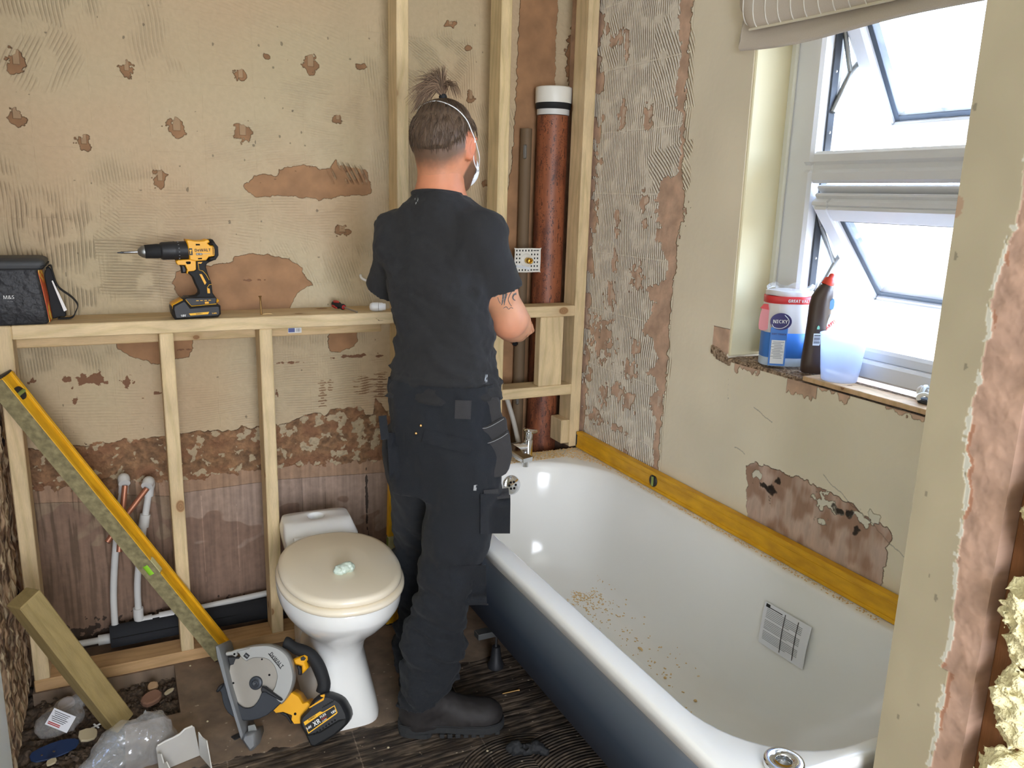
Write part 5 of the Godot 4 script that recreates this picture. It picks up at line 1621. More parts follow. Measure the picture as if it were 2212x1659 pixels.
	var stroke := func(a: Array, wd: Array) -> void:
		var line := curve(a, 0.001, 8, false)
		for i in line.size() - 1:
			var w0: float = lerpf(wd[0], wd[1], float(i) / (line.size() - 1)) * 0.001
			var w1: float = lerpf(wd[0], wd[1], float(i + 1) / (line.size() - 1)) * 0.001
			var t: Vector2 = (line[i + 1] - line[i]).normalized()
			var nn := Vector2(-t.y, t.x)
			var q := []
			for e in [line[i] + nn * w0, line[i] - nn * w0, line[i + 1] - nn * w1, line[i + 1] + nn * w1]:
				var s: Vector3 = anchor + vr * e.x + Vector3(0, e.y, 0)
				var d := 0.0
				while d < 0.15 and sample(f, s + view * d) > 0.0: d += 0.0015
				q.append(s + view * (d - 0.0012))
			ink.quad(q[0], q[1], q[2], q[3])
	stroke.call([-16, 26, -14, 6, -15, -14, -17, -22], [3.6, 0.8])
	stroke.call([-2, 28, -6, 8, -9, -8, -10, -22], [4.4, 0.8])
	stroke.call([12, 18, 4, 6, 0, -8, 6, -20, 10, -24], [1.2, 0.7])
	stroke.call([22, 8, 15, 6, 12, -2, 16, -8, 20, -9], [3.0, 0.8])
	stroke.call([-22, 14, -28, 4, -38, -2], [0.9, 0.7])
	stroke.call([-28, -2, -24, -12, -20, -18], [0.9, 0.7])
	stroke.call([-12, -30, -4, -26, 2, -32, 8, -28, 14, -30], [0.8, 0.8])
	put("tattoo", ink, mat("tattoo_ink", rgb(84, 84, 84), 0.6), root, X)
	hair(root, X, HC, HB, H)
	# t-shirt
	var shirt := fabric("shirt_black", rgb(34, 34, 35), 0.4)
	var g := Field.new(Vector3(-1.02, 0.90, 0.50), Vector3(-0.55, 1.50, 1.0), 0.0058)
	g.trunk([[0.962, -0.786, 0.797, 0.147, 0.106, 0.716], [0.985, -0.782, 0.790, 0.143, 0.103, 0.716], [1.031, -0.778, 0.785, 0.138, 0.097, 0.716], [1.10, -0.775, 0.776, 0.132, 0.090, 0.716], [1.161, -0.781, 0.770, 0.130, 0.085, 0.716], [1.25, -0.797, 0.763, 0.130, 0.082, 0.716], [1.32, -0.80, 0.757, 0.133, 0.080, 0.716], [1.38, -0.793, 0.751, 0.140, 0.068, 0.716], [1.415, -0.788, 0.747, 0.125, 0.055, 0.716]], 0.02, 2.3)
	g.cap(Vector3(-0.784, 1.412, 0.752), sR + Vector3(0.0, 0.002, 0.0), 0.060, 0.062, 0.05)
	g.cap(Vector3(-0.784, 1.412, 0.752), sL, 0.060, 0.060, 0.05)
	g.cap(Vector3(-0.784, 1.40, 0.752), Vector3(-0.782, 1.468, 0.752), 0.080, 0.068, 0.03)
	var dR := (eR - sR).normalized()
	var cutR := (dR - Vector3(0.93, 0, 0.36) * 0.22 - Vector3(0, 0.1, 0)).normalized()
	var endR := sR + dR * 0.142
	var slv := Field.new(Vector3(-1.02, 0.90, 0.50), Vector3(-0.55, 1.50, 1.0), 0.0058)
	slv.cap(sR, endR + dR * 0.06, 0.066, 0.064, 0.035)
	var dL := (Vector3(-0.87, 1.20, 0.585) - sL).normalized()
	var endL := sL + dL * 0.165
	slv.cap(sL, endL + dL * 0.06, 0.062, 0.060, 0.0)
	var nk := Vector3(0.10, 1.0, -0.13).normalized()
	g.each(func(p, d):
		var e := 0.0
		# drag folds from the shoulders, and level rucks above the hem
		var a: float = nz.get_noise_3d(p.x * 7.0 + p.y * 9.0, p.y * 5.0 - p.x * 6.0, p.z * 8.0)
		e += a * 0.013
		var low: float = smoothstep(1.14, 0.98, p.y)
		e += nz.get_noise_3d(p.x * 4.0 + 3.0, p.y * 34.0 + p.x * 7.0, p.z * 4.0) * 0.008 * low
		e += nz.get_noise_3dv(p * 45.0) * 0.0018
		return e, 0.05)
	# open sleeve ends and neck
	slv.each(func(p, d):
		var r: float = d + nz.get_noise_3d(p.x * 9.0 + p.y * 8.0, p.y * 6.0 - p.x * 6.0, p.z * 9.0) * 0.005
		if (p - endR).length() < 0.14: r = maxf(r, (p - endR).dot(cutR))
		if (p - endL).length() < 0.12: r = maxf(r, (p - endL).dot(dL))
		return r - d, 0.2)
	slv.cap(endR - dR * 0.05, endR + dR * 0.06, 0.052, 0.055, 0.0, Vector3.ZERO, 1.0, true)
	slv.cap(endL - dL * 0.05, endL + dL * 0.06, 0.047, 0.050, 0.0, Vector3.ZERO, 1.0, true)
	g.join(slv, 0.022)
	g.each(func(p, d): return maxf(d, (p - Vector3(-0.79, 1.470, 0.80)).dot(nk)) - d if p.y > 1.40 else 0.0, 0.2)
	var dusty := func(p): 
		var k: float = smoothstep(0.15, 0.55, nz.get_noise_3d(p.x * 16.0, p.y * 5.0, p.z * 16.0)) * 0.5
		if p.x + (p.z - 0.8) * 0.5 > -0.70: k *= 1.8
		return Color(1, 1, 1) * (1.0 + k * 0.8)
	put("t_shirt", g.mesh(MB.new(), dusty), shirt, root, X)
	var S := root.get_node("t_shirt")
	var dv := func(c: Vector3) -> Vector3: return (c - Vector3(-1.529, 1.463, 2.71)).normalized()
	var patch := func(n: String, fd: Field, c: Vector3, hw: float, hh: float, rot: float, th: float, m: Material, par: Node, nu := 4, nv := 4, lift = null) -> MeshInstance3D:
		var d: Vector3 = dv.call(c)
		var ux := Vector3(-d.z, 0, d.x).normalized()
		var uy := d.cross(ux) * -1.0
		if uy.y < 0: uy = -uy
		var a := ux.rotated(d, rot)
		var b := uy.rotated(d, rot)
		return put(n, drape(fd, [c - a * hw - b * hh, c + a * hw - b * hh, c + a * hw + b * hh, c - a * hw + b * hh], d, th, nu, nv, 0.16, lift), m, par, X if par == root else Transform3D())
	var grey := mat("reflective_grey", rgb(150, 152, 152), 0.5)
	patch.call("reflective_strip", g, Vector3(-0.921, 1.006, 0.91), 0.020, 0.0034, -0.07, 0.001, grey, S)
	patch.call("reflective_strip", g, Vector3(-0.632, 1.296, 0.93), 0.018, 0.0036, 0.18, 0.001, grey, S)
	patch.call("neck_tag", g, Vector3(-0.885, 1.447, 0.87), 0.0042, 0.008, -0.15, 0.001, grey, S)
	patch.call("side_label", g, Vector3(-0.725, 1.024, 0.93), 0.0035, 0.010, 0.0, 0.0012, grey, S)
	# collar rib
	var col := []
	for i in 25:
		var a := TAU * i / 24.0
		var p := Vector3(-0.785, 1.462, 0.752) + Vector3(cos(a) * 0.066, 0, sin(a) * 0.066)
		p.y = 1.466 - (nk.x * (p.x + 0.79) + nk.z * (p.z - 0.80)) / nk.y + 0.002
		col.append(p)
	put("collar", MB.new().tube(col, 0.0052, 8, false), shirt, S)
	# sleeve hem stitch line
	# trousers
	var cloth := fabric("trouser_black", rgb(24, 27, 32), 0.5)
	var t := Field.new(Vector3(-1.00, 0.04, 0.50), Vector3(-0.60, 1.0, 1.0), 0.0066)
	t.trunk([[0.70, -0.780, 0.81, 0.148, 0.104, 0.716], [0.80, -0.780, 0.81, 0.146, 0.108, 0.716], [0.887, -0.788, 0.805, 0.146, 0.108, 0.716], [1.005, -0.788, 0.80, 0.138, 0.096, 0.716]], 0.03, 2.3)
	t.cap(Vector3(-0.748, 0.80, 0.865), Vector3(-0.772, 0.60, 0.868), 0.092, 0.088, 0.03)
	t.cap(Vector3(-0.772, 0.60, 0.868), Vector3(-0.797, 0.47, 0.865), 0.086, 0.074, 0.03)
	t.cap(Vector3(-0.797, 0.47, 0.865), Vector3(-0.828, 0.28, 0.845), 0.073, 0.073, 0.03)
	t.cap(Vector3(-0.828, 0.28, 0.845), Vector3(-0.842, 0.04, 0.835), 0.073, 0.083, 0.03)
	t.cap(Vector3(-0.832, 0.80, 0.725), Vector3(-0.782, 0.47, 0.60), 0.092, 0.070, 0.02)
	t.cap(Vector3(-0.782, 0.47, 0.60), Vector3(-0.788, 0.04, 0.615), 0.069, 0.075, 0.02)
	t.each(func(p, d):
		var e: float = nz.get_noise_3d(p.x * 9.0, p.y * 5.0 + p.x * 5.0, p.z * 9.0) * 0.012
		var k: float = smoothstep(0.62, 0.42, p.y)
		e += nz.get_noise_3d(p.x * 5.0 + 8.0, p.y * 18.0 + p.x * 8.0, p.z * 5.0) * 0.020 * k
		e += nz.get_noise_3d(p.x * 5.0, p.y * 30.0 - p.x * 12.0, p.z * 5.0) * 0.010 * smoothstep(0.30, 0.12, p.y)
		return e + nz.get_noise_3dv(p * 50.0) * 0.0016, 0.05)
	t.each(func(p, d):
		var hem: float = 0.098 + 0.075 * clampf((p.x + 0.92) / 0.16, 0.0, 1.0) if p.z > 0.75 else 0.07
		return maxf(d, hem - p.y) - d, 0.2)
	var dust2 := func(p):
		var k: float = smoothstep(0.2, 0.6, nz.get_noise_3d(p.x * 20.0, p.y * 12.0, p.z * 20.0))
		var kn: float = clampf(1.2 - (p - Vector3(-0.73, 0.44, 0.90)).length() / 0.07, 0.0, 1.0)
		return Color(1, 1, 1) * (1.0 + k * 0.9 + kn * 1.6)
	put("work_trousers", t.mesh(MB.new(), dust2), cloth, root, X)
	var W := root.get_node("work_trousers")
	var hol := fabric("holster_grey", rgb(52, 51, 52), 0.6)
	# holster pocket: a hanging pouch cut to its outline, bent round the hip
	var hc := Vector3(-0.708, 0.862, 0.925)
	var hd: Vector3 = dv.call(hc)
	var hx := Vector3(-hd.z, 0, hd.x).normalized()
	var hy := Vector3(0, 1, 0)
	var hz := hx.cross(hy)
	var bend := func(v: Vector3) -> Vector3: return hc + hx * v.x + hy * v.y + hz * (v.z - v.x * v.x * 2.2 - v.y * 0.05)
	var pouch := func(n: String, o: Array, z0: float, z1: float, m: Material) -> void:
		var q := MB.new()
		q.warp = bend
		put(n, q.prism(curve(o, 0.001, 3), z0, z1, 0.003, true), m, W, Transform3D())
	pouch.call("holster_pouch", [-40, 106, 18, 108, 26, 70, 46, 20, 56, -30, 55, -52, 44, -86, 10, -96, -20, -104, -42, -80, -42, -20, -46, 60], -0.016, 0.006, hol)
	pouch.call("holster_pocket", [-40, 36, -10, 38, 34, 62, 44, 26, 53, -30, 52, -50, 42, -82, 10, -92, -18, -99, -38, -78, -40, -20], 0.0, 0.014, hol)
	pouch.call("holster_pocket", [-40, -2, -8, 0, 24, 14, 46, 28, 54, -30, 53, -50, 42, -83, 10, -93, -18, -100, -38, -79, -41, -30], 0.006, 0.021, hol)
	for s in [[-39, 34, -8, 36, 33, 59], [-39, -4, -6, -2, 24, 11, 44, 24]]:
		var q := MB.new()
		q.warp = bend
		var l := []
		for v in curve(s, 0.001, 5, false): l.append(Vector3(v.x, v.y, 0.0145 if s.size() == 6 else 0.0215))
		put("stitching", q.tube(l, 0.0007, 5), grey, W)
	patch.call("belt_loop", t, Vector3(-0.796, 0.957, 0.955), 0.020, 0.023, 0.03, 0.005, hol, W)
	patch.call("belt_loop", t, Vector3(-0.884, 0.955, 0.955), 0.008, 0.016, 0.03, 0.004, cloth, W)
	patch.call("back_pocket_flap", t, Vector3(-0.838, 0.882, 0.96), 0.062, 0.017, 0.24, 0.005, cloth, W, 10, 6, func(u, v): return 0.004 * (1.0 - v) + 0.0025 * sin(u * 14.0) * (1.0 - v))
	patch.call("back_pocket", t, Vector3(-0.838, 0.815, 0.965), 0.066, 0.055, 0.12, 0.003, cloth, W, 10, 8)
	patch.call("back_pocket", t, Vector3(-0.955, 0.85, 0.93), 0.022, 0.06, -0.05, 0.003, cloth, W, 6, 8)
	patch.call("hip_flap", t, Vector3(-0.978, 0.915, 0.90), 0.010, 0.030, -0.1, 0.008, cloth, W)
	patch.call("hammer_strap", t, Vector3(-0.695, 0.722, 0.945), 0.032, 0.013, -0.12, 0.010, hol, W)
	patch.call("thigh_pocket", t, Vector3(-0.697, 0.668, 0.945), 0.038, 0.050, -0.02, 0.014, cloth, W, 8, 8)
	patch.call("thigh_pocket_side", t, Vector3(-0.80, 0.68, 0.97), 0.05, 0.07, 0.0, 0.003, cloth, W, 8, 8)
	patch.call("knee_pad_pocket", t, Vector3(-0.775, 0.49, 0.96), 0.046, 0.050, -0.05, 0.004, cloth, W, 8, 8)
	patch.call("knee_patch_seam", t, Vector3(-0.765, 0.437, 0.96), 0.044, 0.0022, 0.03, 0.0055, hol, W, 8, 1)
	patch.call("side_label", t, Vector3(-0.758, 0.745, 0.95), 0.004, 0.012, 0.1, 0.002, grey, W)
	for q in [[-0.902, 0.926], [-0.914, 0.908]]:
		var c := Vector3(q[0], q[1], 0.95)
		var d: Vector3 = dv.call(c)
		while sample(t, c) > -0.0: c += d * 0.002
		put("rivet", MB.new().lathe([Vector2(0.0035, 0.0), Vector2(0.0035, 0.0015), Vector2(0.0018, 0.0018)], 14), M.brass_screw, W, Transform3D(basis_to(-d), c - d * 0.003))
	# boots
	boot(root, "boot", Vector3(-0.905, 0.0, 0.800) - B, Vector3(0.93, 0, 0.365))
	boot(root, "boot", Vector3(-0.830, 0.0, 0.640) - B, Vector3(0.70, 0, -0.71))
	# the pipe he holds
	var pp := thing("copper_pipe", "short copper pipe end pointing out below the man's elbow", "pipe", Vector3(-0.435, 1.022, 0.5))
	put("pipe", MB.new().tube([Vector3.ZERO, Vector3(0.085, 0.01, -0.34)], 0.0095, 18, false), M.copper, pp)
	put("pipe_mouth", MB.new().tube([Vector3(0.0003, 0, -0.002), Vector3(0.002, 0.0, -0.006)], 0.0078, 16), M.hole_black, pp)

func hair(root: Node3D, X: Transform3D, HC: Vector3, HB: Basis, H: Callable) -> void:
	var nz := FastNoiseLite.new()
	nz.frequency = 1.0
	nz.fractal_octaves = 3
	var hm := mat("hair", Color.WHITE, 0.6)
	hm.vertex_color_use_as_albedo = true
	var c0 := lin(rgb(88, 70, 54))
	var f := Field.new(HC - Vector3(0.13, 0.09, 0.13), HC + Vector3(0.13, 0.14, 0.13), 0.0038)
	f.ell(H.call(0, 0.016, 0.010), Vector3(0.0775, 0.0845, 0.0985), 0.005, HB)
	f.each(func(p, d):
		var q: Vector3 = HB.transposed() * (p - HC)
		# worn away towards the nape, the ears and the face
		var line := lerpf(-0.026, 0.026, clampf((0.080 - q.z) / 0.06, 0.0, 1.0)) + absf(q.x) * 0.12
		if q.z < -0.05: line = lerpf(0.026, 0.060, clampf((-0.05 - q.z) / 0.04, 0.0, 1.0))
		var e := clampf((line + 0.012 - q.y) / 0.03, 0.0, 1.0)
		return e * 0.012 + nz.get_noise_3d(q.x * 130.0, q.y * 16.0, q.z * 130.0) * 0.0035, 0.04)
	var mb := MB.new()
	f.mesh(mb, func(p): return c0 * (1.0 + nz.get_noise_3d(p.x * 160.0, p.y * 22.0, p.z * 160.0) * 0.55))
	# short cropped strands over the back, and longer ones drawn up to the knot
	var knot: Vector3 = H.call(-0.004, 0.100, 0.008)
	var r := RandomNumberGenerator.new()
	r.seed = 11
	for k in 2600:
		var a := r.randf() * TAU
		var b := r.randf_range(-0.35, 1.45)
		var d := Vector3(cos(a) * cos(b), sin(b), sin(a) * cos(b))
		var q: Vector3 = Vector3(0, 0.016, 0.010) + d * Vector3(0.0770, 0.0840, 0.0980)
		var line := lerpf(-0.030, 0.024, clampf((0.080 - q.z) / 0.06, 0.0, 1.0)) + absf(q.x) * 0.12
		if q.z < -0.05: line = lerpf(0.024, 0.060, clampf((-0.05 - q.z) / 0.04, 0.0, 1.0))
		if q.y < line: continue
		var p: Vector3 = HC + HB * q
		var n: Vector3 = (HB * (d / Vector3(0.0770, 0.0840, 0.0980))).normalized()
		var t := Vector3(r.randfn(0, 0.25), -1.0, r.randfn(0, 0.25))
		if q.y > 0.062: t = knot - p
		t = (t - n * t.dot(n)).normalized()
		var l := r.randf_range(0.010, 0.022) if q.y <= 0.062 else minf((knot - p).length(), 0.03)
		mb.col = c0 * r.randf_range(0.6, 1.7)
		mb.tube([p - t * 0.002, p + t * l * 0.5 + n * 0.0022, p + t * l + n * 0.0014], [0.0007, 0.0006, 0.0002], 3, false)
	put("hair", mb, hm, root, X)
	var tail := MB.new()
	var base: Vector3 = knot + Vector3(-0.001, 0.020, 0.0)
	var vr := Vector3(0.90, 0.0, 0.43)
	for k in 420:
		tail.col = c0 * r.randf_range(1.0, 2.9)
		var s := r.randf()
		# most of the tuft falls to his left, a few strands fall back over the crown
		var ang := lerpf(-0.2, 1.75, pow(s, 0.65)) if k % 9 else r.randf_range(-0.9, -0.3)
		var l := r.randf_range(0.05, 0.078)
		var dir := (-vr * sin(ang) + Vector3(0, cos(ang), 0) + Vector3(-0.43, 0, 0.9) * r.randfn(0.0, 0.22)).normalized()
		var droop := 0.012 + 0.03 * s * s
		var j := Vector3(r.randfn(0, 0.003), 0, r.randfn(0, 0.003))
		if k % 9 == 0: l *= 0.8; droop = 0.045
		tail.tube([base + j * 0.7 - Vector3(0, 0.008, 0), base + j + dir * l * 0.3 + Vector3(0, 0.010, 0), base + j * 2.0 + dir * l * 0.7 + Vector3(0, 0.006 - droop * 0.3, 0), base + j * 2.6 + dir * l + Vector3(0, -droop, 0)], [0.0011, 0.0010, 0.0008, 0.0003], 3, false)
	put("hair_tuft", tail, hm, root, X)
	put("hair_tie", MB.new().lathe([Vector2(0.006, -0.010), Vector2(0.0095, -0.006), Vector2(0.0085, 0.0), Vector2(0.0105, 0.005), Vector2(0.008, 0.011), Vector2(0.004, 0.014)], 18), M.black_rubber, root, X * Transform3D(Basis(), knot + Vector3(0, 0.004, 0)))
	# dust mask and its elastic
	var mask := MB.new()
	var mf := Field.new(H.call(0, -0.06, -0.10) - Vector3.ONE * 0.09, H.call(0, -0.06, -0.10) + Vector3.ONE * 0.09, 0.0035)
	mf.ell(H.call(0, -0.060, -0.096), Vector3(0.047, 0.047, 0.028), 0.01, HB)
	mf.ell(H.call(0, -0.058, -0.090), Vector3(0.043, 0.043, 0.025), 0.0, HB, true)
	mf.ell(H.call(0, -0.05, -0.028), Vector3(0.08, 0.10, 0.058), 0.002, HB, true)
	put("dust_mask", mf.mesh(mask), mat("mask_white", rgb(235, 236, 236), 0.8), root, X)
	var e := []
	for q in [[0.045, -0.052, -0.100], [0.068, -0.030, -0.055], [0.0805, 0.004, -0.006], [0.0805, 0.028, 0.018], [0.0725, 0.056, 0.036], [0.047, 0.081, 0.052], [0.0, 0.0945, 0.056], [-0.047, 0.081, 0.048], [-0.074, 0.056, 0.014], [-0.081, 0.012, -0.016], [-0.068, -0.030, -0.058], [-0.055, -0.052, -0.095]]:
		e.append(H.call(q[0], q[1], q[2]))
	put("elastic", MB.new().tube(path3(e), 0.0013, 6), M.mask_white, root.get_node("dust_mask"))
	e = []
	for q in [[0.046, -0.060, -0.100], [0.066, -0.062, -0.050], [0.0735, -0.035, -0.010], [0.083, 0.012, 0.003]]: e.append(H.call(q[0], q[1], q[2]))
	put("elastic", MB.new().tube(path3(e), 0.0013, 6), M.mask_white, root.get_node("dust_mask"))

func boot(root: Node3D, n: String, at: Vector3, dir: Vector3) -> void:
	var o := Node3D.new()
	o.name = n
	root.add_child(o, true)
	o.transform = Transform3D(Basis(dir.normalized(), Vector3.UP, dir.normalized().cross(Vector3.UP)), at)
	var leather: Material = mat("boot_leather", rgb(36, 32, 31), 0.7) if not M.has("boot_leather") else M.boot_leather
	var f := Field.new(Vector3(-0.03, 0.0, -0.075), Vector3(0.32, 0.20, 0.075), 0.0046)
	f.ell(Vector3(0.045, 0.05, 0), Vector3(0.048, 0.058, 0.040), 0.02)
	f.cap(Vector3(0.055, 0.06, 0), Vector3(0.055, 0.18, 0), 0.045, 0.05, 0.03)
	f.cap(Vector3(0.07, 0.10, 0), Vector3(0.17, 0.058, 0), 0.046, 0.036, 0.03)
	f.ell(Vector3(0.19, 0.050, 0), Vector3(0.07, 0.034, 0.046), 0.03)
	f.ell(Vector3(0.232, 0.050, -0.003), Vector3(0.052, 0.037, 0.045), 0.02)
	f.cap(Vector3(0.05, 0.03, 0), Vector3(0.235, 0.03, 0), 0.036, 0.040, 0.02)
	var nz := FastNoiseLite.new()
	nz.frequency = 1.0
	f.each(func(p, d): return nz.get_noise_3dv(p * 40.0) * 0.002 + sin(p.x * 150.0) * 0.0012 * smoothstep(0.05, 0.0, absf(p.x - 0.19)))
	put("upper", f.mesh(MB.new()), leather, o)
	var rub: Material = mat("boot_sole", rgb(40, 41, 42), 0.9) if not M.has("boot_sole") else M.boot_sole
	var outline := [-0.008, 0.0, 0.0, 0.030, 0.04, 0.043, 0.11, 0.038, 0.17, 0.046, 0.235, 0.050, 0.275, 0.034, 0.290, 0.0, 0.275, -0.034, 0.235, -0.050, 0.17, -0.046, 0.11, -0.036, 0.04, -0.043, 0.0, -0.030]
	var flat := Transform3D(Basis(Vector3.RIGHT, PI / 2), Vector3.ZERO)
	put("sole", MB.new().prism(curve(outline, 1.0, 4), -0.034, -0.012, 0.003), rub, o, flat)
	var heel := []
	for k in range(0, outline.size(), 2): heel.append_array([minf(outline[k], 0.085), outline[k + 1] * 0.96])
	put("heel", MB.new().prism(curve([-0.006, 0.0, 0.002, 0.028, 0.04, 0.041, 0.085, 0.038, 0.085, -0.037, 0.04, -0.041, 0.002, -0.028], 1.0, 3), -0.014, 0.0, 0.001), rub, o, flat)
	for k in 8:
		var x := 0.115 + 0.022 * k
		for s in [-1.0, 1.0]: put("tread", MB.new().box(Vector3(x, 0.007, s * (0.030 if k < 6 else 0.020)), Vector3(0.014, 0.012, 0.030), 0.002), rub, o)
	put("welt", MB.new().tube(path3([Vector3(0.0, 0.036, 0.030), Vector3(0.04, 0.036, 0.043), Vector3(0.11, 0.036, 0.039), Vector3(0.17, 0.037, 0.046), Vector3(0.235, 0.038, 0.049), Vector3(0.275, 0.039, 0.033), Vector3(0.288, 0.039, 0.0)]), 0.002, 6), M.black_rubber, o)
	for k in 4:
		var x := 0.085 + 0.026 * k
		var y := 0.142 - 0.018 * k
		put("lace", MB.new().tube(path3([Vector3(x - 0.004, y - 0.022, 0.034), Vector3(x, y, 0.012), Vector3(x + 0.006, y + 0.001, -0.012), Vector3(x + 0.004, y - 0.022, -0.034)]), 0.0028, 6), M.black_rubber, o)
	put("toe_seam", MB.new().tube(path3([Vector3(0.205, 0.045, 0.047), Vector3(0.213, 0.074, 0.030), Vector3(0.216, 0.0855, 0.0), Vector3(0.213, 0.074, -0.032), Vector3(0.205, 0.045, -0.049)]), 0.0014, 6), M.black_rubber, o)

# ------------------------------------------------------------------ small things
func T2(a: Array, ox: float, oy: float, k: float, sub := 0) -> PackedVector2Array:
	# an outline given in steps right of and below a corner, scaled to metres round (ox, oy)
	var b := []
	for i in range(0, a.size(), 2): b.append_array([(a[i] - ox) * k, (oy - a[i + 1]) * k])
	return P2(b) if sub == 0 else curve(b, 1.0, sub)

func printed(n: String, s: String, size: float, m: Material, par: Node, at: Vector3, turn := 0.0, weight := 700, font := "Droid Sans") -> void:
	lettering(n, s, size, m, par, Transform3D(Basis(Vector3.BACK, turn), at), font, weight)

func shelf_things() -> void:
	drill()
	lunch_bag()
	var t := thing("wood_screw", "single long screw standing upright in the shelf rail right of the drill", "screw", Vector3(-1.138, 1.09, 0.165), Basis(Vector3.FORWARD, -0.03))
	var pr := [Vector2(0.0028, 0.0)]
	for k in 22:
		pr.append(Vector2(0.0033 if k % 2 else 0.0025, 0.001 + k * 0.0016))
	pr.append_array([Vector2(0.0026, 0.038), Vector2(0.0026, 0.053), Vector2(0.0052, 0.057), Vector2(0.0052, 0.058), Vector2(0.001, 0.0575)])
	put("shank", MB.new().lathe(pr, 12), M.brass_screw, t)
	tag(put("wood_sliver", MB.new().tube(path3([Vector3(-0.004, 0.002, 0), Vector3(0.008, 0.004, 0.002), Vector3(0.02, 0.003, 0), Vector3(0.026, 0.0015, 0.004)], 3), [0.0015, 0.0016, 0.0016, 0.0016, 0.0015, 0.0014, 0.0013, 0.001, 0.0008, 0.0004], 6), M.sawdust, self, Transform3D(Basis(), Vector3(-1.132, 1.09, 0.172))), "curl of pale wood at the foot of the upright screw", "wood chip")
	# screwdriver
	var a := Vector3(-0.880, 1.1015, 0.115)
	var b := Vector3(-0.850, 1.0935, 0.207)
	t = thing("screwdriver", "small red and black handled screwdriver lying on the shelf rail", "screwdriver", a, basis_to(b - a))
	put("handle", MB.new().lathe([Vector2(0.004, -0.046), Vector2(0.0095, -0.042), Vector2(0.0115, -0.032), Vector2(0.0115, -0.014), Vector2(0.0085, -0.002), Vector2(0.0075, 0.004), Vector2(0.0098, 0.009), Vector2(0.0098, 0.014), Vector2(0.006, 0.017)], 20), M.black_rubber, t)
	for k in 3: put("grip_inlay", MB.new().prism(curve([-0.0, -0.041, 0.006, -0.034, 0.0065, -0.02, 0.0, -0.008, -0.0065, -0.02, -0.006, -0.034], 1.0, 4), 0.0078, 0.0122, 0.001, true), M.red_plastic, t, Transform3D(Basis(Vector3.UP, -0.9 + TAU / 3 * k), Vector3.ZERO))
	put("ferrule_ring", MB.new().lathe([Vector2(0.0068, 0.0166), Vector2(0.0068, 0.0172)], 16), M.red_plastic, t)
	put("blade", MB.new().lathe([Vector2(0.0026, 0.016), Vector2(0.0026, 0.088), Vector2(0.0032, 0.094), Vector2(0.0012, 0.097)], 10), M.steel, t)
	# white plug fitting
	t = thing("plastic_fitting", "white plastic push-fit stop end lying on the shelf beside the man", "fitting", Vector3(-0.775, 1.1045, 0.178), Basis(Vector3.UP, -0.25) * Basis(Vector3.BACK, -PI / 2))
	put("body", MB.new().lathe([Vector2(0.002, -0.027), Vector2(0.010, -0.025), Vector2(0.0138, -0.018), Vector2(0.0145, -0.008), Vector2(0.0145, 0.001)], 24), M.white_plastic, t)
	put("collar", MB.new().lathe([Vector2(0.0138, 0.002), Vector2(0.014, 0.003), Vector2(0.0135, 0.014), Vector2(0.0115, 0.017), Vector2(0.0115, 0.022), Vector2(0.0105, 0.025), Vector2(0.008, 0.025)], 24), M.white_plastic, t)
	# timber label on the batten
	t = thing("timber_label", "small blue and white barcode label on the batten behind the rail", "label", Vector3(-1.03, 1.030, 0.1168))
	put("backing", MB.new().box(Vector3(0, 0, 0), Vector3(0.042, 0.018, 0.0008)), M.white_print, t)
	put("blue_panel", MB.new().box(Vector3(-0.010, 0, 0.0005), Vector3(0.020, 0.013, 0.0006)), mat("label_blue", rgb(88, 98, 150), 0.6), t)
	for k in 4: put("bar", MB.new().box(Vector3(0.006 + 0.0034 * k, 0, 0.0005), Vector3(0.0012, 0.011, 0.0006)), M.black_print, t)
	t = thing("pipe_clip", "small white pipe clip on the wall left of the man's sleeve", "clip", Vector3(-0.775, 1.178, 0.006))
	put("saddle", MB.new().tube(path3([Vector3(-0.008, 0.012, 0.0), Vector3(-0.009, 0.004, 0.014), Vector3(0.004, -0.004, 0.018), Vector3(0.014, -0.006, 0.004)]), 0.0045, 10), M.white_plastic, t)

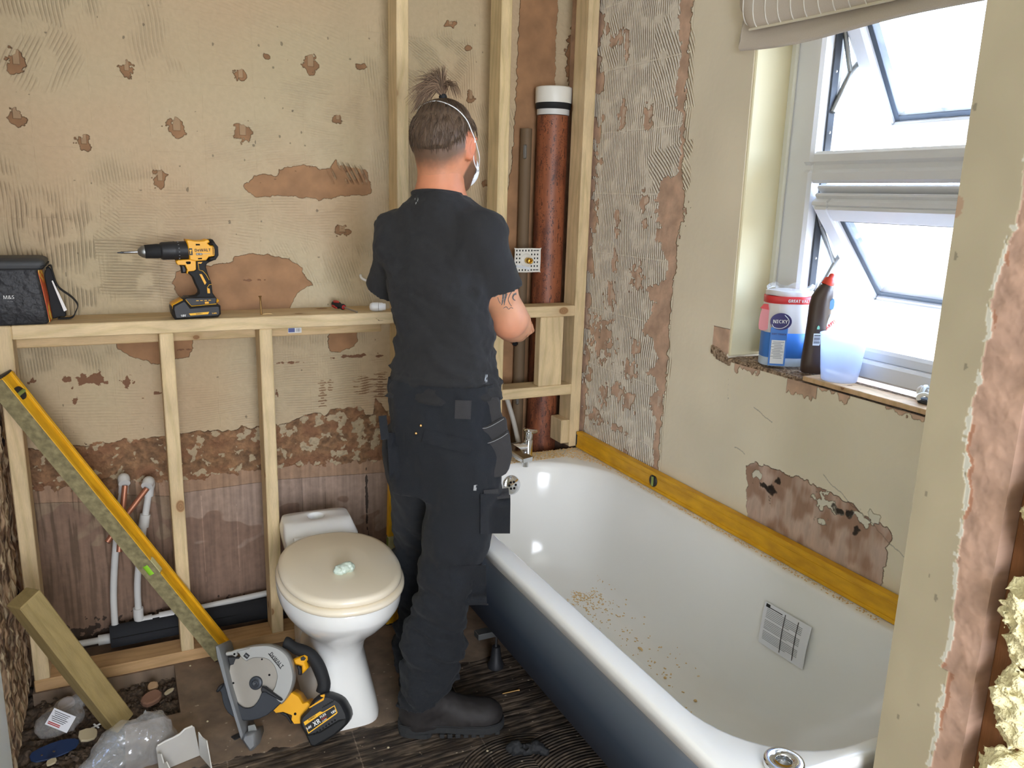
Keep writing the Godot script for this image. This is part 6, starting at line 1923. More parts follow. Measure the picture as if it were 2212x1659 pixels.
func drill() -> void:
	var t := thing("cordless_drill", "yellow and black cordless drill standing on its battery on the shelf", "drill", Vector3(-1.3265, 1.0905, 0.165), Basis(Vector3.UP, 0.05))
	var K := 0.000162
	var V := func(x: float, y: float) -> Vector3: return Vector3((x - 1350) * K, (1560 - y) * K, 0)
	var turned := func(n: String, prof: Array, m: Material) -> void:
		# lathe along the chuck line: pairs of (x, radius)
		var p := []
		for i in range(0, prof.size(), 2): p.append(Vector2(prof[i + 1] * K, (1660 - prof[i]) * K))
		put(n, MB.new().lathe(p, 32), m, t, Transform3D(Basis(Vector3.BACK, PI / 2 + 0.035), V.call(1660, 338)))
	turned.call("bit_tip", [235, 16, 215, 20, 185, 13, 150, 10, 138, 2], M.stay_dark if M.has("stay_dark") else M.steel)
	turned.call("bit_shank", [470, 24, 240, 22, 235, 18], M.steel)
	turned.call("chuck_nose", [578, 108, 560, 108, 525, 96, 490, 70, 468, 44, 462, 20], M.zinc)
	turned.call("chuck_sleeve", [840, 124, 780, 128, 580, 118, 575, 106], M.black_rubber)
	turned.call("clutch_collar", [1290, 160, 1080, 160, 1060, 166, 1040, 160, 860, 156, 830, 140, 828, 120], M.black_plastic)
	for k in 15:
		var a := TAU * k / 15.0
		put("clutch_mark", MB.new().box(Vector3(cos(a) * 0.0262, (1660 - 1125) * K, sin(a) * 0.0262), Vector3(0.0012, 0.003, 0.003)), M.grey_print, t, Transform3D(Basis(Vector3.BACK, PI / 2 + 0.035), V.call(1660, 338)))
	var pr := func(n: String, o: Array, half: float, m: Material, bev := 0.006, sub := 0, par: Node = t) -> void: put(n, MB.new().prism(T2(o, 1350, 1560, K, sub), -half, half, bev, true), m, par)
	pr.call("housing", [1250, 172, 1262, 160, 1330, 168, 1380, 180, 1450, 182, 1540, 176, 1580, 158, 1622, 160, 1640, 200, 1600, 225, 1640, 260, 1700, 270, 1722, 300, 1722, 420, 1700, 450, 1610, 466, 1560, 525, 1390, 535, 1290, 510, 1280, 400, 1268, 260], 0.030, M.yellow_plastic, 0.010)
	pr.call("rear_cap", [1590, 215, 1640, 165, 1700, 160, 1740, 230, 1762, 330, 1755, 470, 1730, 520, 1600, 545, 1560, 520, 1620, 470, 1705, 452, 1726, 420, 1726, 300, 1700, 266, 1640, 258], 0.031, M.black_rubber, 0.008)
	pr.call("trigger_guard", [1068, 545, 1100, 520, 1290, 508, 1395, 535, 1388, 690, 1352, 716, 1262, 722, 1240, 768, 1228, 750, 1242, 690, 1212, 608, 1090, 604], 0.020, M.yellow_plastic, 0.006)
	pr.call("trigger", [1120, 606, 1212, 606, 1244, 690, 1232, 757, 1152, 757, 1146, 650], 0.012, M.black_plastic, 0.004)
	pr.call("handle", [1392, 534, 1560, 525, 1730, 520, 1640, 556, 1580, 590, 1560, 645, 1592, 780, 1640, 935, 1652, 1120, 1704, 1200, 1690, 1240, 1170, 1240, 1170, 1195, 1370, 1160, 1415, 1120, 1418, 1070, 1372, 960, 1330, 830, 1252, 742, 1262, 716, 1352, 712, 1388, 690], 0.0185, M.black_rubber, 0.006)
	pr.call("handle_foot", [1160, 1210, 1180, 1180, 1690, 1190, 1704, 1210, 1690, 1312, 1250, 1334], 0.033, M.black_plastic, 0.005)
	pr.call("battery", [934, 1372, 950, 1300, 1125, 1212, 1168, 1212, 1250, 1338, 1700, 1314, 1758, 1340, 1760, 1490, 1712, 1544, 980, 1562, 950, 1500], 0.041, M.black_plastic, 0.006)
	pr.call("battery_latch", [1690, 1240, 1740, 1236, 1754, 1260, 1748, 1290, 1700, 1306, 1680, 1300], 0.022, M.yellow_plastic, 0.004)
	pr.call("battery_nose", [935, 1370, 950, 1298, 1125, 1212, 1135, 1230, 985, 1310, 962, 1380], 0.036, M.yellow_plastic, 0.002)
	var z := 0.0418
	var line := func(par: String, a: Array, w: float, zz: float, m: Material) -> void:
		var pts := []
		for i in range(0, a.size(), 2): pts.append(V.call(a[i], a[i + 1]) + Vector3(0, 0, zz))
		put(par, MB.new().tube(pts, w, 6), m, t)
	line.call("accent_line", [1170, 1210, 1262, 1332, 1690, 1306], 0.0009, 0.0335, M.yellow_print)
	line.call("accent_line", [1430, 580, 1440, 700, 1500, 716, 1560, 790, 1605, 885], 0.0007, 0.0188, M.yellow_print)
	line.call("accent_line", [1645, 962, 1600, 966, 1562, 1020, 1565, 1120], 0.0007, 0.0188, M.yellow_print)
	for o in [[1440, 772, 1482, 772, 1552, 930, 1524, 966], [1560, 1020, 1602, 1040, 1606, 1122, 1570, 1122], [1424, 560, 1506, 556, 1480, 588, 1430, 582]]: put("grip_inlay", MB.new().prism(T2(o, 1350, 1560, K), 0.0180, 0.0192, 0.0), M.yellow_plastic, t)
	for o in [[1400, 232, 1470, 232, 1470, 258, 1400, 258], [1425, 482, 1492, 478, 1492, 500, 1425, 504], [1222, 556, 1240, 545, 1295, 545, 1310, 558, 1300, 590, 1240, 592]]: put("slot", MB.new().prism(T2(o, 1350, 1560, K), 0.019 if o[1] > 520 else 0.029, 0.0206 if o[1] > 520 else 0.0306, 0.0), M.hole_black, t)
	for k in 6: put("vent", MB.new().box(V.call(1690, 288 + 25 * k) + Vector3(0, 0, 0.0300), Vector3(0.005, 0.0018, 0.001)), M.hole_black, t)
	put("mode_badge", MB.new().prism(T2([1280, 308, 1336, 308, 1340, 426, 1284, 430], 1350, 1560, K), 0.029, 0.0306, 0.0), M.black_plastic, t)
	put("hammer_mark", MB.new().prism(T2([1292, 335, 1325, 335, 1325, 360, 1314, 360, 1314, 405, 1300, 405, 1300, 360, 1292, 360], 1350, 1560, K), 0.0305, 0.031, 0.0), M.yellow_print, t)
	printed("brand_lettering", "DeWALT", 0.0112, M.black_print, t, V.call(1508, 342) + Vector3(0, 0, 0.0304), 0.02, 900)
	put("spec_badge", MB.new().box(V.call(1448, 410) + Vector3(0, 0, 0.0304), Vector3(0.017, 0.0058, 0.0008)), M.black_plastic, t)
	put("spec_line", MB.new().box(V.call(1570, 406) + Vector3(0, 0, 0.0304), Vector3(0.022, 0.0012, 0.0008)), M.grey_print, t)
	printed("spec_lettering", "XR 18V", 0.0048, M.white_print, t, V.call(1448, 410) + Vector3(0, 0, 0.031), 0.0)
	put("badge_panel", MB.new().prism(T2([1206, 1456, 1552, 1440, 1532, 1482, 1232, 1494], 1350, 1560, K), 0.0405, z - 0.0002, 0.0), M.yellow_print, t)
	printed("badge_lettering", "DeWALT", 0.0045, M.black_print, t, V.call(1380, 1467) + Vector3(0, 0, z), 0.03)
	printed("volt_lettering", "18V", 0.0085, M.white_print, t, V.call(1112, 1492) + Vector3(0, 0, z - 0.0005), 0.03)
	printed("capacity_lettering", "3.0Ah", 0.0052, M.yellow_print, t, V.call(1640, 1470) + Vector3(0, 0, z - 0.0005), 0.03)
	for k in 4: put("charge_light", MB.new().box(V.call(1370 + 70 * k, 1238) + Vector3(0, 0, 0.0332), Vector3(0.007, 0.0018, 0.0008)), M.yellow_print, t)
	put("charge_button", MB.new().box(V.call(1528, 1280) + Vector3(0, 0, 0.0332), Vector3(0.011, 0.006, 0.0012), 0.0004), M.yellow_plastic, t)

func lunch_bag() -> void:
	var t := thing("lunch_bag", "black insulated lunch bag with flame-orange side standing at the left end of the shelf", "bag", Vector3(-1.77, 1.0905, 0.12))
	var cloth := mat("bag_black", rgb(36, 37, 40), 0.55)
	cloth.normal_enabled = true
	cloth.normal_texture = noise_tex(0.02, 256, 5, 5.0)
	cloth.normal_scale = 0.7
	tri_map(cloth, Vector3(5, 5, 5))
	var ring := func(y: float, x0: float, x1: float, z0: float, z1: float, r := 0.010) -> PackedVector3Array: return rrect(x0, x1, z0, z1, [r, r, r, r], y)
	var rings := []
	for q in [[0.0, -0.072, 0.062, -0.055, 0.078], [0.006, -0.074, 0.068, -0.058, 0.082], [0.05, -0.074, 0.064, -0.057, 0.081], [0.10, -0.074, 0.058, -0.056, 0.080], [0.138, -0.073, 0.053, -0.055, 0.078], [0.150, -0.073, 0.054, -0.055, 0.077]]: rings.append(ring.call(q[0], q[1], q[2], q[3], q[4]))
	put("body", MB.new().loft(rings), cloth, t)
	rings = []
	for q in [[0.146, -0.074, 0.060, -0.058, 0.082], [0.158, -0.074, 0.070, -0.060, 0.086], [0.166, -0.074, 0.072, -0.060, 0.086], [0.172, -0.074, 0.068, -0.056, 0.080], [0.177, -0.07, 0.06, -0.04, 0.05]]: rings.append(ring.call(q[0], q[1], q[2], q[3], q[4], 0.014))
	put("lid", MB.new().loft(rings), mat("bag_lid", rgb(62, 64, 66), 0.6), t)
	for y in [0.149, 0.157]:
		var z := []
		for v in ring.call(y, -0.0745, 0.064 + (y - 0.149), -0.059, 0.0825): z.append(v)
		z.append(z[0])
		put("zip", MB.new().tube(z, 0.0022, 6, false), M.black_rubber, t)
	var fl := Paint.new(0.14, 0.16, 1500.0, 0.0, 0.16, 88)
	fl.fill(func(i, x, y):
		var n: float = fl.n1.get_noise_2d(x * 22.0 + sin(y * 60.0) * 0.25, y * 9.0)
		var c := Vector3(0.80, 0.30, 0.09).lerp(Vector3(0.97, 0.62, 0.12), clampf(n * 2.2 + 0.45, 0.0, 1.0))
		if n > 0.25: c = Vector3(0.98, 0.84, 0.36)
		if absf(n + 0.02) < 0.02: c = Vector3(0.62, 0.2, 0.08)
		fl.c[i] = c)
	var fm := mat("flame_print", Color.WHITE, 0.6)
	fm.albedo_texture = fl.colour()
	var mb := MB.new()
	var rr := []
	for q in [[0.004, 0.0692, 0.074], [0.05, 0.0652, 0.073], [0.10, 0.0592, 0.072], [0.138, 0.0545, 0.071], [0.147, 0.0552, 0.071]]:
		rr.append(PackedVector3Array([Vector3(q[1], q[0], -0.05), Vector3(q[1] - 0.003, q[0], -0.05), Vector3(q[1] - 0.003, q[0], q[2]), Vector3(q[1], q[0], q[2]), Vector3(q[1] + 0.002, q[0], 0.0)]))
	put("printed_side", mb.loft(rr, true, true, true, false), fm, t)
	rr = []
	var path := path3([Vector3(0.066, 0.142, -0.028), Vector3(0.078, 0.150, -0.022), Vector3(0.082, 0.128, -0.020), Vector3(0.092, 0.090, -0.018), Vector3(0.122, 0.062, -0.014), Vector3(0.136, 0.040, -0.010), Vector3(0.130, 0.020, -0.006), Vector3(0.118, 0.004, 0.0), Vector3(0.085, 0.004, 0.004)], 5)
	for i in path.size():
		var d: Vector3 = (path[mini(i + 1, path.size() - 1)] - path[maxi(i - 1, 0)]).normalized()
		var n := Vector3(-d.y, d.x, 0).normalized() * 0.0012
		var wz := Vector3(0, 0, 0.016)
		rr.append(PackedVector3Array([path[i] - n - wz, path[i] + n - wz, path[i] + n + wz, path[i] - n + wz]))
	put("strap", MB.new().loft(rr, true, true, true, true), M.black_rubber, t)
	put("strap_panel", MB.new().prism(curve([0.064, 0.004, 0.066, 0.06, 0.060, 0.12, 0.070, 0.144, 0.080, 0.132, 0.088, 0.085, 0.104, 0.012, 0.09, 0.004], 1.0, 4), -0.034, -0.022, 0.002, true), M.black_rubber, t)
	put("wash_tag", MB.new().prism(P2([0.078, 0.108, 0.081, 0.110, 0.109, 0.026, 0.101, 0.022]), 0.0, 0.0012), M.white_print, t)
	printed("brand_lettering", "M&S", 0.0125, M.white_print, t, Vector3(-0.020, 0.075, 0.0818), 0.0, 400)
	printed("small_lettering", "EST. 1884", 0.0032, M.grey_print, t, Vector3(-0.018, 0.064, 0.0822), 0.0, 400)

# ------------------------------------------------------------------ on the floor
func floor_things() -> void:
	# the leaning level
	var A := Vector3(-1.312, 0.035, 0.262)
	var B := Vector3(-1.815, 0.93, 0.235)
	var d := (B - A).normalized()
	var p := Vector3(-d.y, d.x, 0)
	var n1 := (p * -0.40 + Vector3(0, 0, 0.91)) if p.x > 0 else (p * 0.40 + Vector3(0, 0, 0.91))
	n1 = (n1 - d * n1.dot(d)).normalized()
	var bs := Basis(d, n1, d.cross(n1))
	spirit_level("spirit_level", Transform3D(bs, A - n1 * 0.03), 1.055, 0.056, 0.050, [0.36], [0.945], "dirty yellow spirit level with a bright green vial leaning across the short studs", true)
	# the upright level behind the man
	spirit_level("spirit_level", Transform3D(Basis(Vector3(0.03, 1, 0), Vector3(-1, 0.03, 0), Vector3(0, 0, 1)), Vector3(-0.725, 0.002, 0.232)), 0.60, 0.05, 0.022, [0.5], [], "yellow spirit level standing upright behind the man's left leg", false)
	# the leaning post
	var a := Vector3(-1.612, 0.012, 0.470)
	var b := Vector3(-1.793, 0.470, 0.560)
	var ln := (b - a).length()
	var post := put("timber_post", MB.new().box(Vector3.ZERO, Vector3(0.062, ln, 0.056), 0.003), wood(rgb(178, 174, 146)), self, Transform3D(basis_to(b - a, Vector3(0.75, 0.0, -0.6)), (a + b) * 0.5))
	tag(post, "thick greenish treated timber offcut leaning on the left wall", "timber")
	saw()
	# rubble in the hole
	var rm := mat("rubble", Color.WHITE, 0.95)
	rm.albedo_texture = noise_tex(0.04, 256, 5, 0.0, [rgb(52, 44, 36), rgb(120, 100, 82)])
	tri_map(rm, Vector3(6, 6, 6))
	var mb := MB.new()
	var nz := FastNoiseLite.new()
	nz.frequency = 1.0
	nz.fractal_octaves = 4
	mb.sm = 0
	var hgt := func(x: float, z: float) -> float: return -0.042 + nz.get_noise_2d(x * 16.0, z * 16.0) * 0.022 + nz.get_noise_2d(x * 60.0, z * 60.0) * 0.008 + maxf(0.0, (z - 0.42) * 0.10)
	for i in 56:
		for j in 88:
			var q := []
			for e in [[0, 0], [0, 1], [1, 1], [1, 0]]:
				var x: float = -1.862 + 0.408 * (i + e[0]) / 56.0
				var z: float = 0.10 + 0.70 * (j + e[1]) / 88.0
				q.append(Vector3(x, hgt.call(x, z), z))
			mb.quad(q[0], q[1], q[2], q[3])
	mb.sm = FLAT
	for k in 700:
		var x := rng.randf_range(-1.82, -1.47)
		var z := rng.randf_range(0.16, 0.78)
		var s := rng.randf_range(0.004, 0.016)
		mb.tf = Transform3D(Basis(Vector3(rng.randf(), rng.randf(), rng.randf()).normalized(), rng.randf() * 6.0), Vector3(x, hgt.call(x, z) + s * 0.2, z))
		mb.box(Vector3.ZERO, Vector3(s, s * rng.randf_range(0.3, 0.8), s * rng.randf_range(0.5, 1.0)), s * 0.12)
	tag(put("rubble", mb, rm), "dark loose rubble and dust in the hole broken through the floor", "rubble", "", "stuff")
	var shard := func(n: String, o: Array, th: float, m: Material, at: Vector3, tilt: Vector3, label: String, cat: String) -> void:
		tag(put(n, MB.new().prism(curve(o, 0.001, 2), -th, th, th * 0.4), m, self, Transform3D(Basis.from_euler(tilt) * Basis(Vector3.RIGHT, -PI / 2), at)), label, cat)
	var pinkp := mat("plaster_pink", rgb(140, 104, 84), 0.95)
	var pale := mat("tile_pale", rgb(188, 174, 142), 0.7)
	shard.call("plaster_chunk", [-18, -14, 16, -16, 22, 2, 12, 18, -14, 14, -22, 0], 0.009, mat("plaster_grey", rgb(176, 156, 146), 0.95), Vector3(-1.752, -0.012, 0.282), Vector3(0.3, 0.4, 0.2), "grey-pink plaster chunk behind the crumpled label bag", "plaster")
	shard.call("tile_shard", [-20, -16, 12, -20, 24, 0, 18, 18, -18, 20], 0.004, pale, Vector3(-1.692, -0.012, 0.462), Vector3(0.25, 0.2, -0.1), "pale tile shard between the leaning post and the plastic bag", "tile")
	shard.call("plaster_chunk", [-26, -16, 8, -24, 30, -8, 26, 16, -4, 22, -28, 10], 0.009, pinkp, Vector3(-1.528, -0.014, 0.348), Vector3(0.2, 0.6, 0.1), "largest pink plaster chunk lying in the floor hole", "plaster")
	shard.call("plaster_chunk", [-12, -10, 10, -12, 14, 6, -4, 14, -14, 4], 0.007, mat("plaster_buff", rgb(172, 140, 104), 0.95), Vector3(-1.520, -0.004, 0.300), Vector3(0.5, 0.1, 0.3), "buff plaster lump on top of the pink chunk in the hole", "plaster")
	shard.call("tile_shard", [-14, -5, 4, -8, 16, -2, 6, 6, -12, 5], 0.003, pale, Vector3(-1.478, -0.012, 0.335), Vector3(0.1, 0.5, 0.2), "thin pale sliver at the right edge of the floor hole", "tile")
	shard.call("tile_shard", [-10, -8, 9, -9, 12, 6, -8, 9], 0.003, pale, Vector3(-1.775, -0.008, 0.55), Vector3(0.2, 0.1, 0.2), "small pale tile chip near the left wall in front of the label bag", "tile")
	var sp := thing("tile_spacer", "tiny white cross-shaped tile spacer on the rubble by the pale shard", "spacer", Vector3(-1.672, -0.014, 0.425), Basis(Vector3.UP, 0.5))
	put("cross", MB.new().box(Vector3.ZERO, Vector3(0.03, 0.004, 0.0045), 0.001).box(Vector3.ZERO, Vector3(0.0045, 0.0042, 0.026), 0.001), M.white_plastic, sp)
	bags()
	# odds and ends by the bath
	var s := thing("wood_screw", "long loose screw lying on the floor in front of the man's boot toe", "screw", Vector3(-0.575, 0.004, 0.765), basis_to(Vector3(1, 0, 0.05)))
	put("shank", MB.new().lathe([Vector2(0.001, 0.0), Vector2(0.0028, 0.006), Vector2(0.0028, 0.05), Vector2(0.005, 0.055), Vector2(0.005, 0.056)], 10), M.brass_screw, s)
	s = thing("pipe_bracket", "small black rubber pipe bracket lying on the combed floor", "bracket", Vector3(-0.632, 0.0, 1.03), Basis(Vector3.UP, 0.5))
	var f := Field.new(Vector3(-0.06, -0.01, -0.06), Vector3(0.06, 0.06, 0.06), 0.003)
	f.cap(Vector3(-0.02, 0.012, -0.02), Vector3(0.022, 0.016, 0.020), 0.012, 0.016, 0.01)
	f.cap(Vector3(-0.03, 0.022, -0.03), Vector3(-0.012, 0.030, -0.020), 0.012, 0.011, 0.008)
	f.cap(Vector3(0.024, 0.02, 0.02), Vector3(0.03, 0.01, 0.045), 0.013, 0.012, 0.008)
	f.cap(Vector3(0.0, 0.02, 0.0), Vector3(-0.01, 0.06, 0.02), 0.007, 0.007, 0.0, Vector3.ZERO, 1.0, true)
	f.each(func(v, dd): return nz.get_noise_3dv(v * 60.0) * 0.005 + maxf(0.0, -v.y) * 2.0)
	put("body", f.mesh(MB.new()), M.black_rubber, s)
	s = thing("offcut_sheet", "torn black rubber sheet propped against the near side of the bath", "sheet", Vector3(-0.335, 0.0, 1.20))
	put("sheet", MB.new().prism(P2([-0.05, 0.0, -0.015, 0.075, 0.0, 0.05, 0.09, -0.0, 0.30, 0.0]), -0.003, 0.003, 0.001), M.black_rubber, s, Transform3D(Basis(Vector3.UP, -1.2), Vector3.ZERO))
	s = thing("rubber_tab", "small flat dark tab on the floor below the saw shoe", "tab", Vector3(-1.320, 0.0015, 0.648), Basis(Vector3.UP, 0.4))
	put("tab", MB.new().box(Vector3.ZERO, Vector3(0.034, 0.003, 0.020), 0.001).box(Vector3(0.006, 0.002, 0), Vector3(0.012, 0.002, 0.012), 0.0005), M.black_plastic, s)
	for k in 5:
		var q: Array = [[-1.41, 0.02, 0.24], [-1.30, 0.0, 0.50], [-1.39, 0.0, 0.55], [-0.96, 0.0, 0.86], [-0.72, 0.0, 0.98]][k]
		tag(put("grit_lump", MB.new().lathe([Vector2(0.002, 0), Vector2(0.004, 0.002), Vector2(0.002, 0.004)], 7), pale, self, Transform3D(Basis(Vector3.UP, k), Vector3(q[0], 0.0, q[2]))), ["crumb of pale grit on the screed near the hole", "crumb of pale grit just left of the saw blade", "crumb of pale grit between hole and saw", "crumb of pale grit in front of the toilet foot", "crumb of pale grit in front of the boot"][k], "grit")

func saw() -> void:
	var tilt := Basis(Vector3(0.9, 0, 0.43).normalized(), -0.40) * Basis(Vector3(0.9, 0, 0.43).normalized(), Vector3.UP, Vector3(-0.43, 0, 0.9).normalized())
	var t := thing("circular_saw", "yellow and black cordless circular saw with silver guard resting on the floor by the toilet", "saw", Vector3(-1.268, 0.150, 0.640), tilt)
	var K := 0.000203
	var V := func(x: float, y: float, z := 0.0) -> Vector3: return Vector3((x - 700) * K, (690 - y) * K, z)
	var pr := func(n: String, o: Array, z0: float, z1: float, m: Material, bev := 0.003, sub := 0) -> MeshInstance3D: return put(n, MB.new().prism(T2(o, 700, 690, K, sub), z0, z1, bev, true), m, t)
	var flat := Transform3D(Basis(Vector3.RIGHT, PI / 2), Vector3.ZERO)
	# blade with teeth
	var o := []
	for k in 72:
		var a := TAU * k / 72.0
		var r := 404.0 if k % 3 == 0 else (375.0 if k % 3 == 1 else 388.0)
		o.append_array([700 + cos(a) * r, 690 + sin(a) * r])
	var silver := mat("guard_silver", rgb(172, 172, 168), 0.45, 0.55)
	var bl := pr.call("blade", o, -0.001, 0.001, mat("blade_steel", rgb(168, 162, 152), 0.42, 0.75), 0.0)
	for q in [[885, 600, 15], [410, 715, 14], [770, 400, 12]]: put("blade_hole", MB.new().lathe([Vector2(q[2] * K, 0.0), Vector2(q[2] * K, 0.0004)], 14), M.hole_black, bl, Transform3D(Basis(Vector3.RIGHT, PI / 2), V.call(q[0], q[1], 0.001)))
	put("arbor_flange", MB.new().lathe([Vector2(88 * K, 0.0), Vector2(88 * K, 0.004), Vector2(70 * K, 0.006), Vector2(40 * K, 0.006), Vector2(40 * K, 0.006), Vector2(38 * K, 0.010), Vector2(24 * K, 0.011), Vector2(24 * K, 0.011), Vector2(20 * K, 0.007), Vector2(2 * K, 0.007)], 32), M.stay_dark, t, Transform3D(Basis(Vector3.RIGHT, PI / 2), V.call(716, 706, 0.001)))
	# upper guard: a silver crescent with a rolled rim
	var up := [500, 372, 470, 330, 440, 292, 560, 246, 700, 222, 850, 216, 1000, 258, 1125, 360, 1196, 520, 1216, 650, 1180, 810, 1085, 950, 960, 830, 985, 740, 1002, 640, 1000, 590, 955, 480, 860, 392, 700, 372, 610, 400, 570, 420]
	pr.call("upper_guard", up, 0.004, 0.010, silver, 0.0015, 3)
	pr.call("guard_rim", [440, 292, 560, 240, 700, 214, 860, 208, 1010, 250, 1135, 352, 1206, 516, 1226, 652, 1190, 814, 1092, 960, 1075, 940, 1160, 800, 1190, 650, 1172, 520, 1105, 380, 995, 290, 850, 248, 700, 250, 560, 275, 470, 315], -0.022, 0.009, silver, 0.003, 3)
	pr.call("guard_back", [470, 330, 700, 240, 1000, 280, 1180, 520, 1195, 650, 1080, 930, 960, 860, 700, 1060, 420, 900, 330, 690], -0.026, -0.020, M.stay_dark, 0.001, 2)
	var badge := func(n: String, s: String, size: float, at: Vector3, turn: float, m: Material) -> void: printed(n, s, size, m, t, at, turn, 900)
	badge.call("brand_lettering", "DeWALT", 0.0132, V.call(978, 398, 0.0101), -0.80, M.black_print)
	pr.call("brand_underline", [858, 318, 868, 312, 1050, 508, 1042, 516], 0.0098, 0.0104, M.black_print, 0.0)
	put("voltage_badge", MB.new().box(Vector3.ZERO, Vector3(0.0135, 0.012, 0.0008)), M.black_print, t, Transform3D(Basis(Vector3.BACK, -0.62), V.call(572, 352, 0.0101)))
	printed("voltage_lettering", "18V", 0.0056, M.grey_print, t, V.call(572, 352, 0.0106), -0.62)
	# lower guard, dark
	var dark := mat("saw_dark", rgb(44, 48, 54), 0.6)
	pr.call("lower_guard", [212, 800, 225, 750, 330, 690, 380, 700, 420, 780, 470, 930, 560, 1010, 640, 1022, 720, 992, 780, 900, 812, 800, 850, 742, 900, 770, 1092, 900, 1060, 965, 900, 1110, 700, 1180, 520, 1168, 380, 1090, 300, 960, 262, 830], 0.002, 0.008, dark, 0.002, 2)
	pr.call("guard_lever", [818, 745, 850, 738, 1088, 880, 1092, 910, 1060, 905, 870, 810, 830, 820, 808, 780], 0.008, 0.020, M.black_plastic, 0.003, 2)
	pr.call("guard_hook", [205, 810, 250, 730, 300, 720, 280, 770, 235, 825], 0.0, 0.016, M.black_plastic, 0.003, 2)
	# shoe, seen on edge
	var shoe := pr.call("shoe", [172, 222, 205, 212, 232, 240, 292, 400, 420, 780, 640, 1330, 612, 1400, 400, 880, 240, 450, 206, 370], -0.075, 0.030, mat("shoe_grey", rgb(136, 138, 140), 0.5, 0.6), 0.002)
	pr.call("shoe_lip", [612, 1400, 640, 1330, 780, 1310, 815, 1480, 740, 1560, 640, 1440], -0.06, 0.028, M.shoe_grey, 0.006)
	pr.call("shoe_bracket", [650, 1250, 740, 1230, 780, 1310, 660, 1330], -0.004, 0.004, M.zinc, 0.001)
	pr.call("pivot_bracket", [290, 310, 370, 295, 430, 270, 600, 238, 600, 262, 450, 300, 452, 340, 420, 372, 380, 350, 300, 360], 0.004, 0.012, silver, 0.002, 2)
	put("pivot_pin", MB.new().lathe([Vector2(15 * K, 0), Vector2(15 * K, 0.0005)], 14), M.hole_black, t, Transform3D(Basis(Vector3.RIGHT, PI / 2), V.call(410, 332, 0.0121)))
	pr.call("blade_shroud", [300, 380, 480, 380, 520, 440, 470, 500, 440, 540, 400, 520, 330, 480], -0.014, -0.002, M.black_plastic, 0.002)
	# rear handle and motor
	var hp := []
	for q in [[1000, 200, -0.045], [1060, 220, -0.045], [1160, 280, -0.045], [1330, 340, -0.045], [1450, 450, -0.044], [1540, 600, -0.042], [1590, 740, -0.04], [1570, 850, -0.04]]: hp.append(V.call(q[0], q[1], q[2]))
	put("handle", MB.new().tube(path3(hp, 4), [0.014, 0.0155, 0.016, 0.016, 0.0155, 0.0145, 0.0145, 0.015, 0.016, 0.0165, 0.017, 0.017, 0.017, 0.0175, 0.018, 0.018, 0.018, 0.0182, 0.0185, 0.0185, 0.0185, 0.0182, 0.018, 0.018, 0.018, 0.018, 0.018, 0.018, 0.018], 18), M.black_rubber, t)
	pr.call("trigger_housing", [1160, 410, 1310, 352, 1352, 372, 1356, 420, 1336, 448, 1366, 525, 1298, 600, 1282, 500, 1190, 480], -0.058, -0.022, M.yellow_plastic, 0.004)
	pr.call("lock_button", [1262, 388, 1300, 366, 1340, 390, 1318, 422, 1272, 424], -0.03, -0.0205, M.black_plastic, 0.001)
	pr.call("trigger", [1200, 500, 1250, 490, 1286, 560, 1276, 625, 1235, 620, 1230, 560], -0.052, -0.030, M.black_plastic, 0.003)
	pr.call("motor_housing", [1180, 840, 1272, 892, 1335, 980, 1400, 960, 1455, 1002, 1640, 880, 1640, 840, 1652, 880, 1620, 940, 1370, 1085, 1320, 1235, 1240, 1240, 1200, 1190, 1204, 1130, 1080, 1090, 985, 1106, 950, 1074, 1060, 960], -0.075, -0.018, M.yellow_plastic, 0.006)
	put("housing_screw", MB.new().lathe([Vector2(18 * K, 0), Vector2(18 * K, 0.0005)], 14), M.hole_black, t, Transform3D(Basis(Vector3.RIGHT, PI / 2), V.call(1246, 1112, -0.018)))
	put("motor", MB.new().lathe([Vector2(0.03, -0.10), Vector2(0.034, -0.09), Vector2(0.034, -0.02)], 28), M.black_plastic, t, Transform3D(Basis(Vector3.RIGHT, PI / 2), V.call(930, 760)))
	pr.call("wrench", [1010, 1110, 1100, 1130, 1190, 1250, 1170, 1270, 1100, 1180, 1020, 1140], -0.05, -0.04, M.black_plastic, 0.002)
	# battery
	pr.call("battery", [1340, 1130, 1400, 1060, 1440, 1010, 1500, 900, 1640, 832, 1780, 860, 1880, 920, 1940, 1010, 1980, 1095, 1970, 1210, 1800, 1360, 1560, 1500, 1500, 1490, 1415, 1345, 1345, 1240], -0.088, 0.004, M.black_plastic, 0.008, 2)
	pr.call("battery_ridge", [1440, 1350, 1620, 1300, 1860, 1150, 1960, 1130, 1965, 1205, 1800, 1352, 1560, 1490, 1505, 1480], -0.08, 0.008, M.black_rubber, 0.004)
	pr.call("battery_trim", [1450, 1000, 1640, 870, 1600, 860, 1592, 845, 1640, 832, 1652, 848, 1640, 905, 1460, 1012], -0.004, 0.0056, M.yellow_plastic, 0.001)
	pr.call("label_border", [1390, 1190, 1600, 1050, 1640, 1056, 1790, 966, 1836, 1060, 1820, 1080, 1465, 1335], 0.003, 0.0046, M.yellow_print, 0.0)
	pr.call("label", [1412, 1232, 1600, 1098, 1640, 1072, 1786, 980, 1822, 1056, 1470, 1316], 0.004, 0.0051, M.black_print, 0.0)
	badge.call("label_brand", "DeWALT", 0.0058, V.call(1500, 1134, 0.005), 0.58, M.black_print)
	badge.call("label_volts", "54V", 0.0092, V.call(1468, 1256, 0.0054), 0.60, M.white_print)
	badge.call("label_xr", "XR", 0.0165, V.call(1566, 1190, 0.0054), 0.60, M.white_print)
	badge.call("label_flex", "FLEX", 0.0082, V.call(1644, 1102, 0.0054), 0.60, M.white_print)
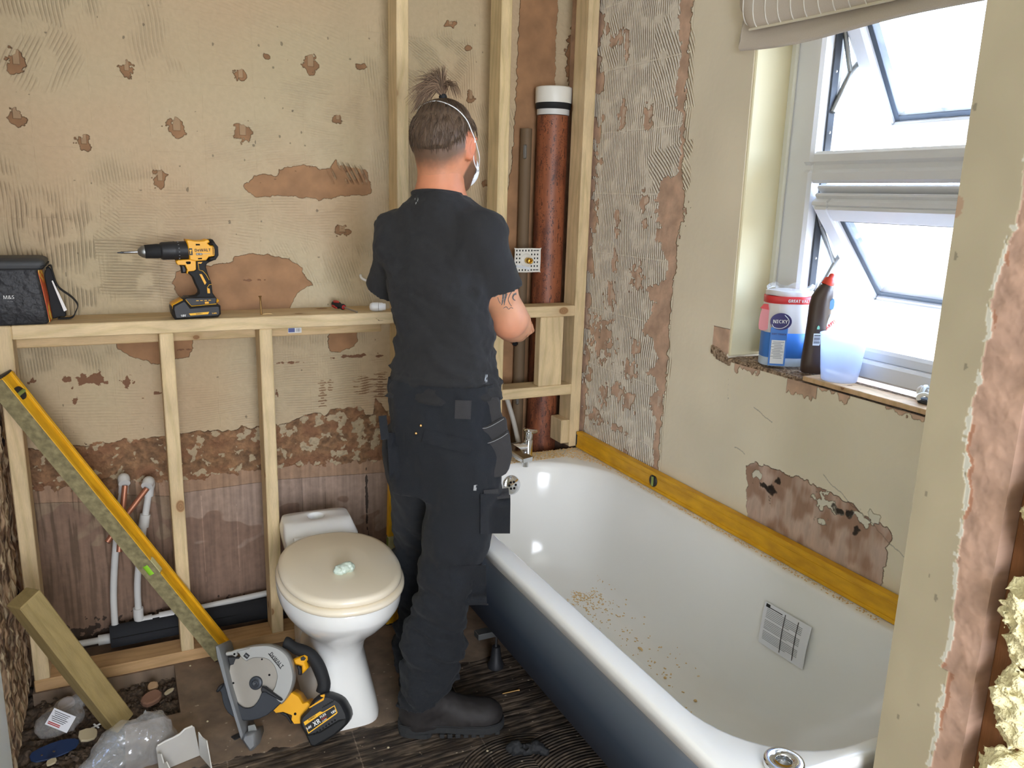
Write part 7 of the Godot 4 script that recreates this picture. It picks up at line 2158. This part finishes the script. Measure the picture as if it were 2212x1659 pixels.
	badge.call("label_volt", "VOLT", 0.0066, V.call(1660, 1132, 0.0054), 0.60, M.red_plastic)
	badge.call("label_small", "LI-ION", 0.0044, V.call(1668, 1156, 0.0054), 0.60, M.white_print)
	badge.call("label_low", "18V", 0.0088, V.call(1782, 1050, 0.0054), 0.60, M.white_print)
	for k in 8: put("vent_hole", MB.new().box(V.call(1545 + 38 * k, 1335 - 26 * k, 0.0076), Vector3(0.0034, 0.0034, 0.0016)), M.hole_black, t)
	for k in 6: put("vent_slot", MB.new().box(Vector3.ZERO, Vector3(0.0018, 0.008, 0.001)), M.hole_black, t, Transform3D(Basis(Vector3.BACK, -0.6), V.call(1640 + 26 * k, 990 - 15 * k, 0.0042)))

func bags() -> void:
	var film := mat("clear_film", Color(0.92, 0.93, 0.93, 0.16), 0.12)
	film.transparency = BaseMaterial3D.TRANSPARENCY_ALPHA
	var cel := FastNoiseLite.new()
	cel.noise_type = FastNoiseLite.TYPE_CELLULAR
	cel.cellular_return_type = FastNoiseLite.RETURN_DISTANCE2_SUB
	cel.frequency = 1.0
	cel.seed = 3
	var nz := FastNoiseLite.new()
	nz.frequency = 1.0
	nz.fractal_octaves = 4
	var crumple := func(v: Vector3, amp: float, sc: float) -> float:
		var w := v + Vector3(nz.get_noise_3dv(v * 20.0), nz.get_noise_3dv(v * 20.0 + Vector3(9, 0, 0)), 0) * 0.02
		return (0.5 - (cel.get_noise_3dv(w * sc) + 1.0) * 0.5) * amp + nz.get_noise_3dv(v * 12.0) * amp * 0.35
	var c := Vector3(-1.585, 0.0, 0.625)
	var t := thing("plastic_bag", "crumpled clear polythene bag in front of the leaning post", "bag", c)
	var f := Field.new(Vector3(-0.16, -0.005, -0.10), Vector3(0.16, 0.16, 0.13), 0.0042)
	f.ell(Vector3(0.01, 0.035, 0.0), Vector3(0.115, 0.075, 0.085), 0.03)
	f.ell(Vector3(0.06, 0.05, -0.02), Vector3(0.055, 0.06, 0.05), 0.03)
	f.ell(Vector3(-0.08, 0.01, 0.04), Vector3(0.065, 0.04, 0.06), 0.03)
	f.cap(Vector3(0.035, 0.09, -0.03), Vector3(0.045, 0.125, -0.035), 0.016, 0.008, 0.015)
	f.each(func(v, d): return maxf(d + crumple.call(v, 0.034, 13.0), 0.002 - v.y) - d, 0.06)
	put("film", f.mesh(MB.new()), film, t)
	t = thing("label_bag", "small crumpled clear packet with a printed white label near the left wall", "bag", Vector3(-1.762, -0.02, 0.40))
	f = Field.new(Vector3(-0.09, -0.01, -0.10), Vector3(0.10, 0.11, 0.10), 0.0042)
	f.ell(Vector3(0.0, 0.03, 0.0), Vector3(0.070, 0.045, 0.065), 0.02)
	f.ell(Vector3(0.03, 0.05, -0.045), Vector3(0.05, 0.035, 0.035), 0.02)
	f.each(func(v, d): return maxf(d + crumple.call(v, 0.028, 17.0), 0.001 - v.y) - d, 0.06)
	put("film", f.mesh(MB.new()), film, t)
	var lab := Node3D.new()
	lab.name = "label"
	t.add_child(lab, true)
	lab.transform = Transform3D(Basis(Vector3.UP, -0.25) * Basis(Vector3.RIGHT, -0.65) * Basis(Vector3.BACK, -0.45), Vector3(0.008, 0.062, 0.048))
	put("paper", MB.new().box(Vector3.ZERO, Vector3(0.064, 0.044, 0.0008)), M.paper_white, lab)
	for k in 6: put("print", MB.new().box(Vector3(-0.004, 0.016 - 0.0045 * k, 0.0006), Vector3(0.046 - 0.006 * (k % 3), 0.0014, 0.0006)), M.black_print, lab)
	for k in 2: put("red_print", MB.new().box(Vector3(-0.010, -0.0125 - 0.004 * k, 0.0006), Vector3(0.034, 0.0024, 0.0006)), M.red_plastic, lab)
	tag(put("blue_scrap", MB.new().prism(curve([-0.05, -0.02, 0.03, -0.03, 0.06, 0.0, 0.02, 0.025, -0.05, 0.02], 1.0, 3), -0.002, 0.002, 0.001), mat("scrap_blue", rgb(28, 52, 92), 0.5), self, Transform3D(Basis(Vector3.UP, 0.3) * Basis(Vector3.RIGHT, -PI / 2 + 0.15), Vector3(-1.772, -0.022, 0.478))), "dark blue scrap of plastic under the label packet", "scrap")
	# torn carton
	var card := mat("carton_grey", rgb(168, 164, 156), 0.55)
	t = thing("torn_carton", "corner of a torn grey cardboard carton at the bottom edge of the floor", "carton", Vector3(-1.475, 0.0, 0.735), Basis(Vector3.UP, 0.25))
	var o := [-0.052, 0.0, -0.050, 0.060, -0.045, 0.068, -0.030, 0.066, -0.020, 0.071, -0.004, 0.070, 0.012, 0.073, 0.024, 0.080, 0.044, 0.082, 0.050, 0.076, 0.052, 0.0]
	put("panel", MB.new().prism(P2(o), -0.0015, 0.0015, 0.0005), card, t, Transform3D(Basis(Vector3.RIGHT, -0.35), Vector3(0.01, 0.002, -0.03)))
	put("side", MB.new().prism(P2([0.0, 0.0, 0.0, 0.055, 0.016, 0.062, 0.026, 0.040, 0.040, 0.052, 0.062, 0.030, 0.07, 0.0]), -0.0015, 0.0015, 0.0005), mat("carton_pale", rgb(206, 202, 192), 0.6), t, Transform3D(Basis(Vector3.UP, -1.35), Vector3(-0.042, 0.002, -0.028)))
	put("side", MB.new().prism(P2([0.0, 0.0, 0.0, 0.070, 0.02, 0.066, 0.05, 0.072, 0.07, 0.0]), -0.0015, 0.0015, 0.0005), M.carton_pale, t, Transform3D(Basis(Vector3.UP, -1.5), Vector3(0.062, 0.002, -0.030)))
	put("torn_edge", MB.new().tube([Vector3(-0.035, 0.062, -0.052), Vector3(-0.015, 0.066, -0.053), Vector3(0.004, 0.067, -0.053), Vector3(0.022, 0.070, -0.054), Vector3(0.036, 0.077, -0.056), Vector3(0.055, 0.078, -0.056)], 0.003, 6), M.carton_pale, t)

# ------------------------------------------------------------------ on the window ledge
func sill_things() -> void:
	var Y := 1.047
	# two wrapped kitchen rolls
	var t := thing("kitchen_roll_pack", "part-used blue and white twin pack of kitchen roll with red band on the ledge", "kitchen roll", Vector3(0.052, Y, 1.105), Basis(Vector3.UP, -0.42))
	var white := mat("wrap_white", rgb(232, 228, 226), 0.35)
	white.backlight_enabled = true
	white.backlight = Color(0.3, 0.3, 0.3)
	var blue := mat("wrap_blue", rgb(66, 128, 210), 0.35)
	var fade := mat("wrap_fade", rgb(190, 206, 224), 0.35)
	var red := mat("wrap_red", rgb(222, 62, 62), 0.4)
	var lobe := func(y0: float, y1: float, grow: float, m: Material, n: String, hi := 0.0) -> void:
		var rings := []
		for e in [[y0, -0.0008], [y0 + 0.0008, 0.0], [y1 - 0.0008, 0.0], [y1, -0.0008]]:
			var r := PackedVector3Array()
			for j in 56:
				var a := -TAU * j / 56.0
				var c := cos(a)
				var s := sin(a)
				var q := pow(pow(absf(c), 2.6) + pow(absf(s), 2.6), -1.0 / 2.6)
				var waist := 1.0 - 0.10 * exp(-pow(c * q / 0.22, 2.0)) * 0.4
				r.append(Vector3(c * q * (0.062 + grow + e[1]) + 0.014, e[0] + (hi * sin(a * 3.0)), s * q * (0.044 + grow + e[1]) * waist))
			rings.append(r)
		put(n, MB.new().loft(rings), m, t)
	lobe.call(0.0, 0.022, 0.0, fade, "wrap_foot")
	lobe.call(0.022, 0.088, 0.0, blue, "blue_wrap")
	lobe.call(0.088, 0.165, -0.0002, white, "white_wrap")
	lobe.call(0.165, 0.184, 0.0006, red, "red_band")
	lobe.call(0.184, 0.197, -0.002, white, "torn_top", 0.002)
	var film: Material = M.clear_film
	var fr := []
	for e in [[0.196, 0.0], [0.206, 0.003], [0.211, -0.004]]:
		var r := PackedVector3Array()
		for j in 56:
			var a := -TAU * j / 56.0
			r.append(Vector3(cos(a) * (0.058 + e[1] + 0.004 * sin(a * 7.0)) + 0.014, e[0] + 0.005 * sin(a * 5.0), sin(a) * (0.041 + e[1] + 0.004 * sin(a * 6.0))))
		fr.append(r)
	put("ragged_film", MB.new().loft(fr, true, false, false), film, t)
	var side := Node3D.new()
	side.name = "flap_panel"
	t.add_child(side, true)
	# local z of this panel looks at the doorway
	side.transform = Transform3D(Basis(Vector3.UP, -0.18) * Basis(Vector3.RIGHT, -0.03), Vector3(-0.020, 0.004, 0.0485))
	put("panel", MB.new().box(Vector3(0, 0.05, 0), Vector3(0.043, 0.10, 0.0016), 0.0004), blue, side)
	put("info_sheet", MB.new().box(Vector3(0.0, 0.036, 0.0012), Vector3(0.034, 0.062, 0.0008)), M.white_print, side)
	for k in 11: put("print", MB.new().box(Vector3(-0.004 if k % 2 else 0.001, 0.062 - 0.0042 * k, 0.0018), Vector3(0.022 if k % 3 else 0.028, 0.0014, 0.0006)), M.grey_print, side)
	put("oval", MB.new().lathe([Vector2(0.027, 0.0), Vector2(0.027, 0.002)], 32), mat("logo_navy", rgb(54, 46, 110), 0.4), side, Transform3D(Basis(Vector3.RIGHT, PI / 2).scaled(Vector3(1, 0.82, 1)), Vector3(0.002, 0.116, 0.0)))
	put("oval_ring", MB.new().tube(path3([Vector3(-0.020, 0.108, 0.0024), Vector3(-0.014, 0.100, 0.0024), Vector3(0.004, 0.0985, 0.0024), Vector3(0.019, 0.108, 0.0024), Vector3(0.021, 0.121, 0.0024), Vector3(0.010, 0.133, 0.0024)]), 0.0010, 6), M.white_print, side)
	printed("brand_lettering", "NICKY", 0.0125, M.white_print, side, Vector3(0.0, 0.116, 0.0024), 0.03)
	printed("soft_lettering", "SOFT TOUCH", 0.0062, M.logo_navy, side, Vector3(0.0, 0.083, 0.0012), -0.02)
	printed("value_lettering", "GREAT VALUE", 0.0105, M.white_print, t, Vector3(0.030, 0.1735, 0.0448), 0.0)
	put("pink_flap", MB.new().prism(curve([-0.012, 0.0, 0.012, 0.002, 0.014, 0.03, 0.008, 0.06, -0.004, 0.066, -0.012, 0.04], 1.0, 3), -0.0006, 0.0006, 0.0002), mat("flap_pink", rgb(236, 150, 156), 0.4), t, Transform3D(Basis(Vector3.UP, -0.3), Vector3(-0.052, 0.095, 0.020)))
	put("red_flap", MB.new().prism(P2([-0.012, 0.0, 0.010, -0.003, 0.008, 0.012, -0.004, 0.012]), -0.0007, 0.0007), red, t, Transform3D(Basis(Vector3.UP, -0.3), Vector3(-0.054, 0.150, 0.020)))
	# bleach bottle
	var brown := mat("bottle_brown", rgb(74, 58, 50), 0.3)
	t = thing("cleaner_bottle", "dark brown toilet cleaner bottle with red angled cap on the ledge", "bottle", Vector3(0.062, Y, 1.222), Basis(Vector3.UP, -0.35))
	var rings := []
	for q in [[0.0, 0.030, 0.021, 0.0], [0.004, 0.033, 0.0235, 0.0], [0.03, 0.033, 0.024, 0.0], [0.09, 0.030, 0.0225, 0.0], [0.13, 0.0285, 0.022, 0.0], [0.17, 0.029, 0.022, 0.001], [0.195, 0.027, 0.021, 0.003], [0.213, 0.021, 0.018, 0.008], [0.225, 0.0155, 0.0145, 0.013]]:
		var r := PackedVector3Array()
		for j in 40:
			var a := -TAU * j / 40.0
			r.append(Vector3(cos(a) * q[1] + q[3], q[0], sin(a) * q[2]))
		rings.append(r)
	put("body", MB.new().loft(rings), brown, t)
	put("cap", MB.new().lathe([Vector2(0.0150, 0.0), Vector2(0.0155, 0.002), Vector2(0.0145, 0.016), Vector2(0.0085, 0.020), Vector2(0.0075, 0.028), Vector2(0.004, 0.032)], 24), mat("cap_red", rgb(226, 74, 52), 0.4), t, Transform3D(Basis(Vector3.FORWARD, 0.42), Vector3(0.012, 0.222, 0)))
	put("barcode_panel", MB.new().box(Vector3(-0.010, 0.088, 0.0222), Vector3(0.019, 0.030, 0.0012)), M.white_print, t)
	for k in 8: put("bar", MB.new().box(Vector3(-0.010, 0.099 - 0.003 * k, 0.0230), Vector3(0.016, 0.0012 if k % 3 else 0.002, 0.0006)), M.black_print, t)
	put("label_patch", MB.new().prism(curve([0.010, 0.110, 0.030, 0.104, 0.031, 0.140, 0.018, 0.150], 1.0, 3), 0.006, 0.0195, 0.002), M.white_print, t)
	put("label_patch", MB.new().prism(curve([0.010, 0.168, 0.027, 0.164, 0.027, 0.190, 0.014, 0.186], 1.0, 3), 0.006, 0.019, 0.002), mat("label_sky", rgb(96, 146, 186), 0.4), t)
	printed("brand_lettering", "HARPIC", 0.011, M.cap_red, t, Vector3(0.021, 0.124, 0.0198), 0.75)
	put("recycle_house", MB.new().prism(P2([-0.013, 0.114, -0.006, 0.114, -0.006, 0.120, -0.0095, 0.124, -0.013, 0.120]), 0.0222, 0.0230, 0.0), mat("mark_green", rgb(120, 180, 150), 0.5), t)
	# measuring jug, frosted
	var fros := mat("frosted_plastic", Color(0.93, 0.96, 1.0, 0.5), 0.32)
	fros.transparency = BaseMaterial3D.TRANSPARENCY_ALPHA
	fros.backlight_enabled = true
	fros.backlight = Color(0.75, 0.8, 0.9)
	t = thing("plastic_beaker", "frosted translucent plastic beaker glowing in the window light on the ledge", "beaker", Vector3(0.050, Y, 1.318))
	put("wall", MB.new().lathe([Vector2(0.030, 0.0), Vector2(0.040, 0.0), Vector2(0.042, 0.003), Vector2(0.046, 0.03), Vector2(0.0535, 0.112), Vector2(0.0555, 0.113), Vector2(0.0550, 0.115), Vector2(0.0520, 0.114), Vector2(0.0445, 0.03), Vector2(0.040, 0.004), Vector2(0.01, 0.003)], 48), fros, t)
	# white clips at the near end
	t = thing("plastic_clips", "little heap of white plastic pipe clips at the near end of the ledge", "clips", Vector3(0.055, Y, 1.55))
	for q in [[0.0, 0.018, 0.0, 0.3, 0.016], [0.012, 0.014, -0.012, 1.4, 0.014], [-0.022, 0.010, 0.018, 2.2, 0.012], [0.01, 0.008, 0.026, 0.2, 0.012]]:
		var pts := []
		for i in 9:
			var a := -0.5 + 4.2 * i / 8.0
			pts.append(Vector3(cos(a) * q[4], sin(a) * q[4] * 0.8, 0).rotated(Vector3.UP, q[3]) + Vector3(q[0], q[1] + 0.004, q[2]))
		put("clip", MB.new().tube(pts, 0.0048, 8), M.white_plastic, t)
	put("clip_base", MB.new().box(Vector3(-0.006, 0.006, 0.016), Vector3(0.03, 0.011, 0.036), 0.003), M.stay_dark, t)
